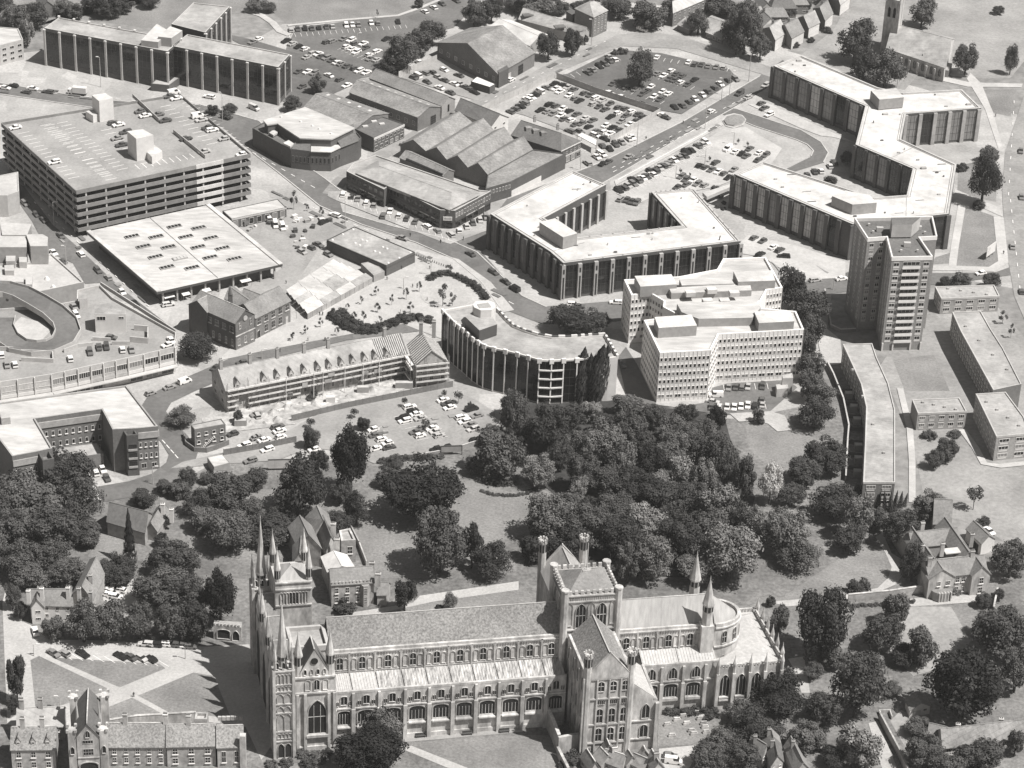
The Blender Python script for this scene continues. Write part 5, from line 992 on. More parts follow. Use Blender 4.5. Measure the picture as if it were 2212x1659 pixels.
P = pts('a1', [(-200, -30), (150, -100), (155, 60), (60, 95), (-200, 95)], 9); block('stepped_store', 'pale stepped-roof store at left edge below multi-storey car park', 'shop', P, 9, M_CONC, M_CONC, .3, .4); 
P = pts('a0', [(-200, 210), (150, 240), (190, 330), (0, 380), (-200, 400)], 9); rq, Pq = block('pale_corner_building', 'pale flat-roofed building at left edge beside the long office block', 'building', P, 9, M_CONC, M_ROOFL, .4, .4); Wall(Pq[2], Pq[3], Pq).grid(rq, .6, 8.4, 3, 3, .5, .5)
# --- brick courtyard offices, lower left
H = 15.5
P = pts('a2', [(-250, 245), (1040, 70), (1300, 408), (1130, 425), (925, 434), (838, 268), (290, 345), (432, 588), (310, 615), (100, 655), (-40, 470), (-300, 500)], H+.6)
r, Pq = block('courtyard_offices', 'brick courtyard office building with stained pale flat roof, lower left', 'office', P, H, M_BRICK, M_ROOFL, .6, .5, cap=M_BRICKL)
for i, n, rows in ((2, 4, 3), (5, 10, 3), (8, 5, 3), (1, 6, 3)):
    W_ = Wall(Pq[i], Pq[i+1], Pq)
    W_.grid(r, 3.6, 11.8, 2, n, .42, .42, nx=1, kind='sill', fm=M_FRAME); W_.box('gallery_band', r, .1, W_.L-.1, 12.2, 14.4, .02, .35, M_CONCM); W_.grid(r, 12.4, 14.2, 1, n, .85, .7, nx=2, gms=[M_GLASSM, M_GLASSL])
    W_.grid(r, .5, 3.2, 1, max(2, n//2), .5, .7)
for uv in ([(1005, 430), (1040, 485), (1135, 478), (1100, 420)], [(310, 618), (350, 690), (445, 675), (405, 605)]):
    q = pts('a2', uv, H-.2); block('', '', '', q, H-2, M_BRICKD, M_BRICK, 1.8, .5, root=r, pname='stair_tower_wall', rname='stair_tower_roof'); W_ = Wall(q[1], q[2])
    for z in (3, 6.2, 9.4): W_.box('landing', r, .4, W_.L-.4, z, z+.7, .02, .3, M_CONCM); W_.win(r, W_.L/2, z+1.6, W_.L*.7, 1.6, 2, 1, M_FRAMED, M_SHADE)
P = pts('a2', [(440, 590), (500, 690), (850, 640), (800, 545)], 5); block('', '', '', P, 5, M_BRICK, M_ROOFG, .3, .3, root=r, pname='court_wall', rname='court_roof')
box_on(r, 'plant_room', 'a2', [(0, 290), (10, 345), (85, 335), (80, 285)], H+2.5, 2.5, M_BRICKL, M_CONC)
P = pts('a2', [(1570, 400), (1600, 440), (1855, 395), (1820, 350)], 7); r, Pq = block('brick_stair_kiosk', 'small square brick building with outside stair by the road', 'building', P, 7, M_BRICK, M_ROOFG, .2, .3)
W_ = Wall(Pq[1], Pq[2], Pq); W_.grid(r, .6, 6.6, 2, 4, .4, .4, nx=1, kind='sill'); A_ = W_.p(W_.L*.2, 0, .8); 
for j in range(10): W_.box('stair_step', r, W_.L*.2+j*.45, W_.L*.2+j*.45+.5, j*.38, j*.38+.2, .1, 1.3, M_CONC)
wallrun('curved_brick_wall', 'curved brick wall round the small square brick building', 'wall', 'a2', [(1510, 490), (1530, 570), (1600, 620), (1700, 625), (1780, 600), (1880, 560)], 1.8, M_BRICK)
P = pts('a2', [(1705, 665), (1760, 745), (1890, 710), (1830, 640)], 3.2); block('site_hut', 'pale flat-roofed hut at corner of the fenced car park', 'hut', P, 3.2, M_WALLG, M_ROOFL, .1, .2)
r = thing('greenhouse', 'glass greenhouse with white bars below the fenced car park', 'greenhouse', at('a2', 1820, 830)); q = pts('a2', [(1760, 840), (1880, 850), (1910, 780), (1770, 770)], 2); gable(r, q[0], q[1], q[2], q[3], 2, 3.6, M_GLASSM, M_GLASSM)
W_ = Wall(q[0], q[1]); W_.grid(r, .1, 1.9, 1, 6, .92, .9, nx=1, gms=[M_GLASSM])
# --- tower block
H = 36.4
P = pts('d1', [(818, 275), (925, 440), (1082, 428), (1125, 597), (1458, 590), (1350, 432), (1495, 425), (1458, 262)], H+1.2)
r, Pq = block('tower_block', 'tall brick residential tower with white parapet and stacked balconies, right', 'tower block', P, H, M_TBRICK, M_ROOFD, 1.2, .4, cap=M_WHITE)
for i in range(8):
    W_ = Wall(Pq[i], Pq[(i+1) % 8], Pq); W_.box('parapet_band', r, -.05, W_.L+.05, H-.3, H+1.25, -.1, .12, M_PANEL)
NF = 12; fh = (H-4)/NF
W_ = Wall(Pq[3], Pq[4], Pq)
for f in range(NF):
    z = 3.4+fh*f
    W_.box('balcony_front', r, W_.L*.28, W_.L*.72, z, z+1.0, .6, .72, M_PANEL); W_.box('balcony_floor', r, W_.L*.28, W_.L*.72, z-.2, z, 0, .72, M_CONC); W_.win(r, W_.L*.5, z+1.75, W_.L*.42, 1.5, 4, 1, gm=M_GLASS)
    for t in (.13, .87): W_.win(r, W_.L*t, z+1.5, 2.0, 1.4, 2, 1); W_.box('window_panel', r, W_.L*t-1.1, W_.L*t+1.1, z, z+.75, .02, .08, M_WHITE)
    for i, n in ((0, 3), (2, 3), (1, 2), (6, 2)):
        V_ = Wall(Pq[i], Pq[i+1], Pq)
        for j in range(n): V_.win(r, V_.L*(j+.5)/n, z+1.5, 1.6, 1.4, 2, 1, gm=random.choice([M_GLASS, M_GLASSM])); 
        if i in (0, 1, 2, 6):
            for j in range(n): V_.box('window_panel', r, V_.L*(j+.5)/n-.9, V_.L*(j+.5)/n+.9, z, z+.75, .02, .08, M_CONC)
for t in (.02, .28, .72, .98): W_.box('pilotis', r, W_.L*t-.25, W_.L*t+.25, 0, 3.2, .1, .5, M_WHITE)
box_on(r, 'lift_house', 'd1', [(1118, 272), (1128, 332), (1292, 330), (1362, 268)], H+5.5, 5, M_CONC, M_ROOFD)
for u, v in ((1025, 365), (1340, 355), (1250, 490)): p = at('d1', u, v, H+1); ubox('roof_vent', r, (p.x, p.y, H+.9), (2.4, 1.4, 1.6), 0, M_CONC)
for u, v in ((935, 330), (970, 390), (1200, 545), (1335, 545), (1395, 395)): p = at('d1', u, v, H+.5); ubox('roof_vent', r, (p.x, p.y, H+.5), (.8, .8, .9), 0, M_CONC)
# --- flats
def flats(label, k, uv, H, front, rm=None, rows=2, wm=None, name='flats'):
    P = pts(k, uv, H+.4); r, Pq = block(name, label, 'flats', P, H, wm or M_BRICKL, rm or M_ROOFG, .4, .35, cap=M_CONC)
    for i, n in front:
        W_ = Wall(Pq[i], Pq[(i+1) % len(Pq)], Pq); W_.grid(r, .6, H-.1, rows, n, .6, .48, nx=3, gms=[M_GLASS, M_GLASS, M_GLASSM], bar=.12); W_.box('parapet_band', r, -.03, W_.L+.03, H-.35, H+.45, .01, .12, M_CONC)
        for j in range(n):
            for f in range(rows): z = .6+(H-.7)/rows*f; W_.box('window_panel', r, W_.L*(j+.25)/n, W_.L*(j+.75)/n, z+.02, z+.5, .01, .05, M_WHITE)
    for j in range(4): p = Pq[0].lerp(Pq[len(Pq)//2], (j+1)/5); ubox('roof_vent', r, (p.x, p.y, H+.3), (.8, .8, .7), 0, M_CONCM)
    return r, Pq
flats('low two-storey brick flats beside foot of the tower block', 'd1', [(1480, 838), (1532, 938), (2010, 915), (1965, 824)], 6.2, ((1, 5), (0, 2)))
flats('long four-storey slab of flats with patchy roof, far right', 'd1', [(1622, 1048), (1690, 1200), (1800, 1400), (1960, 1690), (2190, 1640), (2040, 1345), (1940, 1190), (1855, 1038)], 9.2, ((0, 5), (1, 7), (2, 9)), rows=3, wm=M_BRICK)
flats('nearer end slab of flats with plain brick gable, right edge', 'd2', [(1815, 140), (1985, 492), (2260, 465), (2212, 330), (2060, 125)], 9.2, ((0, 9), (1, 2)), rows=3, wm=M_BRICKL)
flats('gently curving slab of flats with pale roof and back gardens, right', 'd2', [(295, -345), (385, -200), (870, 50), (915, 250), (905, 550), (890, 868), (1150, 868), (1150, 550), (1150, 270), (1095, 50), (560, -220), (550, -345)], 9.2, ((2, 6), (3, 9), (4, 9), (5, 3)), rows=3, wm=M_BRICK) if False else \
flats('gently curving slab of flats with pale roof and back gardens, right', 'd1', [(722, 1312), (800, 1480), (872, 1640), (915, 1830), (905, 2130), (890, 2448), (1150, 2448), (1150, 2130), (1150, 1850), (1095, 1630), (1000, 1420), (962, 1305)], 9.2, ((0, 4), (1, 4), (2, 5), (3, 8), (4, 9), (5, 2)), rows=3, wm=M_BRICK, rm=M_ROOFG)
r, Pq = flats('small two-storey block of flats between the two long slabs', 'd2', [(1290, 188), (1338, 302), (1740, 285), (1680, 172)], 6.4, ((1, 5),))
for i in range(7): p0, p1 = (700+ (i*8), 100+105*i), (760+i*8, 105+105*i); wallrun('garden_wall', 'thin garden wall behind the curving flats, %s counted downward' % ORD[i], 'wall', 'd2', [(750-abs(3-i)*12, 130+105*i), (880, 140+105*i)], 1.6, M_BRICKD, .2)
for i in range(7): p = at('d2', (770, 812, 838, 850, 850, 843, 800)[i], (130, 235, 340, 555, 660, 770, 20)[i], 2.2); block('garden_shed', 'flat-roofed garden shed behind the curving flats, %s' % ('topmost' if i == 6 else ORD[i+1]+' from the top'), 'shed', [p+Vector((-1.3, -1.2, 0)), p+Vector((1.3, -1, 0)), p+Vector((1.3, 1, 0)), p+Vector((-1.3, 1, 0))], 2.2, M_BRICKL, M_CONC, .05, .15, group='garden sheds behind the flats')
wallrun('brick_garden_wall', 'long pale-topped wall between the park lawn and flats gardens', 'wall', 'd1', [(590, 1500), (640, 1600), (720, 1800), (765, 2020), (755, 2140), (740, 2440)], 2.2, M_BRICKD, .35, M_CONC)
# --- Victorian villa, right
def VH(u, v, z=7.5): return at('vh', u, v, z)
r = thing('victorian_villa', 'large pale Victorian villa with many gables behind a lawn, right', 'house', VH(1500, 900, 0)); r.location.z = 0
A, B = VH(1210, 838), VH(1850, 770); d = (B-A).normalized(); n_ = Vector((-d.y, d.x, 0)); L = (B-A).length
q = [A+d*L*.02, A+d*L*.98, A+d*L*.98+n_*9, A+d*L*.02+n_*9]; gable(r, q[0]+n_*1, q[1]+n_*1, q[2], q[3], 7.2, 10.6, M_STONE, M_ROOFT)
for t0, t1, o in ((0, .42, 0), (.7, 1.0, .6)): a, b_ = A+d*L*t0-n_*o, A+d*L*t1-n_*o; gable(r, b_, b_+n_*6, a+n_*6, a, 7.4, 10.4, M_STONE, M_ROOFT)
for t0, t1, dep in ((.05, .32, 26), (.66, .95, 20)): a, b_ = A+d*L*t0+n_*8, A+d*L*t1+n_*8; gable(r, b_, b_+n_*dep, a+n_*dep, a, 7, 10.2, M_BRICKL, M_ROOFT)
a, b_ = A+d*L*.1+n_*19, A+d*L*.9+n_*19; gable(r, a, b_, b_+n_*7, a+n_*7, 6.5, 9.6, M_BRICKL, M_ROOFT)
W_ = Wall(A, B)
for t, z, w_, h_ in ((.17, 5.3, 1.2, 1.6), (.32, 5.3, 1.4, 1.6), (.5, 5.4, 1.3, 1.9), (.6, 5.4, 1.3, 1.9), (.86, 5.3, 1.4, 2.2), (.5, 1.8, 1.2, 2.2), (.61, 1.8, 1.0, 1.6), (.86, 1.8, 1.4, 2.2)): W_.win(r, L*t, z, w_, h_, 2, 2, kind='sill', o=-1.0 if .45 < t < .65 else (.62 if t > .8 else .03))
m = MB(); c_ = W_.p(L*.24, 0, 0); m.prism([c_+W_.n*2.6*math.sin(t)+d*3.4*math.cos(t) for t in [math.pi*i/8 for i in range(9)]], 0, 3.2, 0, 1); m.out('bay', [M_GLASSM, M_ROOFT], r)
for t in (.05, .14, .24, .34, .43): W_.box('bay_mullion', r, L*(.13+t*.5)-.1, L*(.13+t*.5)+.1, 0, 3.3, 1.5, 2.6, M_WHITE)
for u, v in ((1210, 690), (1660, 620), (1130, 560), (1135, 320), (1655, 440), (1345, 540)): p = VH(u, v, 10); chimney(r, p, 8, 12.8, 1.2, .9, .1, M_STONE, 3)
p = VH(1455, 630, 9); ubox('conservatory_roof', r, (p.x, p.y, 8.2), (8, 4, .3), math.atan2(d.y, d.x), M_ROOFW); p = VH(1450, 530, 9); ubox('roof_patch', r, (p.x, p.y, 8.6), (5, 3, .3), math.atan2(d.y, d.x), M_ROOFW)
o = thing('coach_barn', 'tall barn with dark openings and steep roof behind the Victorian villa', 'barn', VH(1400, 250, 0)); o.location.z = 0
q = [VH(1260, 235, 5.5), VH(1430, 320, 5.5)]; a, b_ = VH(1255, 240, 5), VH(1440, 345, 2); A2, B2 = VH(1250, 230, 4.5), VH(1530, 190, 4.5); a_, b_ = VH(1255, 250, 4.5), VH(1440, 260, 4.5); c_ = VH(1590, 150, 4.5); gable(o, a_, b_, b_+n_*9+d*3, a_+n_*9+d*3, 4.5, 10.5, M_BRICKL, M_ROOFT); W_ = Wall(a_, b_); W_.win(o, W_.L*.55, 2, 5, 3.6, 1, 1, M_STONE, M_SHADE)
o = thing('white_gabled_cottage', 'cottage with plain pitched roof and white gable end beside Victorian villa', 'cottage', VH(1760, 420, 0)); o.location.z = 0
q = [VH(1605, 310, 4.5), VH(1765, 465, 4.5), VH(1905, 415, 4.5), VH(1735, 262, 4.5)]; gable(o, q[0], q[1], q[2], q[3], 4.5, 6.6, M_WHITE, M_ROOFT); W_ = Wall(q[0], q[1]); W_.win(o, W_.L*.55, 1.6, 5, 2.8, 2, 1, M_FRAMED, M_SHADE)
wallrun('stone_garden_wall', 'tall weathered stone wall left of the Victorian villa', 'wall', 'vh', [(360, 1080), (780, 1040), (1160, 985)], 2.8, M_STONED, .5, M_STONE)
wallrun('villa_side_wall', 'pale wall descending beside the tree right of Victorian villa', 'wall', 'd3', [(1985, 230), (1955, 380)], 2.4, M_STONED, .4, M_STONE)
# --- garage, bungalow and cottages, lower right
o = thing('timber_garage', 'small gabled garage with pale front beside the big dark conifer', 'garage', at('d3', 1340, 1180)); q = pts('d3', [(1275, 1180), (1440, 1145), (1390, 1050), (1240, 1095)], 2.8); gable(o, q[1], q[2], q[3], q[0], 2.8, 4.6, M_WHITE, M_ROOFT); W_ = Wall(q[0], q[1]); W_.win(o, W_.L*.75, 1.9, 1.2, .9, 2, 1); W_.box('garage_door', o, W_.L*.15, W_.L*.55, .05, 2.2, .02, .08, M_CONC)
o = thing('long_bungalow', 'long bungalow with wide plain roof and two chimneys, lower right', 'bungalow', at('d3', 1850, 1450)); q = pts('d3', [(1545, 1490), (2300, 1400), (2270, 1270), (1500, 1355)], 3.0); gable(o, q[0], q[1], q[2], q[3], 3.4, 6.6, M_WHITE, M_ROOFM, ov=.6); W_ = Wall(q[0], q[1]); W_.grid(o, .8, 2.9, 1, 8, .55, .7, nx=4)
for u, v in ((1665, 1325), (2020, 1280)): p = at('d3', u, v, 6); chimney(o, p, 5, 7.4, 1.2, .8, -.1, M_STONE, 2)
o = thing('bungalow_wing', 'hip-roofed wing left of the long bungalow', 'bungalow', at('d3', 1400, 1320)); q = pts('d3', [(1420, 1370), (1530, 1400), (1620, 1330), (1440, 1290)], 2.6); gable(o, q[0], q[1], q[2], q[3], 2.6, 4.4, M_STONE, M_ROOFT)
for i, (uv, lab) in enumerate((([(-60, 1480), (60, 1560), (110, 1500), (-10, 1430)], 'dark-roofed cottage at bottom edge, left of the narrow passage'), ([(90, 1490), (130, 1640), (230, 1600), (210, 1460)], 'cottage with grey hipped roof and white dormer at bottom edge'), ([(240, 1470), (330, 1690), (450, 1660), (330, 1450)], 'cottage with long brown roof at bottom edge beside pale tree'), ([(60, 1410), (90, 1500), (210, 1470), (190, 1390)], 'small slate-roofed cottage behind the bottom-edge cottages'))):
    q = pts('d3', uv, 4.5); o = thing('cottage', lab, 'cottage', cen(q)); gable(o, q[0], q[1], q[2], q[3], 4.5, 7.2, M_STONED, M_ROOFT if i != 1 else M_ROOFD); W_ = Wall(q[1], q[2]); W_.grid(o, .5, 4.2, 2, 2, .4, .5, kind='sill'); chimney(o, q[0].lerp(q[2], .3), 6, 8.6, .9, .7, 0, M_BRICKL, 2)
for i, (uv, ze) in enumerate((([(350, 390), (420, 470), (540, 440), (470, 370)], 4.0), ([(420, 430), (600, 500), (640, 400), (480, 360)], 4.5), ([(600, 410), (640, 470), (740, 450), (700, 390)], 3.5), ([(660, 440), (790, 510), (860, 460), (740, 420)], 3.8), ([(820, 430), (870, 520), (970, 500), (890, 360)], 5.5), ([(420, 310), (440, 370), (540, 360), (510, 300)], 3.2), ([(740, 370), (750, 410), (850, 400), (830, 360)], 2.6), ([(240, 400), (330, 520), (400, 500), (340, 390)], 3))):
    q = pts('bt', uv, ze); o = thing('precinct_house', ('grey-roofed precinct house at foot of south transept, %s of eight' % nth(i, 8)).replace('third from left', 'third'), 'house', cen(q), 0, 'houses at foot of the transept'); gable(o, q[0], q[1], q[2], q[3], ze, ze+2.4, M_STONED, M_ROOFT if i % 3 else M_ROOFG, cop=M_STONE); W_ = Wall(q[0], q[1]); W_.grid(o, .4, ze-.2, 1 if ze < 4 else 2, 2, .4, .5, kind='sill')
    if i in (1, 4): chimney(o, q[0].lerp(q[2], .5), ze+1, ze+4, 1.4, .8, .2, M_STONE, 4)
# --- gatehouse and precinct range, bottom left
def GH(u, v, z): return at('gh', u, v, z)
A, B = GH(590, 250, 14), GH(935, 235, 14); d = (B-A).normalized(); n_ = Vector((-d.y, d.x, 0)); L = (B-A).length
r = thing('gatehouse', 'battlemented stone gatehouse with steep dark roof and arched gateway, bottom left', 'gatehouse', cen([A, B])); a, b_ = A+d*L*.22, A+d*L*.78
gable(r, b_, b_+n_*16, a+n_*16, a, 13.5, 17.5, M_STONE, M_ROOFD, cop=M_STONE)
WG = Wall(a, b_); WG.win(r, WG.L/2, 2.2, 5.2, 5.6, 1, 1, M_STONE, M_SHADE, 'flat', 'gate_arch'); WG.win(r, WG.L/2, 8.2, 2.8, 2.2, 4, 2, M_STONE); WG.win(r, WG.L/2, 11.6, 2.8, 1.2, 4, 1, M_STONE); WG.win(r, WG.L/2, 14.3, 1.3, 2.4, 2, 1, M_STONE, kind='point'); WG.box('string_course', r, 0, WG.L, 6.2, 6.5, .02, .2, M_STONE)
for p0 in (A, A+d*L*.8):
    for off in (0, 15): q = [p0+n_*off, p0+d*L*.2+n_*off, p0+d*L*.2+n_*(off+2.6), p0+n_*(off+2.6)]; m = MB(); m.prism(q, 0, 15); m.out('turret', M_STONE, r); [ubox('merlon', r, (s_.x, s_.y, 15.4), (.7, .7, .9), 0, M_STONE) for s_ in q]; WT = Wall(q[0], q[1]); (off == 0) and WT.win(r, WT.L/2, 9, 1.1, 2.6, 1, 1, M_STONE, M_SHADE, 'point', 'niche')
for s_ in (a+n_*8, b_+n_*8):
    m = MB(); m.tube((s_.x, s_.y, 13), (s_.x, s_.y, 19.5), .5, .08, 6, 0, True); m.out('pinnacle', M_STONE, r)
def terrace(lab, u0, v0, u1, v1, ze, zr, dep, wm, rm, cols, rows=2, name='precinct_house', cham=()):
    A, B = GH(u0, v0, ze), GH(u1, v1, ze); q = rnd_quad(A, B, dep, A+Vector((0, 50, 0))); o = thing(name, lab, 'house', cen(q)); gable(o, q[0], q[1], q[2], q[3], ze, zr, wm, rm, cop=M_STONE); W_ = Wall(A, B); W_.grid(o, .5, ze-.2, rows, cols, .34, .6, nx=2, nz=2, kind='sill')
    for t in cham: p = q[0].lerp(q[1], t)+(q[3]-q[0])*.5; chimney(o, p, zr-1.5, zr+3.2, 1.3, .9, 0, M_STONE, 4)
    return o, q, W_
o, q, W_ = terrace('long stone house with stone-slate roof right of the gatehouse', 945, 345, 1450, 345, 6.6, 11, 9, M_STONED, M_STONETILE, 5, cham=(.28, .98)); Wq = W_
o, q, W_ = terrace('lower stone range with small windows in the precinct row, bottom left', 1455, 345, 1880, 335, 7, 10.8, 9, M_STONED, M_STONETILE, 3, cham=(.45,))
o, q, W_ = terrace('end stone range with battlemented wall behind, nearest the cathedral front', 1895, 352, 2120, 345, 7, 10.8, 9, M_STONED, M_STONETILE, 2, rows=1); ubox('end_buttress', o, (q[1].x, q[1].y, 5.5), (1.6, 1.6, 11), 0, M_STONE)
for j in range(6): p = q[3].lerp(q[2], (j+.5)/6); ubox('merlon', o, (p.x, p.y+1, 9.2), (1, .6, 1.2), 0, M_STONE)
p = GH(1760, 150, 9); block('battlemented_turret', 'small battlemented stone turret rising behind the precinct row', 'turret', [p+Vector((-1.7, -1.5, 0)), p+Vector((1.7, -1.5, 0)), p+Vector((1.7, 1.5, 0)), p+Vector((-1.7, 1.5, 0))], 11, M_STONED, M_LEADS, .9, .5)
o, q, W_ = terrace('three-storey stone house with dormers left of the gatehouse', 95, 370, 480, 365, 7.5, 11.5, 9, M_STONED, M_STONETILE, 3, cham=(.25, .7))
for j in range(3): t = W_.L*(j+.5)/3; a_, b_ = W_.p(t-.7, 0, -.8), W_.p(t+.7, 0, -.8); gable(o, b_, b_-W_.n*2.5, a_-W_.n*2.5, a_, 9.4, 10.6, M_STONE, M_STONETILE, z0=7.6, ov=.1, rn='dormer_roof', wname='dormer_wall'); W_.win(o, t, 8.9, .8, .9, 2, 1, o=-.78, name='dormer_window')
terrace('stone house with twin chimneys behind the three-storey precinct house', 150, 180, 560, 165, 5, 8.5, 8, M_STONED, M_ROOFG, 3, cham=(.1, .5))
wallrun('battlemented_wall', 'low stone wall along the green behind the precinct row', 'wall', 'gh', [(940, 190), (1200, 150), (1700, 120)], 3, M_STONE, .6, M_STONE)
# --- small gate by the west front
r = thing('stone_gateway', 'small roofed stone gateway left of the cathedral west front', 'gateway', at('a3', 1860, 640)); q = pts('a3', [(1755, 480), (1985, 500), (1990, 455), (1765, 440)], 5); b = MB(); b.prism(q, 0, 5, 0, 1); b.out('wall', [M_STONE, M_ROOFG], r); W_ = Wall(q[0], q[1])
W_.win(r, W_.L*.36, 2.2, 4, 3.4, 1, 1, M_STONE, M_SHADE, 'flat', 'gate_arch'); W_.win(r, W_.L*.8, 2.0, 2.2, 3.6, 1, 1, M_STONE, M_SHADE, 'point', 'gate_arch')
for j in range(8): W_.box('merlon', r, W_.L*(j+.1)/8, W_.L*(j+.55)/8, 5, 5.7, -.5, .05, M_STONE)
# --- deanery houses, left
r = thing('cream_deanery', 'cream rendered house with tall chimneys among trees, left', 'house', at('a3', 400, 380)); q = pts('a3', [(250, 300), (600, 310), (580, 200), (240, 215)], 6); gable(r, q[0], q[1], q[2], q[3], 5.6, 9, M_WHITE, M_ROOFT); W_ = Wall(q[0], q[1]); W_.grid(r, .6, 5.4, 2, 4, .32, .5, nx=2)
a, b_ = at('a3', 258, 335, 6), at('a3', 362, 330, 6); q2_ = rnd_quad(a, b_, 7, q[2]); gable(r, q2_[1], q2_[2], q2_[3], q2_[0], 6, 8.6, M_WHITE, M_ROOFT); W_ = Wall(a, b_); W_.grid(r, .6, 5.6, 2, 1, .4, .4, nx=3)
for u, v in ((235, 240), (345, 220), (560, 215)): p = at('a3', u, v, 9); chimney(r, p, 6.5, 11, 1.1, .9, 0, M_WHITE, 2)
r = thing('slate_range', 'long slate-roofed stone range running away behind cream house', 'house', at('a3', 720, 150)); q = pts('a3', [(600, 220), (760, 270), (860, 60), (740, -60), (590, -30)], 6); gable(r, q[1], q[2], q[3], q[0], 6, 9.5, M_STONED, M_ROOFT)
for u, v in ((745, 110), (745, 250), (650, 220)): p = at('a3', u, v, 9); chimney(r, p, 6.5, 11, 1.1, .9, 0, M_STONE, 2)
r = thing('dark_roofed_house', 'dark-roofed house hidden among garden trees below the bend in road', 'house', at('a2', 1050, 1200)); q = pts('a2', [(880, 1180), (1190, 1270), (1250, 1120), (930, 1050)], 5.5); gable(r, q[0], q[1], q[2], q[3], 5, 9, M_STONED, M_ROOFD); chimney(r, at('a2', 1340, 1090, 7), 5, 9, 1.2, 1, 0, M_WHITE, 2)
q = pts('a2', [(1200, 1250), (1290, 1270), (1390, 1110), (1290, 1080)], 4); gable(r, q[1], q[2], q[3], q[0], 4, 6.5, M_STONED, M_ROOFT); chimney(r, at('a2', 1410, 1110, 7), 3, 8, 1.2, 1, 0, M_WHITE, 2)
# --- bishop's house behind the nave
def OP(u, v, z): return at('op', u, v, z)
r = thing('bishops_house', 'rambling stone house with battlemented front and grouped roofs behind the nave', 'house', OP(900, 900, 0)); r.location.z = 0
for uv, ze, zr, m_ in (([(290, 640), (640, 700), (500, 380), (170, 400)], 7, 11, M_ROOFT), ([(560, 460), (790, 420), (740, 210), (425, 250)], 7, 10.5, M_ROOFT), ([(720, 730), (850, 620), (740, 340), (590, 400)], 7, 10.5, M_ROOFD), ([(240, 900), (430, 900), (470, 640), (240, 660)], 6, 9, M_ROOFT)):
    q = [OP(u, v, ze) for u, v in uv]; gable(r, q[1], q[2], q[3], q[0], ze, zr, M_STONED, m_)
q = [OP(u, v, 6.5) for u, v in ((650, 830), (740, 1050), (1130, 1000), (1000, 800))]; gable(r, q[1], q[0], q[3], q[2], 6.5, 8.2, M_STONED, M_ROOFW)
q = [OP(u, v, 7.5) for u, v in ((900, 470), (930, 620), (1140, 610), (1060, 440))]; block('', '', '', q, 7.5, M_STONED, M_ROOFG, .7, .6, root=r, cap=M_STONE); WQ = Wall(q[1], q[2]); WQ.win(r, WQ.L*.6, 4.6, 1.6, 2.6, 2, 2, kind='sill')
A, B = OP(790, 1290, 6.5), OP(1400, 1250, 6.5); rr = rnd_quad(A, B, 8, q[0]); gable(r, rr[0], rr[1], rr[2], rr[3], 8, 11, M_STONED, M_ROOFT); W_ = Wall(A, B)
for j in range(12): W_.box('merlon', r, W_.L*(j+.1)/12, W_.L*(j+.55)/12, 8.0, 9.0, -.1, .15, M_STONE)
W_.grid(r, .8, 7.4, 2, 4, .35, .6, nx=2, nz=2, kind='sill', skip=((0, 3), (1, 3))); a, b_ = W_.p(W_.L*.68, 0, 0), W_.p(W_.L*.9, 0, 0); m = MB(); m.prism([a, a+W_.n*1.4+W_.d*.8, b_+W_.n*1.4-W_.d*.8, b_], 0, 7.6); m.out('bay', M_STONED, r); WB = Wall(a+W_.n*1.4+W_.d*.8, b_+W_.n*1.4-W_.d*.8, out=a+W_.n*50); WB.grid(r, 1, 7.2, 2, 1, .9, .85, nx=4, nz=3, fm=M_WHITE)
for u, v in ((815, 400), (870, 620), (1370, 960), (1460, 1120)): p = OP(u, v, 10); chimney(r, p, 7, 11.5, 1.6, 1, 0, M_STONE, 4)
q = [OP(u, v, 5) for u, v in ((1450, 1330), (1580, 1330), (1640, 1180), (1480, 1180))]; gable(r, q[0], q[1], q[2], q[3], 4, 6.5, M_STONED, M_ROOFT)
# ------------------------------------------------------------------ cathedral
TH = math.radians(11); O_ = G(593.9, 1637.8); UU = Vector((math.cos(TH), math.sin(TH), 0)); VV = Vector((-math.sin(TH), math.cos(TH), 0))
def L_(u, v, z=0): q = O_+UU*(u-.055*v)+VV*v; return Vector((q.x, q.y, z))
K = thing('cathedral', 'great stone cathedral with spired west front, central tower and rounded east end', 'cathedral', (O_.x, O_.y, 0))
def cbox(name, u0, u1, v0, v1, z0, z1, m=M_STONE, mt=None, bottom=False):
    b = MB(); b.prism([L_(u0, v0), L_(u1, v0), L_(u1, v1), L_(u0, v1)], z0, z1, 0, 1, bottom); return b.out(name, [m, mt or m], K)
def cub(name, u, v, z, su, sv, sz, m=M_STONE): return ubox(name, K, L_(u, v, z), (su, sv, sz), TH, m)
def cgable(u0, u1, v0, v1, ze, zr, along='u', rm=M_STONETILE, wm=M_STONE, z0=0, wall=False, ov=.1, rn='roof', cop=None, **kw):
    if along == 'u': q = [L_(u0, v0), L_(u1, v0), L_(u1, v1), L_(u0, v1)]
    else: q = [L_(u1, v0), L_(u1, v1), L_(u0, v1), L_(u0, v0)]
    return gable(K, q[0], q[1], q[2], q[3], ze, zr, wm, rm, z0=z0, wall=wall, ov=ov, rn=rn, cop=cop or M_LEADS, **kw)
def octo(u, v, r, z, n=8): return [L_(u+r*math.cos(6.2832*(i+.5)/n), v+r*math.sin(6.2832*(i+.5)/n), z) for i in range(n)]
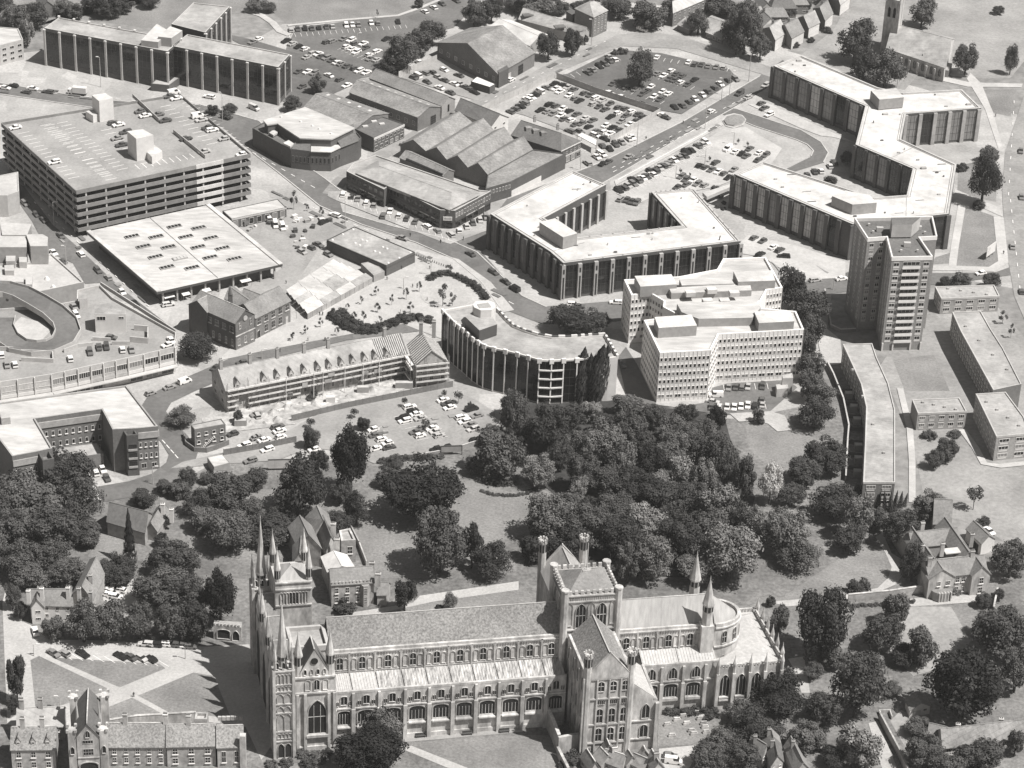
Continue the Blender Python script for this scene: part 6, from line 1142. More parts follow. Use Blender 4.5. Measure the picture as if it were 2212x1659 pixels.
def turret(u, v, r, z0, z1, zs, crown=False, slots=True, n=8, name='turret', sub='spire'):
    b = MB(); b.prism(octo(u, v, r, 0, n), z0, z1); t = b.out(name, M_STONE, K)
    b = MB(); b.prism(octo(u, v, r*1.16, 0, n), z1-.55, z1-.06, bottom=True); b.out('turret_string', M_STONE, t, off=K.location)
    if slots:
        sl_ = MB()
        for i in range(n):
            a = 6.2832*i/n; c = L_(u+r*.93*math.cos(a), v+r*.93*math.sin(a)); w_ = r*.26; t_ = Vector((-math.sin(a+TH), math.cos(a+TH), 0))*w_; o = Vector((math.cos(a+TH), math.sin(a+TH), 0))*(r*.07)
            za, zb = z1-max(1.6, min(3.4, (z1-z0)*.35)), z1-.8; p = c+o; sl_.poly([(p.x-t_.x, p.y-t_.y, za), (p.x+t_.x, p.y+t_.y, za), (p.x+t_.x, p.y+t_.y, zb), (p.x-t_.x, p.y-t_.y, zb)])
        sl_.out('turret_opening', M_SHADE, t, off=K.location)
    if crown:
        for i in range(n):
            a = 6.2832*(i+.5)/n; p = L_(u+r*math.cos(a), v+r*math.sin(a)); obj('merlon', cube(M_STONE), t, Vector((p.x, p.y, z1+.5))-K.location, TH+a, (r*.42, r*.42, 1.1))
    if zs > z1:
        b = MB(); A = octo(u, v, r*1.12, z1, n); tip = L_(u, v, zs)
        for i in range(n): b.poly([A[i], A[(i+1) % n], tip])
        b.tube(tip-Vector((0, 0, .3)), tip+Vector((0, 0, .7)), .14, .05, 5, 0, True); b.out(sub, M_STONE, t, off=K.location)
def awin(W_, t, z, w_, h_, nx=2, nz=1, kind='round', gm=None, name='window', o=0.0, fm=None): return W_.win(K, t, z, w_, h_, nx, nz, fm or M_STONE, gm or M_CGLASS, kind, name, o, .16)
def WS(u0, u1, v): return Wall(L_(u0, v), L_(u1, v), out=L_((u0+u1)/2, v-200))
def WW_(v0, v1, u): return Wall(L_(u, v0), L_(u, v1), out=L_(u-200, (v0+v1)/2))
# nave
cbox('aisle_wall', 17, 82, 5, 31, 0, 16.4, M_STONE, M_LEADS); cbox('clerestory_wall', 17, 82, 12, 24, 16, 25.3, M_STONE, M_LEADS)
cgable(17, 82, 12.9, 23.1, 25.2, 33, rm=M_STONETILE, ov=0, rn='nave_roof')
for v0, v1 in ((12.02, 12.75), (23.25, 23.98)): cbox('parapet', 17, 82, v0, v1, 25.3, 26.1, M_STONE)
ub = [17.2, 22.4, 29.6, 36.8, 43.5, 50.1, 56.6, 63.1, 69.7, 76.4, 82]
S1, S2 = WS(17, 82, 12), WS(17, 82, 5)
for i in range(10):
    u0, u1 = ub[i], ub[i+1]; c = (u0+u1)/2-17; w_ = u1-u0
    awin(S1, c, 21.6, 1.9, 4.2, 2, 2)
    for s in (-1, 1): awin(S1, c+s*w_*.31, 21.4, 1.3, 3.8, 1, 1, gm=M_STONE, name='blind_arch')
    S1.box('buttress', K, u0-17-.22, u0-17+.22, 17, 25.3, 0, .35, M_STONE)
    for j in range(9): t = u0-17+w_*(j+.5)/9; S1.box('corbel', K, t-.14, t+.14, 24.3, 24.8, .01, .3, M_STONED)
    S1.box('string_course', K, u0-17, u1-17, 24.85, 25.25, .02, .35, M_STONE); S1.box('string_course', K, u0-17, u1-17, 18.7, 19.0, .02, .22, M_STONE)
    # lead roof of the aisle, one bay at a time, with rolls
    z0_, z1_ = 16.5, 18.4; b = MB(); p = [L_(u0+.12, 5.7, z0_), L_(u1-.12, 5.7, z0_), L_(u1-.12, 12, z1_), L_(u0+.12, 12, z1_)]; b.loft([x-Vector((0, 0, .2)) for x in p], p)
    for j in range(9):
        uu = u0+.3+(w_-.6)*j/8; b.loft([L_(uu-.06, 5.7, z0_), L_(uu+.06, 5.7, z0_), L_(uu+.06, 12, z1_), L_(uu-.06, 12, z1_)], [L_(uu-.04, 5.7, z0_+.12), L_(uu+.04, 5.7, z0_+.12), L_(uu+.04, 12, z1_+.12), L_(uu-.04, 12, z1_+.12)])
    b.out('aisle_roof', M_LEADS if i < 2 else M_LEAD, K)
    S2.box('parapet', K, u0-17, u1-17, 16.4, 17.2, -.6, .05, M_STONE)
    awin(S2, c, 14.2, 1.9, 3.0, 2, 1, 'flat'); [awin(S2, c+s*(1.65+.55*k), 13.2, .42, 1.6, 1, 1, 'point', M_SHADE, 'blind_arch') for s in (-1, 1) for k in (0, 1)]
    S2.box('string_course', K, u0-17, u1-17, 11.3, 11.7, .02, .4, M_STONE); S2.box('string_course', K, u0-17, u1-17, 5.2, 5.5, .02, .5, M_STONE)
    awin(S2, c, 8.4, w_*.72, 4.9, 5, 1, 'flat'); b = MB(); a_, b_ = S2.p(c-w_*.36, 0, 0), S2.p(c+w_*.36, 0, 0); n_ = S2.n
    b.poly([a_+Vector((0, 0, 6.0)), a_+n_*.8+Vector((0, 0, 5.4)), b_+n_*.8+Vector((0, 0, 5.4)), b_+Vector((0, 0, 6.0))]); b.poly([a_+n_*.8+Vector((0, 0, 5.4)), a_+n_*.8+Vector((0, 0, 5.0)), b_+n_*.8+Vector((0, 0, 5.0)), b_+n_*.8+Vector((0, 0, 5.4))]); b.out('sill', M_STONE, K)
    S2.box('buttress', K, u0-17-.55, u0-17+.55, 0, 11.5, 0, 1.0, M_STONE); S2.box('buttress', K, u0-17-.35, u0-17+.35, 11.5, 16.6, 0, .6, M_STONE)
    S2.box('plinth', K, u0-17+.6, u1-17-.6, 0, 1.4, .01, .3, M_STONE)
b = MB(); p = [L_(17, 30.3, 16.5), L_(82, 30.3, 16.5), L_(82, 24, 18.4), L_(17, 24, 18.4)]; b.poly(p); b.out('aisle_roof', M_LEAD, K)
# south-west block behind the west front
cbox('west_tower_wall', 5.6, 17.2, 3, 12, 0, 24.5, M_STONE, M_LEADS); S = WS(5.6, 17.2, 3)
cbox('west_tower_upper', 6.2, 16.4, 9.5, 19, 24, 29, M_STONE, M_ROOFG)
for a in ((6.0, 16.6, 9.2, 10.0), (6.0, 16.6, 18.4, 19.2), (6.0, 6.9, 10.0, 18.4), (15.7, 16.6, 10.0, 18.4)): cbox('parapet', a[0], a[1], a[2], a[3], 28.5, 30.2, M_CONC)
cgable(7.6, 15.2, 3, 9.5, 26.2, 33.4, along='v', rm=M_ROOFD, wm=M_STONE, z0=24, wall=True, rn='gable_roof', cop=M_STONE)
for u in (7.2, 15.8): turret(u, 4.2, 1.1, 20, 31.5, 38.6)
S.box('string_course', K, 0, S.L, 24.2, 24.7, .02, .4, M_STONE); S.box('string_course', K, 0, S.L, 19.0, 19.5, .02, .4, M_STONE)
b = MB(); c_ = S.p(S.L*.5, 29.7, .05); b.tube(c_, c_+S.n*.2, 1.0, 1.0, 14, 0, True); b.out('round_window', M_CGLASS, K)
for j in range(4): awin(S, S.L*.28+j*1.75, 26.2, .8, 1.9, 1, 1, 'point', M_SHADE if j % 2 == 0 else M_STONED)
awin(S, S.L*.55, 21.8, 1.6, 3.6, 2, 1, 'round'); [awin(S, S.L*.55+s*2.4, 21.8, 1.5, 3.6, 1, 1, 'round', M_STONE, 'blind_arch') for s in (-1, 1)]
awin(S, S.L*.56, 11, 5.4, 11.5, 3, 2, 'point'); S.box('sill', K, S.L*.3, S.L*.82, 4.4, 5.2, .02, .9, M_STONE); S.box('plinth', K, .5, S.L, 0, 1.2, .02, .5, M_STONE)
for t in (.1, .28, .84, .97): S.box('buttress', K, S.L*t-.4, S.L*t+.4, 0, 19, 0, .7, M_STONE)
# west front: end towers with spires, screen of three gables
def front_tower(v0, top, du=0.0):
    cbox('front_tower', 0, 5.3, v0, v0+5, 0, 29.5, M_STONE, M_LEADS); W1, W2 = WS(0, 5.3, v0), WW_(v0, v0+5, 0)
    for W_ in (W1, W2):
        for z, h_, n, kd in ((2.6, 5, 2, 'point'), (7.6, 1.6, 4, 'round'), (12, 6.2, 2, 'point'), (16.6, 2.2, 2, 'point'), (20.2, 3.4, 2, 'point'), (23.5, 1.6, 4, 'round'), (26.6, 3.6, 4, 'point')):
            for j in range(n): awin(W_, .7+(W_.L-1.4)*(j+.5)/n, z, (W_.L-1.6)/n, h_, 1, 1, kd, M_STONED if z != 2.6 else M_SHADE, 'blind_arch')
        for z in (5.6, 9, 15.2, 18.2, 22.3, 24.7, 29): W_.box('string_course', K, -.15, W_.L+.15, z, z+.35, .02, .3, M_STONE)
        for t in (0, W_.L): W_.box('corner_shaft', K, t-.4, t+.4, 0, 29.5, -.3, .42, M_STONE)
    for u in (.4, 4.9):
        for v in (v0+.4, v0+4.6): turret(u, v, .46, 28, 33.3, 37.6, slots=False, n=6, name='pinnacle_shaft', sub='pinnacle')
        turret(u, v0+2.5, .33, 29, 32, 34.6, slots=False, n=6, name='pinnacle_shaft', sub='pinnacle')
    for j in range(3): W1.win(K, .9+1.75*j, 31, .9, 2.2, 1, 1, M_STONE, M_SHADE, 'point', 'blind_arch', o=-.2)
    turret(2.65, v0+2.5, 1.35, 29.2, 33.4, top, slots=True)
front_tower(0, 51); front_tower(40, 51.5)
cbox('front_screen', .6, 5.6, 5, 40, 0, 23.5, M_STONE, M_LEADS)
for v in (11, 22.5, 34):
    q = [L_(5, v+5.6), L_(5, v-5.6)]; cgable(.6, 5.4, v-5.6, v+5.6, 23.5, 31.5, along='u', wall=True, z0=22, rm=M_ROOFT, cop=M_STONE, rn='gable_roof')
    W_ = WW_(v-5, v+5, .6); awin(W_, 5, 10.5, 8, 19, 1, 1, 'point', M_SHADE, 'portal')
for v in (16.8, 28.2): turret(.9, v, .9, 0, 30, 36.5)
for v in (11, 22.5, 34): turret(1.0, v, .35, 31, 32.6, 35, slots=False, n=6, name='pinnacle_shaft', sub='pinnacle')
# north-west tower
cbox('north_west_tower', 5, 15.2, 31, 41, 0, 37, M_STONE, M_LEADS); S = WS(5, 15.2, 31); cgable(5.6, 14.6, 31.6, 40.4, 36.6, 39.5, along='v', rm=M_LEADC, hip0=4, hip1=4, rn='tower_roof')
for j in range(9): awin(S, 1.2+7.8*(j+.5)/9, 31.6, .72, 4.0, 1, 1, 'round', M_SHADE if 3 <= j <= 5 else M_STONE, 'belfry_opening' if 3 <= j <= 5 else 'blind_arch')
for z in (29, 34.4, 36.6): S.box('string_course', K, 0, S.L, z, z+.4, .02, .35, M_STONE)
for u in (5.7, 14.5):
    for v in (31.8, 40.2): turret(u, v, .88, 20, 41.5, 48)
# central tower
cbox('central_tower', 82, 97.5, 11.2, 24.8, 0, 39.6, M_STONE, M_LEADC); cgable(83.4, 96.1, 12.2, 23.8, 39.5, 43, along='u', rm=M_ROOFT, hip0=5, hip1=5, rn='tower_roof', cop=M_STONE)
for S in (WS(82, 97.5, 11.2), WW_(11.2, 24.8, 82)):
    for t in (.31, .69): awin(S, S.L*t, 32.6, 3.0, 8.2, 3, 2, 'point')
    for t in (.5, .115, .885): awin(S, S.L*t, 33.2, 2.0 if t == .5 else 1.3, 7.6, 2 if t == .5 else 1, 1, 'point', M_STONE, 'blind_arch')
    for z in (27.8, 37.2, 39.1): S.box('string_course', K, 0, S.L, z, z+.4, .02, .35, M_STONE)
    for j in range(22): S.box('corbel', K, 1+(S.L-2)*(j+.2)/22, 1+(S.L-2)*(j+.7)/22, 37.7, 39.0, .01, .15, M_STONED)
    for j in range(8): S.box('merlon', K, 1+(S.L-2)*(j+.1)/8, 1+(S.L-2)*(j+.6)/8, 39.6, 40.8, -.5, 0, M_STONE)
for v in (11.4, 24.6):
    for u in (82.2, 97.3): turret(u, v, 1.05, 0, 41.4, 41.4, slots=False)
for j in range(8): p = (j+.35)/8; cub('merlon', 83+13.5*p, 24.5, 40.2, 1, .5, 1.3); cub('merlon', 97.2, 12.2+11.6*p, 40.2, .5, 1, 1.3)
b = MB(); p = L_(89.8, 18, 0); b.tube((p.x, p.y, 42), (p.x, p.y, 52), .14, .08, 6, 0, True); b.out('flagpole', M_WHITE, K); cub('flagpole_base', 89.8, 18, 43, 2.4, 1.2, .6)
# transepts
for v0, v1, tv in ((-9, 10.4, -9), (25.8, 45, 45)):
    cbox('transept_wall', 83.4, 96.6, v0, v1, 0, 26.3, M_STONE, M_LEADS); cgable(83.5, 96.5, v0+.5, v1-.5 if tv > 0 else v1, 26.2, 33.2, along='v', rm=M_LEADC if tv > 0 else M_STONETILE, rn='transept_roof')
    cgable(83.8, 96.2, tv-.35 if tv < 0 else tv-.35, tv+.35, 26.3, 34.0, along='v', wall=True, z0=25.5, rm=M_STONE, rn='gable_coping', cop=M_STONE)
    for u in (84.0, 96.1): turret(u, tv+(.5 if tv < 0 else -.5), 1.15, 0, 33.2 if tv < 0 else 36, 33.2 if tv < 0 else 36, crown=True)
S = WS(83.4, 96.6, -9)
for z, h_, kd in ((22.9, 3.4, 'round'), (13.0, 4.9, 'round'), (6.6, 4.6, 'round')):
    for c in (88.2, 91.6, 95.0): awin(S, c-83.4-.35, z, 2.0, h_, 2, 2, kd)
awin(S, 7.1, 28.5, 1.7, 3.6, 2, 2)
for z in (18.6, 25.3, 9.9, 3.6): S.box('string_course', K, 0, S.L, z, z+.4, .02, .35, M_STONE)
for c in (88.2, 91.6, 95.0):
    for z in (17.2, 25.9):
        for j in range(5): awin(S, c-83.75+(j-2)*.55, z+.4, .42, 1.5, 1, 1, 'round', M_SHADE if z < 20 else M_STONED, 'blind_arch')
for t in (.1, .26, .52, .76, .92): S.box('buttress', K, S.L*t-.2, S.L*t+.2, 0, 25.3, 0, .4, M_STONE)
WTr = WW_(-9, 10.4, 83.4)
for j in range(4):
    for z, h_ in ((22.3, 4), (13.5, 4.5), (6.5, 4)): awin(WTr, WTr.L*(j+.5)/4, z, 2.2, h_, 2, 1)
    WTr.box('buttress', K, WTr.L*j/4-.3, WTr.L*j/4+.3, 0, 26, 0, .6, M_STONE)
cbox('transept_parapet', 83.42, 84.1, -8.4, 10.4, 26.3, 27.1); cbox('transept_parapet', 95.9, 96.58, -8.4, 10.4, 26.3, 27.1)
cbox('transept_aisle_wall', 96.6, 104.2, -8.6, 7, 0, 16.8, M_STONE, M_LEADS); b = MB(); p = [L_(96.6, -8.2, 23), L_(103.8, -8.2, 17), L_(103.8, 7, 17), L_(96.6, 7, 23)]; b.loft([x-Vector((0, 0, .3)) for x in p], p); b.out('transept_aisle_roof', M_LEADS, K)
b = MB(); b.poly([L_(96.6, -8.6, 16.8), L_(104.2, -8.6, 16.8), L_(96.6, -8.6, 22.9)]); b.out('aisle_gable', M_STONE, K)
S = WS(96.6, 104.2, -8.6); awin(S, 4.4, 13.2, 2.3, 5, 2, 1, 'point'); awin(S, 4.2, 6.4, 2.4, 4.4, 2, 1, 'round'); S.box('string_course', K, 0, S.L, 9.8, 10.2, .02, .35, M_STONE); S.box('string_course', K, 0, S.L, 3.6, 4, .02, .35, M_STONE); S.box('buttress', K, S.L-.6, S.L+.4, 0, 16, -.2, .9, M_STONE)
cub('coping', 103.9, -.8, 17.1, .7, 15.8, .6, M_STONED)
# presbytery and apse
cbox('presbytery_aisle_wall', 104.2, 126, 7, 29, 0, 16.2, M_STONE, M_LEADS); cbox('presbytery_wall', 97.5, 123, 12, 24, 16, 25.2, M_STONE, M_LEADS)
apse = lambda r, z: [L_(126+r*math.sin(t)*1.35, 18-r*math.cos(t), z) for t in [math.pi*i/14 for i in range(15)]]
b = MB(); b.prism([L_(122.9, 12)]+[Vector((p.x, p.y, 0)) for p in apse(6.6, 0)]+[L_(122.9, 24)], 0, 25.2, 0, 1); b.out('apse_wall', [M_STONE, M_LEADS], K)
cgable(97.5, 126, 12.9, 23.1, 25.1, 32, rm=M_LEADC, ov=0, rn='presbytery_roof', cop=M_STONE)
b = MB(); e = apse(5.9, 25.2); tip = L_(126, 18, 32.1)
for i in range(14): b.poly([e[i], e[i+1], tip])
b.out('apse_roof', M_LEADC, K)
b = MB(); e0, e1 = apse(6.7, 25.2), apse(6.0, 25.2)
for i in range(14): b.poly([e0[i]+Vector((0, 0, 1)), e0[i+1]+Vector((0, 0, 1)), e1[i+1]+Vector((0, 0, 1)), e1[i]+Vector((0, 0, 1))]); b.poly([e0[i], e0[i+1], e0[i+1]+Vector((0, 0, 1)), e0[i]+Vector((0, 0, 1))]); b.poly([e1[i+1], e1[i], e1[i]+Vector((0, 0, 1)), e1[i+1]+Vector((0, 0, 1))])
b.out('apse_parapet', M_STONE, K)
for v0, v1 in ((12.02, 12.7), (23.3, 23.98)): cbox('parapet', 97.5, 123, v0, v1, 25.2, 26, M_STONE)
S1 = WS(97.5, 123, 12); S2 = WS(104.2, 126, 7)
for c in (100.6, 106.3, 112.8, 119.0):
    awin(S1, c-97.5, 21.4, 1.9, 4.2, 2, 2); [awin(S1, c-97.5+s*2.1, 21.2, 1.2, 3.8, 1, 1, gm=M_STONE, name='blind_arch') for s in (-1, 1)]; S1.box('buttress', K, c-97.5+2.95, c-97.5+3.35, 17, 25, 0, .35, M_STONE)
for j in range(34): S1.box('corbel', K, .4+.74*j, .66+.74*j, 24.3, 24.8, .01, .3, M_STONED)
S1.box('string_course', K, 0, S1.L, 24.85, 25.2, .02, .32, M_STONE)
for i in range(0, 9, 2):
    e = apse(6.6, 0); W_ = Wall(e[i+1], e[i+2], out=e[i+1]+(e[i+1]-L_(126, 18))*5)
    awin(W_, W_.L*.5, 21.4, min(1.7, W_.L*.8), 4.2, 2, 2); awin(W_, W_.L*.5, 12.5, min(1.7, W_.L*.8), 5.5, 2, 1, 'point')
b = MB()
for i in range(14):
    for z in (18.2, 24.6): e0, e1 = apse(6.6, z), apse(6.95, z); b.poly([e0[i]+Vector((0, 0, .5)), e1[i]+Vector((0, 0, .4)), e1[i+1]+Vector((0, 0, .4)), e0[i+1]+Vector((0, 0, .5))]); b.poly([e1[i], e1[i+1], e1[i+1]+Vector((0, 0, .4)), e1[i]+Vector((0, 0, .4))])
b.out('string_course', M_STONE, K)
for v in (11.6, 24.4): cbox('turret_base', 121.6, 125.2, v-1.6, v+1.6, 0, 26.5, M_STONE); turret(123.4, v, 1.45, 26.5, 33.5, 42)
for i, (u0, u1) in enumerate(((104.4, 115), (115, 125.8))):
    z0_, z1_ = 16.4, 18.6; b = MB(); p = [L_(u0+.1, 7.7, z0_), L_(u1-.1, 7.7, z0_), L_(u1-.1, 12, z1_), L_(u0+.1, 12, z1_)]; b.loft([x-Vector((0, 0, .2)) for x in p], p)
    for j in range(13): uu = u0+.4+(u1-u0-.8)*j/12; b.loft([L_(uu-.06, 7.7, z0_), L_(uu+.06, 7.7, z0_), L_(uu+.06, 12, z1_), L_(uu-.06, 12, z1_)], [L_(uu-.04, 7.7, z0_+.12), L_(uu+.04, 7.7, z0_+.12), L_(uu+.04, 12, z1_+.12), L_(uu-.04, 12, z1_+.12)])
    b.out('aisle_roof', M_LEADS, K)
b = MB(); b.poly([L_(104.4, 28.6, 16.4), L_(125.8, 28.6, 16.4), L_(125.8, 24, 18.6), L_(104.4, 24, 18.6)]); b.out('aisle_roof', M_LEADS, K)
S2.box('parapet', K, 0, S2.L, 16.2, 16.9, -.6, .03, M_STONE); S2.box('string_course', K, 0, S2.L, 10.8, 11.2, .02, .4, M_STONE)
for c in (107, 113.2, 119.9): awin(S2, c-104.2, 13.7, 2.6, 4, 3, 1, 'point')
for c in (107, 112.8, 119.3): awin(S2, c-104.2, 7.8, 4.4, 4.8, 5, 1, 'flat'); S2.box('sill', K, c-104.2-2.2, c-104.2+2.2, 4.4, 5.3, .02, .7, M_STONE)
for u in (104.5, 110, 116.2, 122.6): S2.box('buttress', K, u-104.2-.5, u-104.2+.5, 0, 10.5, 0, 1.1, M_STONE); S2.box('buttress', K, u-104.2-.35, u-104.2+.35, 10.5, 16, 0, .6, M_STONE)
# eastern retrochoir
cbox('retrochoir_wall', 126, 145, 6.5, 33, 0, 14.2, M_STONE, M_LEADS)
q = ccw([L_(126, 6.5), L_(145, 6.5), L_(145, 33), L_(126, 33)])
for A, B in ((L_(126, 6.5), L_(145, 6.5)), (L_(145, 6.5), L_(145, 33)), (L_(126, 33), L_(145, 33))):
    W_ = Wall(A, B); n = int(W_.L/.9)
    for j in range(n): W_.box('pierced_parapet', K, W_.L*(j+.08)/n, W_.L*(j+.62)/n, 14.2, 15.2, -.35, 0, M_STONE)
    W_.box('parapet_rail', K, 0, W_.L, 15.2, 15.5, -.4, .05, M_STONE)
S = WS(126, 145, 6.5)
for c in (128.4, 133.1, 137.6, 141.8): awin(S, c-126, 8.4, 3.1, 7.6, 3, 1, 'point', M_CGLASS); [S.box('sill', K, c-126-1.5, c-126+1.5, z, z+.5, .02, .8, M_STONE) for z in (3.4, 4.3)]
for u in (126, 130.7, 135.4, 139.8, 144.6): S.box('buttress', K, u-126-.45, u-126+.45, 0, 13, 0, 1.3, M_STONE); turret(u, 5.9, .5, 12.5, 16.2, 18.6, slots=False, n=6, name='pinnacle_shaft', sub='pinnacle')
for v in (9.5, 14, 18.5, 23, 27.5, 32.5): cub('buttress', 145.6, v, 6.5, 1.3, .9, 13); turret(145.7, v, .55, 12.5, 16.4, 19, slots=False, n=6, name='pinnacle_shaft', sub='pinnacle')
b = MB(); b.loft([L_(127, 7.6, 14.25), L_(143.8, 7.6, 14.25), L_(143.8, 32, 14.25), L_(127, 32, 14.25)], [L_(133, 10, 15.2), L_(141, 10, 15.2), L_(141, 30, 15.2), L_(133, 30, 15.2)]); b.out('retrochoir_roof', M_LEADS, K)
wallrun('cloister_wall', 'tall ruined cloister wall running from south transept to the lawn', 'wall', 'c3', [(370, 1270), (430, 1400), (480, 1530)], 6.5, M_STONED, .8, M_STONE)
wallrun('cloister_screen', 'broad pale stone wall beside the transept foot above the lawn', 'wall', 'c3', [(490, 1540), (660, 1510)], 6.0, M_STONE, .9)
wallrun('precinct_wall', 'stone wall beside the cloister lawn at bottom edge', 'wall', 'c3', [(480, 1560), (560, 1720)], 3, M_STONED, .6, M_STONE)
HAZE = .00006
# ------------------------------------------------------------------ fences and walls
wallrun('panel_fence', 'pale concrete panel fence along the upper road side of compound', 'fence', 'c0', [(-320, 1010), (0, 850), (460, 640)], 3, M_CONC, panel=3.2)
wallrun('panel_fence', 'grey panel fence between the compound and tree car park', 'fence', 'c0', [(470, 645), (800, 770), (1310, 935)], 2.8, M_CONCM, panel=3.2)
wallrun('panel_fence', 'low pale fence along the street side of compound', 'fence', 'fc', [(1400, 1050), (1850, 790), (2200, 590)], 2.6, M_CONC, panel=3.0)
wallrun('panel_fence', 'pale panel fence behind the small compound beside garage hall', 'fence', 'b0', [(1225, 640), (1540, 500)], 3, M_CONC, panel=3)
wallrun('site_hoarding', 'dark board hoarding between building site and fenced car park', 'fence', 'sf', [(690, 920), (1200, 800), (2000, 640), (2140, 610)], 2.4, M_BRICK, panel=2.4)
wallrun('site_hoarding', 'dark board hoarding left of the fenced car park', 'fence', 'a2', [(1840, 650), (2200, 590), (2440, 540)], 2.4, M_BRICK, panel=2.4)
wallrun('garden_wall', 'brick wall along the lower edge of fenced car park', 'wall', 'pc', [(1200, 840), (1600, 770), (2020, 640)], 1.8, M_BRICKL, .3, M_CONC)
wallrun('brick_wall', 'low brick wall enclosing garden of the high-rise', 'wall', 'd1', [(570, 890), (620, 1180), (700, 1220), (820, 1215)], 1.5, M_BRICK, .3, M_CONC)
wallrun('precinct_boundary_wall', 'stone wall bounding the gardens north of nave', 'wall', 'b2', [(835, 1270), (900, 1400), (960, 1560)], 2, M_STONED, .4)
wallrun('lane_wall', 'dark wall along the lane, lower right', 'wall', 'd3', [(1020, 1260), (1180, 1560), (1250, 1720)], 2.6, M_STONED, .5)
# ------------------------------------------------------------------ cars
R2 = H2+.05
lot('a0', (60, -12), 'the roof row beside lift tower', 'cars on the multi-storey roof', [(125, 1048, 'w'), (445, 1332, 'w'), (975, 1025, 'w'), (930, 1010, 'd'), (1035, 1085, 'd'), (965, 1135, 'l'), (1000, 1190, 'd')], R2)
lot('a0', (60, -12), 'far right rows on car park roof', 'cars on the multi-storey roof', [(1430, 762, 'w', 'van'), (1395, 790, 'd'), (1450, 808, 'w'), (1150, 915, 'g'), (1195, 950, 'w'), (1300, 940, 'g'), (1360, 990, 'd'), (1625, 955, 'w', 'van'), (1655, 985, 'l'), (1710, 1050, 'd'), (1745, 1068, 'w'), (1840, 1140, 'l'), (1530, 1140, 'd'), (1680, 1245, 'l'), (1985, 1270, 'w')], R2)
lot('a0', (60, 10), 'traffic on the road past the car park', 'cars on the upper left road', [(40, 722, 'w'), (110, 705, 'k'), (270, 728, 'w'), (215, 757, 'd'), (395, 755, 'd')])
car('a0', 2090, 890, 'l', (60, 25), 'beside the office block corner', kind='van'); car('a0', 1720, 795, 'w', (60, 10), 'before long office block', kind='estate')
lot('e3', (15, 60), 'front row of the rooftop shop car park', 'cars on the shopping block roof', [(15, 1310, 'w'), (65, 1400, 'g'), (140, 1400, 'w'), (660, 1345, 'w'), (845, 1280, 'd'), (930, 1235, 'd'), (1000, 1230, 'd'), (1150, 1260, 'w'), (1235, 1260, 'g')], 9.05)
lot('e3', (40, 60), 'rear group on the rooftop shop car park', 'cars on the shopping block roof', [(600, 880, 'd'), (695, 860, 'l'), (715, 935, 'w'), (1045, 1145, 'd', None, (70, 10)), (1605, 1170, 'w'), (1575, 1215, 'w', None, (60, -20))], 9.05)
lot('a1', (55, 60), 'street running past market hall', 'cars in the street by market hall', [(205, 155, 'g'), (300, 245, 'd'), (360, 290, 'd'), (500, 422, 'd'), (440, 560, 'w'), (520, 630, 'd'), (665, 572, 'w'), (805, 705, 'd'), (890, 765, 'l'), (1005, 885, 'w'), (1110, 978, 'k')])
car('a1', 1385, 985, 'l', (60, -10), 'at the corner of market hall', kind='estate')
lot('a2', (60, -20), 'bend between shops and brick offices', 'cars at the bend', [(1240, 135, 'g'), (1395, 88, 'g'), (1520, 40, 'w', 'van')])
car('a1', 1990, 1465, 'd', (60, -12), 'in the road behind scaffolded terrace'); car('a1', 1770, 1510, 'd', (40, -25), 'at left end of scaffolded terrace')
lot('a2', (30, 60), 'forecourt of the brick courtyard offices', 'cars by the courtyard offices', [(790, 790, 'w'), (845, 765, 'w'), (880, 835, 'd')])
lot('b1', (-20, 60), 'parking row before the corner store', 'cars before the corner store', [(770, 80, 'w'), (838, 100, 'd'), (890, 118, 'g'), (962, 148, 'w'), (1022, 170, 'g'), (1098, 255, 'd'), (1155, 220, 'w'), (1228, 255, 'w'), (1290, 280, 'd'), (1362, 305, 'd'), (1458, 345, 'w', None, (60, 40)), (1545, 380, 'g', None, (50, 50)), (1655, 410, 'l', None, (40, 40)), (1725, 380, 'w', None, (15, 60)), (1785, 345, 'l', None, (15, 60)), (1838, 318, 'd', None, (15, 60)), (1895, 290, 'l', None, (15, 60)), (1945, 265, 'g', None, (15, 60))])
car('b1', 700, 250, 'w', (60, 20), 'driving past the market yard', kind='estate'); car('b1', 1255, 440, 'g', (60, 18), 'on road outside the corner store', kind='saloon')
lot('b1', (55, 35), 'road beside the V-shaped office', 'cars below the V-shaped office', [(1815, 570, 'd'), (2005, 720, 'd'), (2105, 800, 'd'), (2180, 860, 'k', 'van')])
lot('c1', (60, 3), 'street behind the round-headed plane trees', 'cars behind the curved offices', [(610, 985, 'w'), (650, 1000, 'd'), (960, 970, 'w')])
car('c1', 1020, 1480, 'd', (10, 60), 'in the shaded lane beside white office block')
lot('mk', (60, 30), 'market yard group beside awnings', 'cars in the market yard', [(1140, 580, 'l'), (1350, 485, 'd'), (1250, 525, 'd'), (1480, 610, 'g')])
lot('mk', (60, -25), 'market yard by the shop range', 'vans in the market yard', [(430, 205, 'd', 'van'), (790, 230, 'w', 'van', (10, 40)), (885, 260, 'w', 'van', (10, 40)), (700, 150, 'w', 'van', (20, 40)), (1420, 190, 'k')])
g1 = 'cars in the walled compound'
lot('fc', (130, -58), 'back row under compound wall', g1, [(510, 110, 'k'), (640, 130, 'k'), (725, 165, 'l'), (815, 205, 'd'), (985, 262, 'd'), (1085, 290, 'd'), (1175, 335, 'w'), (1275, 370, 'l'), (1400, 430, 'd'), (1530, 490, 'd'), (1640, 512, 'd'), (1740, 552, 'w'), (1850, 600, 'd'), (1925, 640, 'd')])
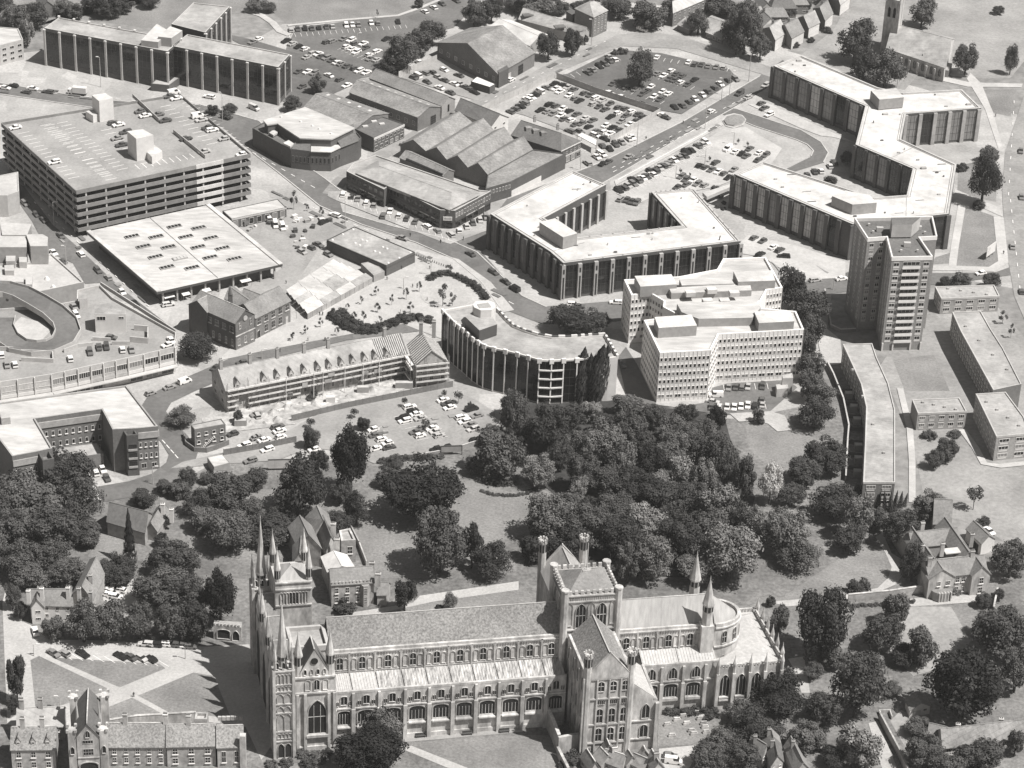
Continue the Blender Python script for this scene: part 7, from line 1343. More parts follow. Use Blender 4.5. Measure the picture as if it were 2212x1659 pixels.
lot('fc', (130, -58), 'second row of the compound', g1, [(535, 188, 'w'), (600, 235, 'w'), (742, 298, 'w'), (840, 345, 'g'), (910, 385, 'k'), (1130, 435, 'l'), (1220, 478, 'd'), (1320, 522, 'd'), (1410, 640, 'k'), (1525, 578, 'w'), (1580, 712, 'g'), (1660, 622, 'd'), (1720, 760, 'w'), (1815, 702, 'd')])
lot('fc', (130, 60), 'row along compound roadside fence', g1, [(-190, 555, 'd'), (-110, 510, 'd'), (-30, 470, 'k'), (35, 415, 'g'), (75, 355, 'w'), (140, 325, 'w'), (200, 285, 'k'), (270, 240, 'w', 'van'), (390, 172, 'g')])
lot('fc', (130, -58), 'third row of the compound', g1, [(430, 440, 'k'), (530, 465, 'd'), (640, 510, 'w'), (750, 548, 'k'), (870, 598, 'd'), (1010, 660, 'l'), (1120, 698, 'd'), (1330, 780, 'w'), (1435, 815, 'k'), (1530, 855, 'd')])
lot('fc', (130, -58), 'fourth row of the compound', g1, [(285, 532, 'k'), (400, 555, 'g'), (485, 590, 'g'), (610, 615, 'w'), (665, 675, 'd'), (780, 692, 'w'), (850, 760, 'd'), (945, 745, 'd'), (1060, 800, 'k'), (1180, 868, 'd'), (1310, 882, 'w'), (1400, 910, 'w')])
lot('fc', (120, 50), 'compound corner by the public house', g1, [(760, 865, 'd'), (920, 875, 'd'), (1165, 935, 'w'), (1310, 990, 'k')])
lot('fc', (60, 60), 'kerbside group outside the compound', 'cars outside the compound', [(1280, 1100, 'd'), (1400, 1150, 'k'), (1490, 1075, 'd'), (1590, 1040, 'g'), (1700, 985, 'l'), (1750, 965, 'w'), (1240, 1215, 'w')])
lot('c0', (70, 50), 'kerb beside public house', 'cars outside the public house', [(725, 1340, 'l'), (800, 1290, 'w'), (850, 1270, 'w'), (850, 1345, 'k', None, (60, -40))])
g2 = 'cars in the dark tree car park'
lot('c0', (80, 50), 'upper left row of tree car park', g2, [(725, 598, 'd'), (765, 575, 'g'), (822, 545, 'k'), (866, 525, 'd'), (905, 500, 'd'), (945, 490, 'w'), (905, 470, 'l')])
lot('c0', (35, -55), 'top row of tree car park', g2, [(1295, 472, 'w'), (1555, 512, 'w'), (1607, 528, 'd'), (1662, 530, 'd'), (1718, 542, 'g'), (1782, 553, 'g'), (1845, 556, 'l')])
lot('c0', (80, -48), 'middle row of tree car park', g2, [(1300, 605, 'g'), (1350, 622, 'w'), (1413, 582, 'w'), (1398, 648, 'd'), (1455, 608, 'd'), (1440, 660, 'd'), (1502, 625, 'd'), (1490, 677, 'w'), (1545, 696, 'd'), (1605, 655, 'k')])
lot('c0', (80, -48), 'lower row of tree car park', g2, [(930, 690, 'd'), (1040, 722, 'd'), (1120, 735, 'g'), (1175, 772, 'd'), (1245, 715, 'w'), (1215, 748, 'd'), (1340, 755, 'w'), (1390, 772, 'w'), (1270, 795, 'w'), (1320, 815, 'd')])
lot('c0', (70, 55), 'street-side row of tree car park', g2, [(1440, 880, 'k'), (1505, 868, 'd'), (1560, 838, 'd'), (1608, 815, 'w'), (1672, 780, 'w'), (1715, 752, 'd'), (1770, 722, 'd'), (1815, 690, 'w'), (1880, 660, 'd'), (1942, 648, 'g')])
lot('c0', (70, 25), 'row against grey panel fence', g2, [(905, 765, 'w'), (1005, 800, 'w'), (1155, 853, 'k'), (1225, 885, 'd'), (1335, 945, 'w'), (1370, 965, 'd')])
g3 = 'cars in the pale car park behind the V-shaped office'
lot('rc', (110, 68), 'long kerb row behind V-shaped office', g3, [(160, 870, 'k'), (230, 835, 'd'), (292, 808, 'l'), (362, 778, 'g'), (350, 718, 'k'), (425, 735, 'd'), (485, 700, 'w'), (540, 680, 'd'), (625, 650, 'w'), (590, 605, 'd'), (660, 600, 'd'), (722, 565, 'l'), (765, 535, 'd'), (812, 520, 'g'), (855, 498, 'g'), (920, 455, 'w'), (985, 415, 'g'), (1060, 395, 'd'), (1085, 345, 'k'), (1150, 320, 'k'), (1250, 262, 'd'), (1300, 235, 'l'), (1355, 205, 'w')])
lot('rc', (60, -60), 'short row at foot of the pale car park', g3, [(190, 985, 'l'), (270, 1002, 'd'), (340, 1022, 'd'), (410, 1035, 'd')])
lot('rc', (110, -70), 'near island row of pale car park', g3, [(1020, 680, 'g'), (1080, 722, 'd'), (1180, 732, 'w'), (1240, 780, 'g'), (1335, 800, 'g'), (1085, 792, 'd'), (960, 830, 'd')])
lot('rc', (110, -70), 'middle island row of pale car park', g3, [(1265, 532, 'k'), (1345, 555, 'd'), (1430, 588, 'd'), (1525, 612, 'w'), (1600, 640, 'd'), (1490, 490, 'd'), (1740, 585, 'g'), (1665, 695, 'k')])
lot('rc', (110, -70), 'far island row of pale car park', g3, [(1655, 305, 'w', 'van'), (1760, 342, 'w'), (1840, 372, 'k'), (1910, 402, 'd'), (1955, 300, 'd'), (2090, 355, 'w'), (2070, 455, 'd'), (2175, 385, 'd')])
lot('rc', (70, -40), 'street beside pale car park', 'cars driving in the side street', [(295, 410, 'g'), (10, 480, 'd')])
car('c0', 1740, 915, 'w', (70, -40), 'driving along the street beside tree car park')
lot('d0', (70, -30), 'service road by zigzag offices', 'cars by the zigzag offices', [(50, 850, 'd'), (75, 888, 'd'), (115, 940, 'w'), (-60, 800, 'l')])
lot('d0', (30, 50), 'forecourt inside the zigzag offices', 'cars by the zigzag offices', [(430, 1440, 'd'), (490, 1410, 'd'), (540, 1405, 'w'), (615, 1365, 'l'), (650, 1335, 'd')])
lot('d1', (70, -40), 'bay below the zigzag offices', 'cars by the zigzag offices', [(60, 465, 'd'), (148, 515, 'w'), (200, 540, 'd'), (-10, 440, 'd'), (40, 575, 'k'), (235, 590, 'k', None, (70, 5))])
lot('d1', (70, -12), 'road behind the high-rise', 'cars behind the tower block', [(495, 785, 'l'), (710, 775, 'w'), (1855, 730, 'w')])
lot('d1', (15, 60), 'broad road at right edge', 'cars on the right-hand road', [(2115, 510, 'g'), (2190, 880, 'd'), (2190, 105, 'g')])
car('d0', 2185, 1240, 'g', (-10, 60), 'on the road at upper right edge')
g4 = 'cars in the top car park'
lot('b0', (18, 60), 'row below the park path', g4, [(340, 245, 'l'), (395, 238, 'd'), (455, 235, 'k'), (512, 235, 'd'), (570, 228, 'k'), (632, 222, 'd'), (682, 218, 'l'), (795, 208, 'w'), (845, 203, 'w'), (895, 205, 'g'), (1000, 190, 'w'), (1055, 190, 'g'), (1220, 178, 'k')])
lot('b0', (60, 35), 'top right corner of top car park', g4, [(1440, 95, 'w'), (1515, 62, 'w'), (1582, 32, 'd'), (1700, 5, 'd')])
lot('tl', (120, -52), 'middle group of top car park', g4, [(230, 655, 'd'), (330, 640, 'g'), (545, 600, 'g'), (690, 620, 'w'), (925, 690, 'w'), (600, 748, 'w'), (710, 792, 'w'), (795, 848, 'w'), (965, 770, 'd'), (1190, 838, 'w'), (1040, 908, 'w'), (1060, 980, 'g'), (1185, 1000, 'l'), (1370, 600, 'k'), (760, 690, 'd')])
lot('tl', (120, -45), 'lower row of top car park', g4, [(-30, 870, 'l'), (60, 890, 'w'), (125, 935, 'd'), (220, 962, 'g'), (320, 1010, 'd'), (425, 1055, 'w'), (500, 1075, 'g'), (620, 1120, 'd'), (760, 1165, 'd'), (845, 1210, 'w'), (985, 1245, 'w')])
lot('b0', (70, -30), 'dark yard beside long office block', g4, [(70, 320, 'w'), (300, 335, 'k'), (350, 358, 'l'), (400, 385, 'k'), (455, 402, 'w'), (470, 470, 'l'), (400, 590, 'd'), (475, 590, 'w'), (530, 600, 'g'), (650, 620, 'w', None, (60, 30)), (740, 655, 'd'), (798, 702, 'w'), (430, 712, 'd'), (25, 345, 'g')])
lot('b0', (70, 30), 'small compound before garage hall', 'cars before the garage hall', [(1350, 640, 'd'), (1375, 625, 'w', 'van'), (1440, 600, 'g'), (1500, 595, 'd'), (1460, 675, 'd'), (1550, 635, 'l'), (1600, 575, 'w'), (1560, 720, 'w'), (1650, 760, 'd'), (1600, 660, 'd'), (1680, 690, 'w'), (1730, 690, 'l'), (1770, 715, 'd'), (1810, 735, 'd'), (1850, 760, 'k'), (1400, 515, 'w'), (1720, 620, 'd')])
car('c0', 1175, 245, 'w', (60, 20), 'at the top road junction', kind='van'); car('c0', 95, 655, 'w', (60, -30), 'outside garage hall')
car('c0', 2190, 700, 'l', (70, -40), 'turning by zigzag offices', kind='estate')
g5 = 'cars in the fenced car park'
lot('pc', (150, -38), 'upper right group of fenced car park', g5, [(1510, 100, 'w'), (1565, 145, 'd'), (1590, 195, 'w'), (1865, 215, 'k', 'van'), (1930, 295, 'g'), (1740, 315, 'w', 'estate'), (1780, 370, 'w'), (1850, 410, 'g'), (1885, 465, 'l')])
lot('pc', (150, -38), 'central group of fenced car park', g5, [(1090, 185, 'w'), (1130, 235, 'k'), (1175, 275, 'w'), (1000, 320, 'k'), (1030, 360, 'w'), (1225, 330, 'l'), (1165, 500, 'd'), (1220, 545, 'w'), (1365, 455, 'w'), (1405, 495, 'l'), (1460, 545, 'l')])
lot('pc', (150, -38), 'left group of fenced car park', g5, [(630, 470, 'w'), (660, 540, 'd'), (735, 590, 'w'), (810, 640, 'w'), (660, 710, 'w'), (830, 695, 'd'), (-160, 680, 'd'), (-110, 720, 'w')])
lot('pc', (150, -38), 'row under the garden wall of fenced car park', g5, [(1005, 830, 'k', 'hatchback'), (1415, 715, 'k', 'hatchback'), (1550, 695, 'k', 'hatchback'), (1910, 600, 'k', 'hatchback'), (1985, 585, 'k', 'hatchback')])
lot('a2', (60, -18), 'building site yard', 'cars in the site yard', [(2010, 565, 'w'), (2115, 500, 'g'), (2060, 690, 'g'), (1915, 470, 'd'), (2110, 310, 'g')])
lot('b2', (60, -18), 'site yard behind hoarding', 'cars in the site yard', [(145, 600, 'w'), (230, 410, 'd'), (245, 445, 'w'), (120, 520, 'w'), (255, 495, 'w'), (60, 500, 'g'), (60, 315, 'l', None, (30, 50))])
lot('wd', (-12, 60), 'row under the white office wall', 'cars by the white office', [(1240, 325, 'g'), (1310, 325, 'd'), (1370, 320, 'g'), (1428, 318, 'l'), (1565, 312, 'd')])
lot('wd', (-8, 60), 'second row behind white office', 'cars by the white office', [(1120, 400, 'w', 'van', (60, 0)), (1090, 460, 'l', None, (60, 10)), (1075, 515, 'd'), (1150, 510, 'l'), (1225, 515, 'l'), (1295, 515, 'w'), (1360, 510, 'w'), (1425, 495, 'w'), (1495, 500, 'k'), (1565, 490, 'l'), (1560, 445, 'd')])
lot('a3', (90, 55), 'row on the cathedral green', 'cars on the cathedral green', [(440, 710, 'g'), (530, 712, 'l'), (680, 715, 'k'), (990, 732, 'k'), (1070, 740, 'd'), (1165, 750, 'l'), (1245, 758, 'k')])
lot('a3', (70, 5), 'line parked under trees by the green', 'cars on the cathedral green', [(1200, 635, 'l'), (1340, 635, 'w'), (1270, 640, 'k'), (1430, 640, 'd'), (1495, 645, 'd'), (1565, 655, 'd')])
lot('a3', (60, 10), 'yard behind trees by cream house', 'cars in the deanery yard', [(880, 190, 'w'), (920, 175, 'w'), (975, 190, 'w'), (890, 225, 'w'), (925, 215, 'l'), (950, 245, 'w')])
car('a3', 290, 530, 'w', (15, 60), 'beside the cream house'); car('a3', 165, 1110, 'l', (8, 60), 'left of the gatehouse roofs')
lot('bt', (80, 10), 'yard below the graveyard', 'cars by the transept', [(1020, 390, 'g'), (1050, 440, 'w', 'van')])
car('d2', 1925, 1270, 'w', (50, 40), 'behind the white gabled cottage'); car('c0', 1975, 770, 'd', (60, -35), 'climbing towards the zigzag offices', kind='van')
# lorry on the upper left road
p = at('a0', 650, 780); o = thing('lorry', 'white box lorry on the road past the multi-storey car park', 'lorry', (p.x, p.y, .1), -.12); b = MB(); b.box(-2.6, 3.4, -1.15, 1.15, 1.0, 3.6); b.out('box_body', M_WHITE, o, False); b = MB(); b.box(-4.6, -2.75, -1.05, 1.05, .5, 2.5); b.out('cab', M_WHITE, o, False); b = MB(); b.box(-4.64, -4.1, -1.06, 1.06, 1.5, 2.3); b.out('cab_window', M_CARGL, o, False); b = MB(); b.box(-4.4, 3.3, -.9, .9, .45, 1.0); b.out('chassis', M_TYRE, o, False)
for x in (-3.7, 1.2, 2.3):
    for y in (-1, 1): b = MB(); b.tube((x, y-.15, .5), (x, y+.15, .5), .5, .5, 10, 0, True); b.tube((x, y+.15, .5), (x, y-.15, .5), .5, .5, 10, 0, True); b.out('wheel', M_TYRE, o, False)
# ------------------------------------------------------------------ trees
W_TREES = [(120, 240, 110, 110, 'm'), (400, 400, 170, 190, 'd'), (600, 330, 120, 110, 'm'), (760, 270, 100, 90, 'd'), (1070, 240, 140, 95, 'm'), (1060, 410, 150, 150, 'm'), (1270, 310, 120, 100, 'm'), (1430, 430, 120, 110, 'l'), (1520, 320, 120, 105, 'd'), (1790, 340, 90, 100, 'k', 't'), (1700, 450, 110, 110, 'd'), (860, 530, 190, 170, 'm'), (1420, 570, 150, 140, 'l'), (1640, 600, 120, 120, 'm'), (1800, 640, 140, 160, 'm'), (1000, 690, 150, 150, 'm'), (700, 770, 140, 160, 'm'), (900, 850, 140, 120, 'm'), (1500, 790, 130, 150, 'l'), (1690, 830, 120, 150, 'l'), (1880, 760, 100, 170, 'm'), (2010, 830, 110, 190, 'd', 't'), (650, 910, 90, 110, 'l'), (330, 770, 150, 130, 'm'), (120, 640, 130, 140, 'd'), (1220, 980, 210, 160, 'm'), (1470, 1020, 180, 160, 'm'), (1800, 1030, 170, 180, 'm'), (960, 1090, 180, 150, 'm'), (430, 1140, 230, 200, 'd', 'o'), (720, 1240, 200, 180, 'd'), (1200, 1190, 200, 160, 'm'), (980, 1320, 190, 170, 'd'), (1480, 1340, 200, 190, 'm'), (1720, 1220, 150, 150, 'm'), (1280, 1500, 180, 180, 'd'), (1900, 1440, 270, 240, 'l', 'o'), (2090, 1210, 120, 140, 'l'), (1060, 1530, 120, 150, 'm', 't'), (1650, 1560, 200, 150, 'd'), (580, 1400, 150, 150, 'd'), (300, 1390, 140, 120, 'd'), (1250, 680, 120, 120, 'k'), (1350, 880, 110, 120, 'd'), (620, 560, 110, 120, 'd')]
W_TREES = [(t[0], t[1], t[2]*1.02, t[3]*1.04, t[4] if t[4] in 'kl' else 'dmmlmdml'[(n*5) % 8], t[5] if len(t) > 5 else ('o' if t[2] >= 180 else 'r')) for n, t in enumerate(W_TREES)] +[(230, 420, 110, 100, 'm'), (520, 640, 110, 120, 'd'), (780, 640, 120, 110, 'd'), (1180, 560, 110, 110, 'd'), (1560, 480, 110, 110, 'm'), (1100, 860, 130, 120, 'd'), (1620, 960, 120, 120, 'd'), (560, 1060, 120, 110, 'm'), (1400, 1160, 130, 120, 'd'), (880, 1200, 130, 120, 'm'), (1600, 1420, 130, 130, 'd'), (1120, 1360, 130, 120, 'm'), (860, 390, 110, 100, 'd'), (760, 1080, 120, 110, 'd'), (1940, 1120, 110, 120, 'd')]
trees('c2', 'dense garden wood', 'trees of the garden wood', W_TREES)
trees('b2', 'deanery garden trees', 'trees of the deanery garden', [(830, 650, 195, 300, 'k', 'o'), (940, 380, 60, 60, 'd'), (510, 490, 70, 90, 'd'), (400, 900, 200, 240, 'd'), (740, 930, 90, 110, 'm'), (880, 1070, 110, 140, 'd'), (730, 1180, 120, 90, 'd'), (1430, 930, 360, 270, 'k', 'o'), (1560, 1340, 260, 270, 'm', 'o'), (1830, 1380, 120, 180, 'd', 't'), (2010, 1500, 170, 150, 'd'), (2060, 640, 200, 180, 'm'), (2000, 480, 110, 90, 'm'), (150, 1270, 180, 120, 'd'), (560, 700, 100, 110, 'd'), (250, 1150, 120, 100, 'd'), (2170, 290, 110, 200, 'm'), (1150, 830, 120, 80, 'm'), (1180, 700, 90, 60, 'm'), (1880, 720, 110, 80, 'm')])
trees('a2', 'trees filling lower left gardens', 'trees of the left gardens', [(120, 900, 190, 160, 'm'), (560, 780, 230, 190, 'd', 'o'), (300, 1080, 220, 180, 'm'), (660, 1000, 220, 190, 'd'), (130, 1250, 200, 190, 'm'), (450, 1270, 240, 190, 'm', 'o'), (700, 1290, 140, 110, 'm'), (180, 1500, 200, 160, 'm'), (430, 1470, 160, 130, 'm'), (1190, 990, 100, 75, 'd'), (1550, 820, 90, 80, 'd'), (1640, 1020, 140, 110, 'd'), (1370, 900, 90, 70, 'm'), (1880, 940, 200, 130, 'm'), (1870, 1260, 230, 180, 'm', 'o'), (1430, 1480, 220, 160, 'd'), (1060, 1310, 60, 220, 'k', 'c'), (1690, 1180, 130, 110, 'm'), (1480, 320, 120, 80, 'm'), (2090, 1090, 120, 110, 'm'), (2090, 830, 130, 60, 'd'), (1330, 1340, 60, 60, 'd'), (960, 1580, 170, 100, 'd'), (1350, 1190, 50, 60, 'd'), (560, 1600, 150, 120, 'm'), (1480, 920, 100, 80, 'm'), (1700, 830, 60, 50, 'm'), (1960, 330, 50, 50, 'd'), (-60, 1100, 180, 180, 'm'), (-80, 1400, 160, 180, 'm')])
trees('a3', 'trees round the green', 'trees round the green', [(680, 440, 170, 180, 'm'), (890, 420, 150, 170, 'm'), (1140, 430, 130, 160, 'm'), (1370, 440, 140, 165, 'm'), (1570, 450, 150, 160, 'd'), (440, 490, 110, 110, 'm'), (1340, 170, 230, 180, 'm', 'o'), (1560, 230, 180, 160, 'd'), (130, 900, 90, 210, 'd', 't'), (100, 230, 80, 110, 'm'), (1810, 230, 150, 250, 'k', 'o'), (250, 60, 160, 90, 'm'), (470, 60, 110, 90, 'm'), (110, 1130, 60, 90, 'd'), (170, 350, 60, 80, 'd'), (980, 60, 140, 90, 'd')])
trees('b3', 'trees close beside the nave', 'trees beside the nave', [(1275, 220, 105, 150, 'd', 't'), (1650, 285, 55, 75, 'l'), (1070, 1260, 200, 170, 'm'), (980, 1500, 310, 200, 'k', 'o'), (1560, 335, 40, 20, 'd', 'h'), (780, 330, 110, 60, 'd', 'h'), (430, 1540, 60, 40, 'm', 'h'), (560, 1570, 80, 50, 'm', 'h'), (300, 1610, 70, 45, 'm', 'h'), (180, 1620, 60, 45, 'm', 'h'), (640, 1530, 60, 40, 'd', 'h'), (480, 1620, 80, 50, 'd', 'h')])
trees('c3', 'trees and bushes near the transept', 'trees near the transept', [(2040, 1300, 190, 170, 'd'), (1740, 1570, 180, 120, 'm'), (1850, 1430, 150, 100, 'm'), (1960, 1180, 120, 110, 'm'), (1480, 1190, 60, 40, 'd', 'h'), (1400, 1180, 70, 40, 'd', 'h'), (600, 1560, 90, 60, 'd', 'h'), (560, 1620, 90, 60, 'd', 'h'), (1580, 1180, 70, 40, 'd', 'h'), (1720, 1200, 80, 50, 'd', 'h'), (740, 1500, 60, 45, 'd', 'h'), (1990, 1560, 150, 130, 'd')])
trees('d3', 'trees of the lower right gardens', 'trees of the lower right gardens', [(560, 440, 230, 310, 'd', 'o'), (130, 280, 42, 45, 'd'), (850, 175, 110, 75, 'd', 'h'), (1160, 330, 110, 140, 'm'), (1050, 540, 180, 160, 'm'), (1380, 640, 130, 170, 'm'), (850, 960, 230, 280, 'm', 'o'), (180, 1030, 220, 180, 'k'), (560, 1170, 170, 150, 'm'), (1730, 960, 320, 300, 'k', 'o'), (2050, 540, 230, 210, 'd', 'o'), (1900, 470, 110, 110, 'm'), (2160, 820, 150, 200, 'm'), (1330, 1300, 110, 85, 'm'), (1400, 1500, 170, 150, 'm'), (1850, 1530, 190, 150, 'm'), (870, 1460, 190, 180, 'l'), (430, 1380, 180, 110, 'm'), (1610, 1630, 150, 100, 'm'), (2150, 1430, 80, 120, 'm'), (1880, 270, 80, 65, 'd'), (1120, 1000, 80, 60, 'm'), (1250, 730, 130, 90, 'd'), (200, 420, 90, 110, 'm'), (650, 730, 130, 110, 'm'), (1930, 1000, 110, 120, 'd'), (2010, 230, 55, 50, 'd'), (1540, 740, 25, 50, 'k', 'c'), (1640, 190, 60, 50, 'm', 'h'), (640, 1560, 110, 90, 'd'), (120, 1330, 120, 90, 'd'), (480, 850, 80, 80, 'm')])
trees('d2', 'trees of the right-hand park', 'trees of the right-hand park', [(450, 60, 120, 130, 'm'), (490, 290, 170, 140, 'd'), (590, 640, 190, 150, 'd'), (410, 780, 160, 110, 'd'), (130, 860, 95, 170, 'b', 'r'), (310, 970, 130, 100, 'm'), (640, 1010, 200, 160, 'd'), (830, 1140, 150, 190, 'l'), (1000, 1170, 90, 90, 'm'), (780, 1320, 150, 130, 'm'), (250, 1250, 220, 210, 'l', 'o'), (360, 1460, 190, 140, 'm'), (1190, 1240, 170, 170, 'd'), (1450, 1060, 150, 130, 'm'), (1580, 600, 100, 100, 'm'), (1480, 670, 80, 80, 'm'), (1810, 960, 75, 80, 'm', 's'), (1880, 1190, 60, 45, 'd', 'h'), (2110, 1500, 170, 160, 'm'), (1300, 1520, 90, 150, 'd'), (30, 330, 60, 90, 'l', 'h'), (900, 960, 90, 80, 'd'), (1440, 480, 70, 30, 'm', 'h'), (1640, 470, 60, 28, 'm', 'h'), (560, 120, 110, 100, 'm')])
trees('d2', 'narrow conifers before the curving flats', 'narrow conifers', [(1020, 1010, 25, 70, 'd', 'c'), (1065, 1020, 25, 80, 'd', 'c'), (1115, 1030, 28, 85, 'd', 'c'), (1155, 1020, 26, 90, 'm', 'c'), (1200, 1010, 24, 70, 'd', 'c'), (1240, 1010, 22, 60, 'm', 'c')])
trees('d1', 'trees left and right of the high-rise', 'trees by the tower block', [(290, 860, 140, 170, 'd'), (430, 1010, 150, 140, 'd'), (470, 1190, 110, 120, 'm'), (420, 1330, 90, 130, 'm'), (460, 1500, 110, 110, 'm'), (1690, 790, 90, 65, 'm'), (1560, 800, 50, 40, 'd'), (1940, 790, 70, 65, 'd'), (2040, 1080, 45, 40, 'd', 's'), (2110, 1190, 30, 40, 'd', 's'), (1840, 170, 60, 50, 'm', 'h')])
trees('d0', 'trees by the church and far right road', 'trees by the church', [(1890, 1450, 140, 200, 'd'), (1920, 1270, 80, 70, 'm'), (830, 320, 160, 170, 'm'), (1080, 560, 170, 160, 'm'), (900, 520, 130, 130, 'd'), (1740, 480, 110, 120, 'm'), (1380, 90, 110, 120, 'm'), (2000, 80, 50, 40, 'm'), (2110, 480, 60, 110, 'm'), (-80, 220, 150, 190, 'm', 'o'), (-150, 330, 110, 110, 'm')])
trees('d0', 'street and yard trees beside zigzag offices', 'trees beside the zigzag offices', [(1700, 1380, 60, 40, 'd', 'h'), (760, 1300, 50, 50, 'd'), (620, 1480, 60, 30, 'd', 'h'), (-330, 1560, 40, 35, 'd'), (-290, 1600, 40, 30, 'd')])
trees('c0', 'trees along the top roads', 'trees along the top roads', [(1640, 170, 100, 100, 'm'), (1160, 550, 125, 140, 'd'), (405, 365, 100, 110, 'd'), (600, 340, 80, 105, 'd'), (1240, 110, 170, 110, 'm'), (1000, 60, 120, 80, 'm'), (1400, 60, 90, 80, 'm'), (700, 320, 40, 40, 'd'), (1940, 250, 120, 110, 'm'), (2010, 90, 90, 70, 'm'), (300, 30, 150, 60, 'm'), (500, 60, 80, 50, 'd'), (1010, 420, 50, 30, 'd', 'h'), (950, 430, 40, 25, 'd', 'h'), (2150, 380, 90, 100, 'm'), (1820, 40, 120, 80, 'm'), (2100, 10, 100, 80, 'm')])
trees('b0', 'trees round the top car park', 'trees round the top car park', [(1250, 430, 150, 150, 'm', 'o'), (1400, 340, 120, 110, 'm'), (1500, 270, 110, 100, 'm'), (1160, 540, 100, 80, 'd'), (1850, 110, 110, 100, 'm'), (1990, 80, 100, 100, 'm'), (560, 690, 70, 70, 'm'), (350, 850, 75, 65, 'd'), (2180, 40, 80, 60, 'm'), (1390, 20, 40, 40, 'm'), (60, 30, 90, 50, 'm'), (160, 60, 60, 40, 'm'), (1050, 100, 12, 25, 'd', 's'), (980, 760, 50, 50, 'd')])
trees('a0', 'trees along the park edge, top left', 'trees of the top left park', [(880, 50, 120, 80, 'd'), (760, 30, 90, 60, 'm'), (1020, 40, 90, 60, 'd'), (620, 100, 80, 70, 'm'), (520, 60, 90, 70, 'm'), (1230, 0, 90, 40, 'd'), (220, 250, 70, 110, 'l'), (130, 130, 110, 90, 'm'), (300, 130, 90, 100, 'm'), (30, 60, 90, 90, 'm'), (1750, 900, 60, 45, 'd'), (1890, 890, 55, 40, 'm'), (1870, 950, 60, 35, 'm', 'h')])
trees('c1', 'round-headed trees between curved offices and the street', 'trees behind the curved offices', [(560, 1100, 165, 125, 'd', 'o'), (770, 1130, 145, 105, 'd', 'o'), (660, 1160, 90, 70, 'm')])
trees('c1', 'tall poplars against the curved offices', 'poplars', [(680, 1570, 66, 200, 'd', 'p'), (760, 1590, 60, 190, 'd', 'p'), (815, 1560, 74, 225, 'd', 'p'), (880, 1530, 50, 185, 'd', 'p')])
trees('b1', 'young plaza trees', 'young plaza trees', [(t[0], t[1], t[2]*1.12, t[3]*1.15)+t[4:] for t in [(1040, 865, 22, 26, 'd', 's'), (920, 938, 20, 24, 'd', 's'), (1168, 935, 20, 28, 'd', 's'), (1288, 880, 28, 34, 'd', 's'), (1396, 825, 24, 30, 'd', 's'), (1322, 998, 26, 30, 'd', 's'), (1052, 1000, 26, 28, 'd', 's'), (860, 1070, 22, 26, 'd', 's'), (938, 1070, 24, 30, 'd', 's'), (806, 995, 18, 20, 'd', 's'), (582, 1125, 22, 26, 'd', 's'), (460, 1185, 22, 24, 'd', 's'), (352, 1238, 24, 24, 'd', 's'), (718, 1195, 20, 26, 'd', 's'), (1075, 1100, 22, 22, 'm', 's'), (362, 110, 30, 45, 'd', 's'), (590, 215, 26, 30, 'd', 's'), (476, 185, 14, 18, 'd', 's'), (1590, 880, 55, 60, 'm', 's'), (1670, 930, 35, 35, 'm', 's'), (1640, 680, 36, 26, 'd', 's')]])
trees('pc', 'young trees standing in fenced car park', 'young trees in the fenced car park', [(1025, 105, 42, 50, 'd', 's'), (395, 245, 55, 52, 'd', 's'), (1700, 40, 55, 60, 'm', 's'), (1290, 385, 62, 55, 'd', 's'), (1840, 150, 32, 40, 'd', 's'), (-150, 370, 60, 55, 'd', 's'), (1520, 10, 40, 40, 'd', 's')])
trees('e3', 'tree beside the brick hall', None, [(1750, 1110, 170, 130, 'd', 'o')]) if False else trees('a1', 'standing beside the brick hall and shopping block', 'trees by the brick hall', [(1610, 1330, 145, 115, 'd', 'o')])
trees('rc', 'saplings in the pale car park', 'saplings in the pale car park', [(1800, 190, 20, 30, 'm', 's'), (1930, 230, 20, 30, 'm', 's'), (1410, 430, 20, 30, 'm', 's'), (1010, 600, 22, 34, 'm', 's'), (1140, 650, 16, 26, 'm', 's'), (1600, 1040, 45, 35, 'd', 'h'), (1520, 1090, 45, 35, 'd', 'h'), (1600, 1120, 40, 30, 'd', 'h')])
trees('c0', 'garden trees among the far houses', 'garden trees at the top edge', [(1930, 120, 50, 45, 'm'), (2010, 200, 60, 50, 'd'), (2120, 20, 60, 50, 'm'), (1990, 20, 50, 40, 'd'), (2200, 140, 50, 45, 'm'), (1840, 80, 50, 40, 'm'), (1700, 10, 60, 45, 'd'), (2090, 230, 45, 35, 'm', 'h'), (2150, 290, 45, 30, 'd', 'h'), (640, 40, 60, 45, 'd'), (160, 20, 60, 45, 'm'), (900, 30, 70, 50, 'm'), (760, -20, 60, 45, 'm')])
trees('d0', 'garden trees behind the gabled row', 'garden trees behind the gabled row', [(60, 110, 50, 45, 'm'), (140, 180, 45, 40, 'd'), (300, 100, 45, 40, 'm'), (420, 40, 50, 45, 'd'), (550, 0, 45, 40, 'm'), (40, -30, 60, 50, 'm'), (250, -60, 60, 50, 'd'), (600, 250, 45, 30, 'm', 'h'), (460, 330, 40, 25, 'd', 'h'), (330, 370, 45, 28, 'd', 'h')])
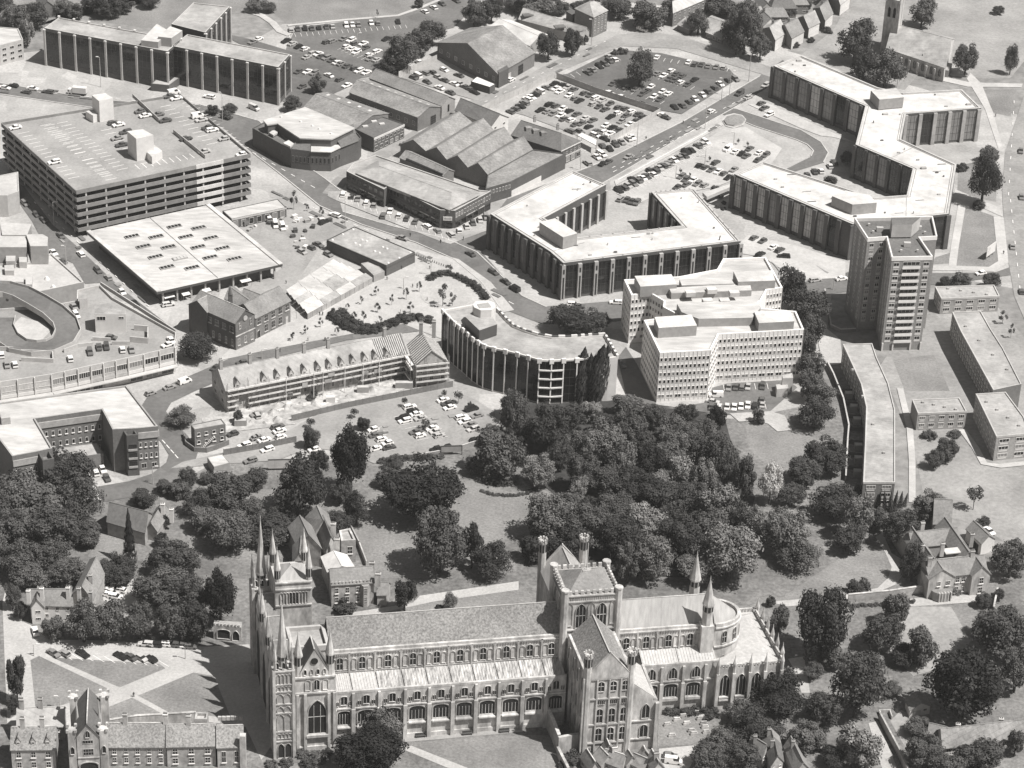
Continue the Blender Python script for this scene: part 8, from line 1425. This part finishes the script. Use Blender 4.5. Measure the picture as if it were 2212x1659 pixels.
# planting beds of the plaza: hedge-like shrubs
def bed(label, k, line, r, tone='d'):
    c = pts(k, line); n = 0; r_ = random.Random(len(label)); o = None; mb = MB()
    p0 = cen(c); o = thing('shrub_bed', label, 'shrub bed', (p0.x, p0.y, 0)); ms = CROWN['h']
    for i in range(len(c)-1):
        k_ = max(1, int((c[i+1]-c[i]).length/(r*.8)))
        for j in range(k_):
            p = c[i].lerp(c[i+1], (j+.5)/k_); s = r*r_.uniform(.85, 1.2)
            q = obj('shrub', ms[n % 2], o, (p.x-p0.x+r_.uniform(-.4, .4), p.y-p0.y+r_.uniform(-.4, .4), r*.35), r_.uniform(0, 6), (s, s, r*r_.uniform(.55, .8))); q.material_slots[0].link = 'OBJECT'; q.material_slots[0].material = LEAF[tone]; n += 1
bed('curved dark shrub bed on plaza nearest the scaffolded terrace', 'b1', [(690, 1060), (680, 1110), (760, 1160), (860, 1205), (960, 1225), (1080, 1195), (1200, 1140), (1300, 1115), (1420, 1110), (1500, 1140)], 2.4)
bed('inner arc of dark shrubs round the small plaza circle', 'b1', [(740, 1050), (790, 1100), (880, 1160), (1000, 1190), (1120, 1170), (1250, 1100), (1380, 1095)], 2.0)
bed('long curved shrub bed between plaza circle and the main road', 'b1', [(1470, 790), (1540, 745), (1640, 740), (1740, 780), (1830, 830), (1900, 890), (1950, 950)], 2.0, 'd')
flat('plaza_circle', [at('b1', 1620+215*math.cos(t), 920+95*math.sin(t)) for t in [.314*i for i in range(20)]], .30, M_GRAVEL); flat('plaza_circle', [at('b1', 985+165*math.cos(t), 1105+65*math.sin(t)) for t in [.314*i for i in range(20)]], .30, M_GRAVEL)
# hedges and low shrubs along cathedral and gardens
bed('low shrubs along the foot of nave wall', 'b3', [(1310, 1380), (1700, 1355), (2200, 1310)], .8, 'd'); bed('border of shrubs along garden of the Victorian villa', 'vh', [(380, 1130), (700, 1120), (1050, 1080)], .9, 'm')
bed('hedge along the lower edge of fenced car park', 'pc', [(700, 880), (900, 860), (1150, 830), (1500, 820)], 1.6, 'm'); bed('crescent flower bed on the deanery lawn', 'b2', [(1900, 940), (2000, 975), (2140, 985), (2280, 965), (2370, 920)], .8, 'm')
bed('shrub border of deanery lawn above the crescent bed', 'b2', [(1870, 850), (1950, 880), (2050, 890), (2170, 890)], 1.6, 'm'); bed('shrubs before the scaffolded terrace', 'sf', [(180, 870), (240, 850)], 1.2, 'd'); bed('shrubs beside site hoarding', 'sf', [(840, 740), (880, 700), (900, 640)], 1.4, 'd')
bed('hedge at foot of the transept', 'c3', [(520, 1580), (640, 1560), (760, 1570)], 1.2, 'd'); bed('clipped shrubs outside theatre loading bay', 'b0', [(1260, 1200), (1330, 1170)], 1.6, 'd')
# ------------------------------------------------------------------ lamps, signs, people, odds and ends
for k, u, v, vt, lb in (('a0', 830, 715, 490, 'tall street lamp before the long office block'), ('a0', 1830, 1000, 780, 'tall street lamp beside multi-storey car park'), ('a1', 445, 340, 155, 'street lamp in shade of the multi-storey car park'), ('a1', 545, 660, 515, 'street lamp in street beside department store'), ('b1', 785, 345, 110, 'tall pale street lamp beside the market yard'), ('b1', 1265, 865, 770, 'slim lamp amid young plaza trees'), ('b1', 1490, 750, 650, 'slim lamp beside the plaza bollards'), ('rc', 1350, 430, 310, 'lamp in pale car park behind kerb row'), ('rc', 1340, 520, 430, 'lamp at middle island of pale car park'), ('rc', 940, 715, 540, 'lamp at near island of pale car park'), ('rc', 1735, 250, 90, 'twin lamp below roundabout'), ('c0', 755, 375, 180, 'tall lamp at the top road beside tall brick house'), ('c0', 1825, 830, 660, 'lamp at street side of tree car park'), ('c0', 1890, 795, 600, 'tall lamp beside the street near zigzag offices'), ('c0', 1130, 1210, 1030, 'lamp outside compound by street'), ('c0', 665, 1400, 1250, 'lamp outside the public house'), ('b0', 885, 370, 280, 'lamp in middle of top car park'), ('c0', 2050, 670, 470, 'lamp before tall tree at top junction'), ('a3', 280, 735, 645, 'lamp at left end of cathedral green'), ('a3', 1525, 760, 680, 'lamp at right end of cathedral green'), ('a3', 495, 1165, 1080, 'lamp beside the gatehouse path'), ('a2', 1258, 890, 740, 'lamp at road bend by brick courtyard offices'), ('d0', 1165, 720, 590, 'flagpole-like lamp behind zigzag offices'), ('c0', 1690, 1060, 880, 'lamp along street opposite tree car park'), ('b1', 100, 1440, 1370, 'lamp in road behind scaffolded terrace'), ('d1', 640, 870, 780, 'lamp on the road behind high-rise')):
    lamp(k, u, v, vt, lb, random.choice([-1, 1]))
for k, u, v, lb in (('b1', 1320, 430, 'person crossing road near the corner store'), ('b1', 1570, 485, 'person standing at kerb by corner store'), ('b1', 1757, 460, 'person on pavement corner by the corner store'), ('b1', 575, 1080, 'person on the plaza beside market stalls, left'), ('b1', 600, 1080, 'person on the plaza beside market stalls, right'), ('c0', 1205, 1150, 'dark-clothed person outside compound fence'), ('c0', 1510, 1020, 'person walking along street by tree car park'), ('a1', 1705, 1475, 'person on pavement beside shopping block'), ('d1', 2040, 575, 'person on the path beside white signboard'), ('b1', 1250, 700, 'person beside the low dark brick block'), ('a3', 1100, 1072, 'person on path across cathedral green'), ('b1', 1650, 690, 'person beside road at end of bollards'), ('d0', 1975, 960, 'person on the footpath by zigzag offices')): person(k, u, v, lb)
bl = MB(); bl.tube((0, 0, 0), (0, 0, 1.0), .16, .13, 8, 0, True); blm = bl.mesh('bollard', [M_METAL])
for i in range(14): p = at('b1', 1372+i*18.5, 590+i*7.2); tag(obj('bollard', blm, None, (p.x, p.y, .05)), 'short dark bollard, %s in the row along plaza kerb' % nth(i, 14), 'bollard', 'bollards along the plaza kerb')
p = at('d1', 1930, 600); o = thing('signboard', 'large white signboard on posts on the lawn by right road', 'signboard', (p.x, p.y, 0), .95); b = MB(); b.box(-3.6, 3.6, -.1, .1, 1.4, 5.6); b.out('board', M_WHITE, o, False)
for t, z in ((-1.8, 4.6), (-1.4, 4.0), (-2.2, 3.4)): b = MB(); b.box(t-.9, t+.9, -.13, -.1, z, z+.35); b.out('faded_lettering', M_CONC, o, False)
for x in (-2.8, 0, 2.8): b = MB(); b.box(x-.12, x+.12, .1, .3, 0, 5.2); b.out('post', M_POLE, o, False)
p = at('a1', 1685, 1430); o = thing('notice_board', 'small white notice board beside the tree near brick hall', 'sign', (p.x, p.y, 0), .5); b = MB(); b.box(-.8, .8, -.06, .06, .5, 2.6); b.out('board', M_WHITE, o, False); b = MB(); b.box(-.9, -.8, -.08, .08, 0, 2.7); b.box(.8, .9, -.08, .08, 0, 2.7); b.out('frame', M_METAL, o, False)
p = at('b2', 270, 770); o = thing('advertising_hoarding', 'pale advertising hoarding backing onto gardens below fenced car park', 'hoarding', (p.x, p.y, 0), .12); b = MB(); b.box(-4.6, 4.6, -.15, .15, .8, 4.0); b.out('board', M_ROOFL, o, False); b = MB(); b.box(-4.7, 4.7, -.2, .2, 4.0, 4.2); [b.box(x-.12, x+.12, .15, .4, 0, 4) for x in (-4, 0, 4)]; b.out('frame', M_METAL, o, False)
p = at('pc', 1610, 790); o = thing('advertising_hoarding', 'black-framed hoarding at lower wall of fenced car park', 'hoarding', (p.x, p.y, 0), .15); b = MB(); b.box(-3.4, 3.4, -.1, .1, 1.2, 3.4); b.out('board', M_WALLG, o, False); b = MB(); b.box(-3.6, 3.6, -.15, .15, 3.4, 3.65); [b.box(x-.12, x+.12, -.15, .15, 0, 3.5) for x in (-3.5, 3.5)]; b.out('frame', M_METAL, o, False)
for i, (u, v, c) in enumerate(((660, 215, 'w'), (640, 80, 'w'))): pass
for i, (u, v) in enumerate(((760, 880), (1130, 790), (1340, 850), (1460, 960), (1480, 700), (1240, 1060), (1010, 800), (620, 1290), (480, 1290), (250, 1380), (1500, 1180), (1420, 640), (300, 820), (700, 980))): person('b1', u, v, 'small figure walking on the plaza, %s of the scattered walkers' % nth(sorted((760, 1130, 1340, 1460, 1480, 1240, 1010, 620, 480, 250, 1500, 1420, 300, 700)).index(u), 14), random.choice([M_METAL, M_WALLG, M_CONC]))
# gardens and houses beyond, top edge
TH_ = [('c0', 1960, 60), ('c0', 2060, 150), ('c0', 1880, 10), ('c0', 2160, 70), ('c0', 2190, 200), ('c0', 1760, -60), ('c0', 2000, -60), ('d0', 560, -120), ('d0', 380, -110), ('a0', 60, 110), ('a0', 180, 40), ('a0', 380, 60), ('d0', 740, -110), ('b0', 2140, -30), ('c0', 90, -50), ('c0', 560, -60), ('c0', 860, -70)]
TH_.sort(key=lambda t: T(*t)[0])
for i, (k, u, v) in enumerate(TH_):
    p = at(k, u, v, 3); a_ = random.choice([.35, .5, 1.9]); d = Vector((math.cos(a_), math.sin(a_), 0)); n_ = Vector((-d.y, d.x, 0)); o = thing('far_house', 'small pitched-roof house at the top edge, %s of the far ones' % nth(i, len(TH_)), 'house', (p.x, p.y, 0), 0, 'far houses along the top edge')
    q = [p-d*5.5-n_*3.6, p+d*5.5-n_*3.6, p+d*5.5+n_*3.6, p-d*5.5+n_*3.6]; gable(o, q[0], q[1], q[2], q[3], 4.8, 8, random.choice([M_BRICK, M_BRICKL, M_WHITE]), random.choice([M_ROOFT, M_ROOFG, M_ROOFD])); W_ = Wall(q[0], q[1]); W_.grid(o, .5, 4.6, 2, 3, .35, .5); chimney(o, p+d*3, 7, 9.4, .9, .7, a_)
cr_ = random.Random(9); cm_ = MB(); cm_.box(-.6, .6, -.4, .4, 0, .7); cm_.box(-.66, .66, -.46, .46, .7, .78); CRM = [cm_.mesh('crate', [m]) for m in (M_SLAB, M_WALLG, M_WHITE, M_METAL)]
CR = [(int(cr_.uniform(420, 1500)), int(cr_.uniform(130, 560))) for i in range(46)]; CR = sorted(c for c in CR if c[1] < 330 or 1000 < c[0] < 1400)
for i, (u, v) in enumerate(CR): p = at('mk', u, v); s_ = cr_.uniform(.9, 1.8); tag(obj('crate', CRM[i % 4], None, (p.x, p.y, .1), cr_.uniform(0, 3), (s_, s_, s_)), 'small crate or box in the market yard, %s' % nth(i, len(CR)), 'crate', 'crates in the market yard')
# building-site heaps, huts and gravestones
for i, (k, u, v, s) in enumerate((('sf', 1040, 750, 3), ('sf', 1330, 660, 4), ('sf', 230, 960, 4), ('sf', 1700, 620, 6))):
    p = at(k, u, v); block('site_cabin', 'low building-site cabin, %s of four before the scaffolding' % nth((2, 1, 0, 3)[i] if i < 3 else 3, 4) if i != 0 else 'low white building-site cabin below scaffolding', 'cabin', [p+Vector((-s/2, -1, 0)), p+Vector((s/2, -.6, 0)), p+Vector((s/2, 1.2, 0)), p+Vector((-s/2, .8, 0))], 2.3, M_WHITE if i == 0 else M_WALLG, M_WHITE if i == 0 else M_CONC, .05, .15)
hm = MB(); hr = random.Random(4)
for i in range(7): a0_, a1_ = 6.283*i/7, 6.283*(i+1)/7; hm.poly([(math.cos(a0_), math.sin(a0_), 0), (math.cos(a1_), math.sin(a1_), 0), (.45*math.cos(a1_), .4*math.sin(a1_), .55)]); hm.poly([(math.cos(a0_), math.sin(a0_), 0), (.45*math.cos(a1_), .4*math.sin(a1_), .55), (.45*math.cos(a0_), .4*math.sin(a0_), .5)]); hm.poly([(.45*math.cos(a0_), .4*math.sin(a0_), .5), (.45*math.cos(a1_), .4*math.sin(a1_), .55), (0, 0, .8)])
hmm = hm.mesh('rubble_heap', [M_SITE]); HP = [(430, 870), (520, 850), (640, 800), (700, 790), (770, 770), (330, 930), (560, 910), (900, 760), (1200, 700), (450, 940), (980, 690), (1420, 640)]
for i, (u, v) in enumerate(sorted(HP)): p = at('sf', u, v); s = hr.uniform(.9, 2.2); tag(obj('rubble_heap', hmm, None, (p.x, p.y, .1), hr.uniform(0, 6), (s*1.3, s, s*.9)), 'pale heap of rubble, %s on the building site' % nth(i, len(HP)), 'rubble heap', 'heaps on the building site')
gm = MB(); gm.prism([(-.7, -.3), (.7, -.3), (.7, .3), (-.7, .3)], 0, .5, 0, 0); gm.box(-.55, .55, -.22, .22, .5, .85); gmm = gm.mesh('tomb', [M_STONE])
GV = [(1630, 1210), (1650, 1260), (1680, 1300), (1690, 1330), (1600, 1385), (1580, 1360), (1540, 1300), (1460, 1270), (1420, 1400), (1380, 1310), (1660, 1250), (1510, 1240), (1700, 1370)]
for i, (u, v) in enumerate(sorted(GV)): p = at('c3', u, v); tag(obj('tomb', gmm, None, (p.x, p.y, .1), .2+hr.uniform(-.1, .1), (1.5, 1.2, 1.4)), 'pale stone chest tomb, %s in the small graveyard' % nth(i, len(GV)), 'tomb', 'tombs in the graveyard')
p = at('d3', 1070, 1230); o = thing('stone_well', 'small white walled enclosure beside lawn near the timber garage', 'enclosure', (p.x, p.y, 0)); [ubox('wall', o, (p.x+x, p.y+y, .6), s, .1, M_STONE) for x, y, s in ((-1.5, 0, (.3, 3, 1.2)), (1.5, 0, (.3, 3, 1.2)), (0, 1.5, (3.2, .3, 1.2)))]
bm_ = MB(); bm_.box(-.9, .9, -.25, .25, .4, .5); bm_.box(-.9, .9, .2, .28, .5, .95); [bm_.box(x-.05, x+.05, -.22, .22, 0, .4) for x in (-.75, .75)]
bme = bm_.mesh('garden_bench', [M_BARK])
for i, (k, u, v) in enumerate((('b3', 1405, 1405), ('b3', 1790, 1385), ('b3', 2095, 1365))): p = at(k, u, v); tag(obj('garden_bench', bme, None, (p.x, p.y, .1), .19, (1.6, 1.4, 1.3)), 'wooden bench facing the cloister lawn, %s' % nth(i, 3), 'bench', 'benches by the cloister lawn')
park_cars(300)
# ------------------------------------------------------------------ summer haze
hz = bpy.data.materials.new('haze_air'); hz.use_nodes = True; hn = hz.node_tree; hn.nodes.clear()
pv = hn.nodes.new('ShaderNodeVolumePrincipled'); pv.inputs['Color'].default_value = (.93, .92, .9, 1); pv.inputs['Density'].default_value = HAZE; pv.inputs['Anisotropy'].default_value = .2
ho = hn.nodes.new('ShaderNodeOutputMaterial'); hn.links.new(pv.outputs[0], ho.inputs['Volume'])
b = MB(); b.prism([(-2600, -2600), (2600, -2600), (2600, 3600), (-2600, 3600)], -1.0, 445.0, 0, 0, True); h_ = b.out('haze', hz); h_['kind'] = 'stuff'; h_['label'] = 'thin pale summer haze over the town'
print('CARS', NCAR[0], 'TREES', NTREE[0], 'OBJ', len(bpy.data.objects))
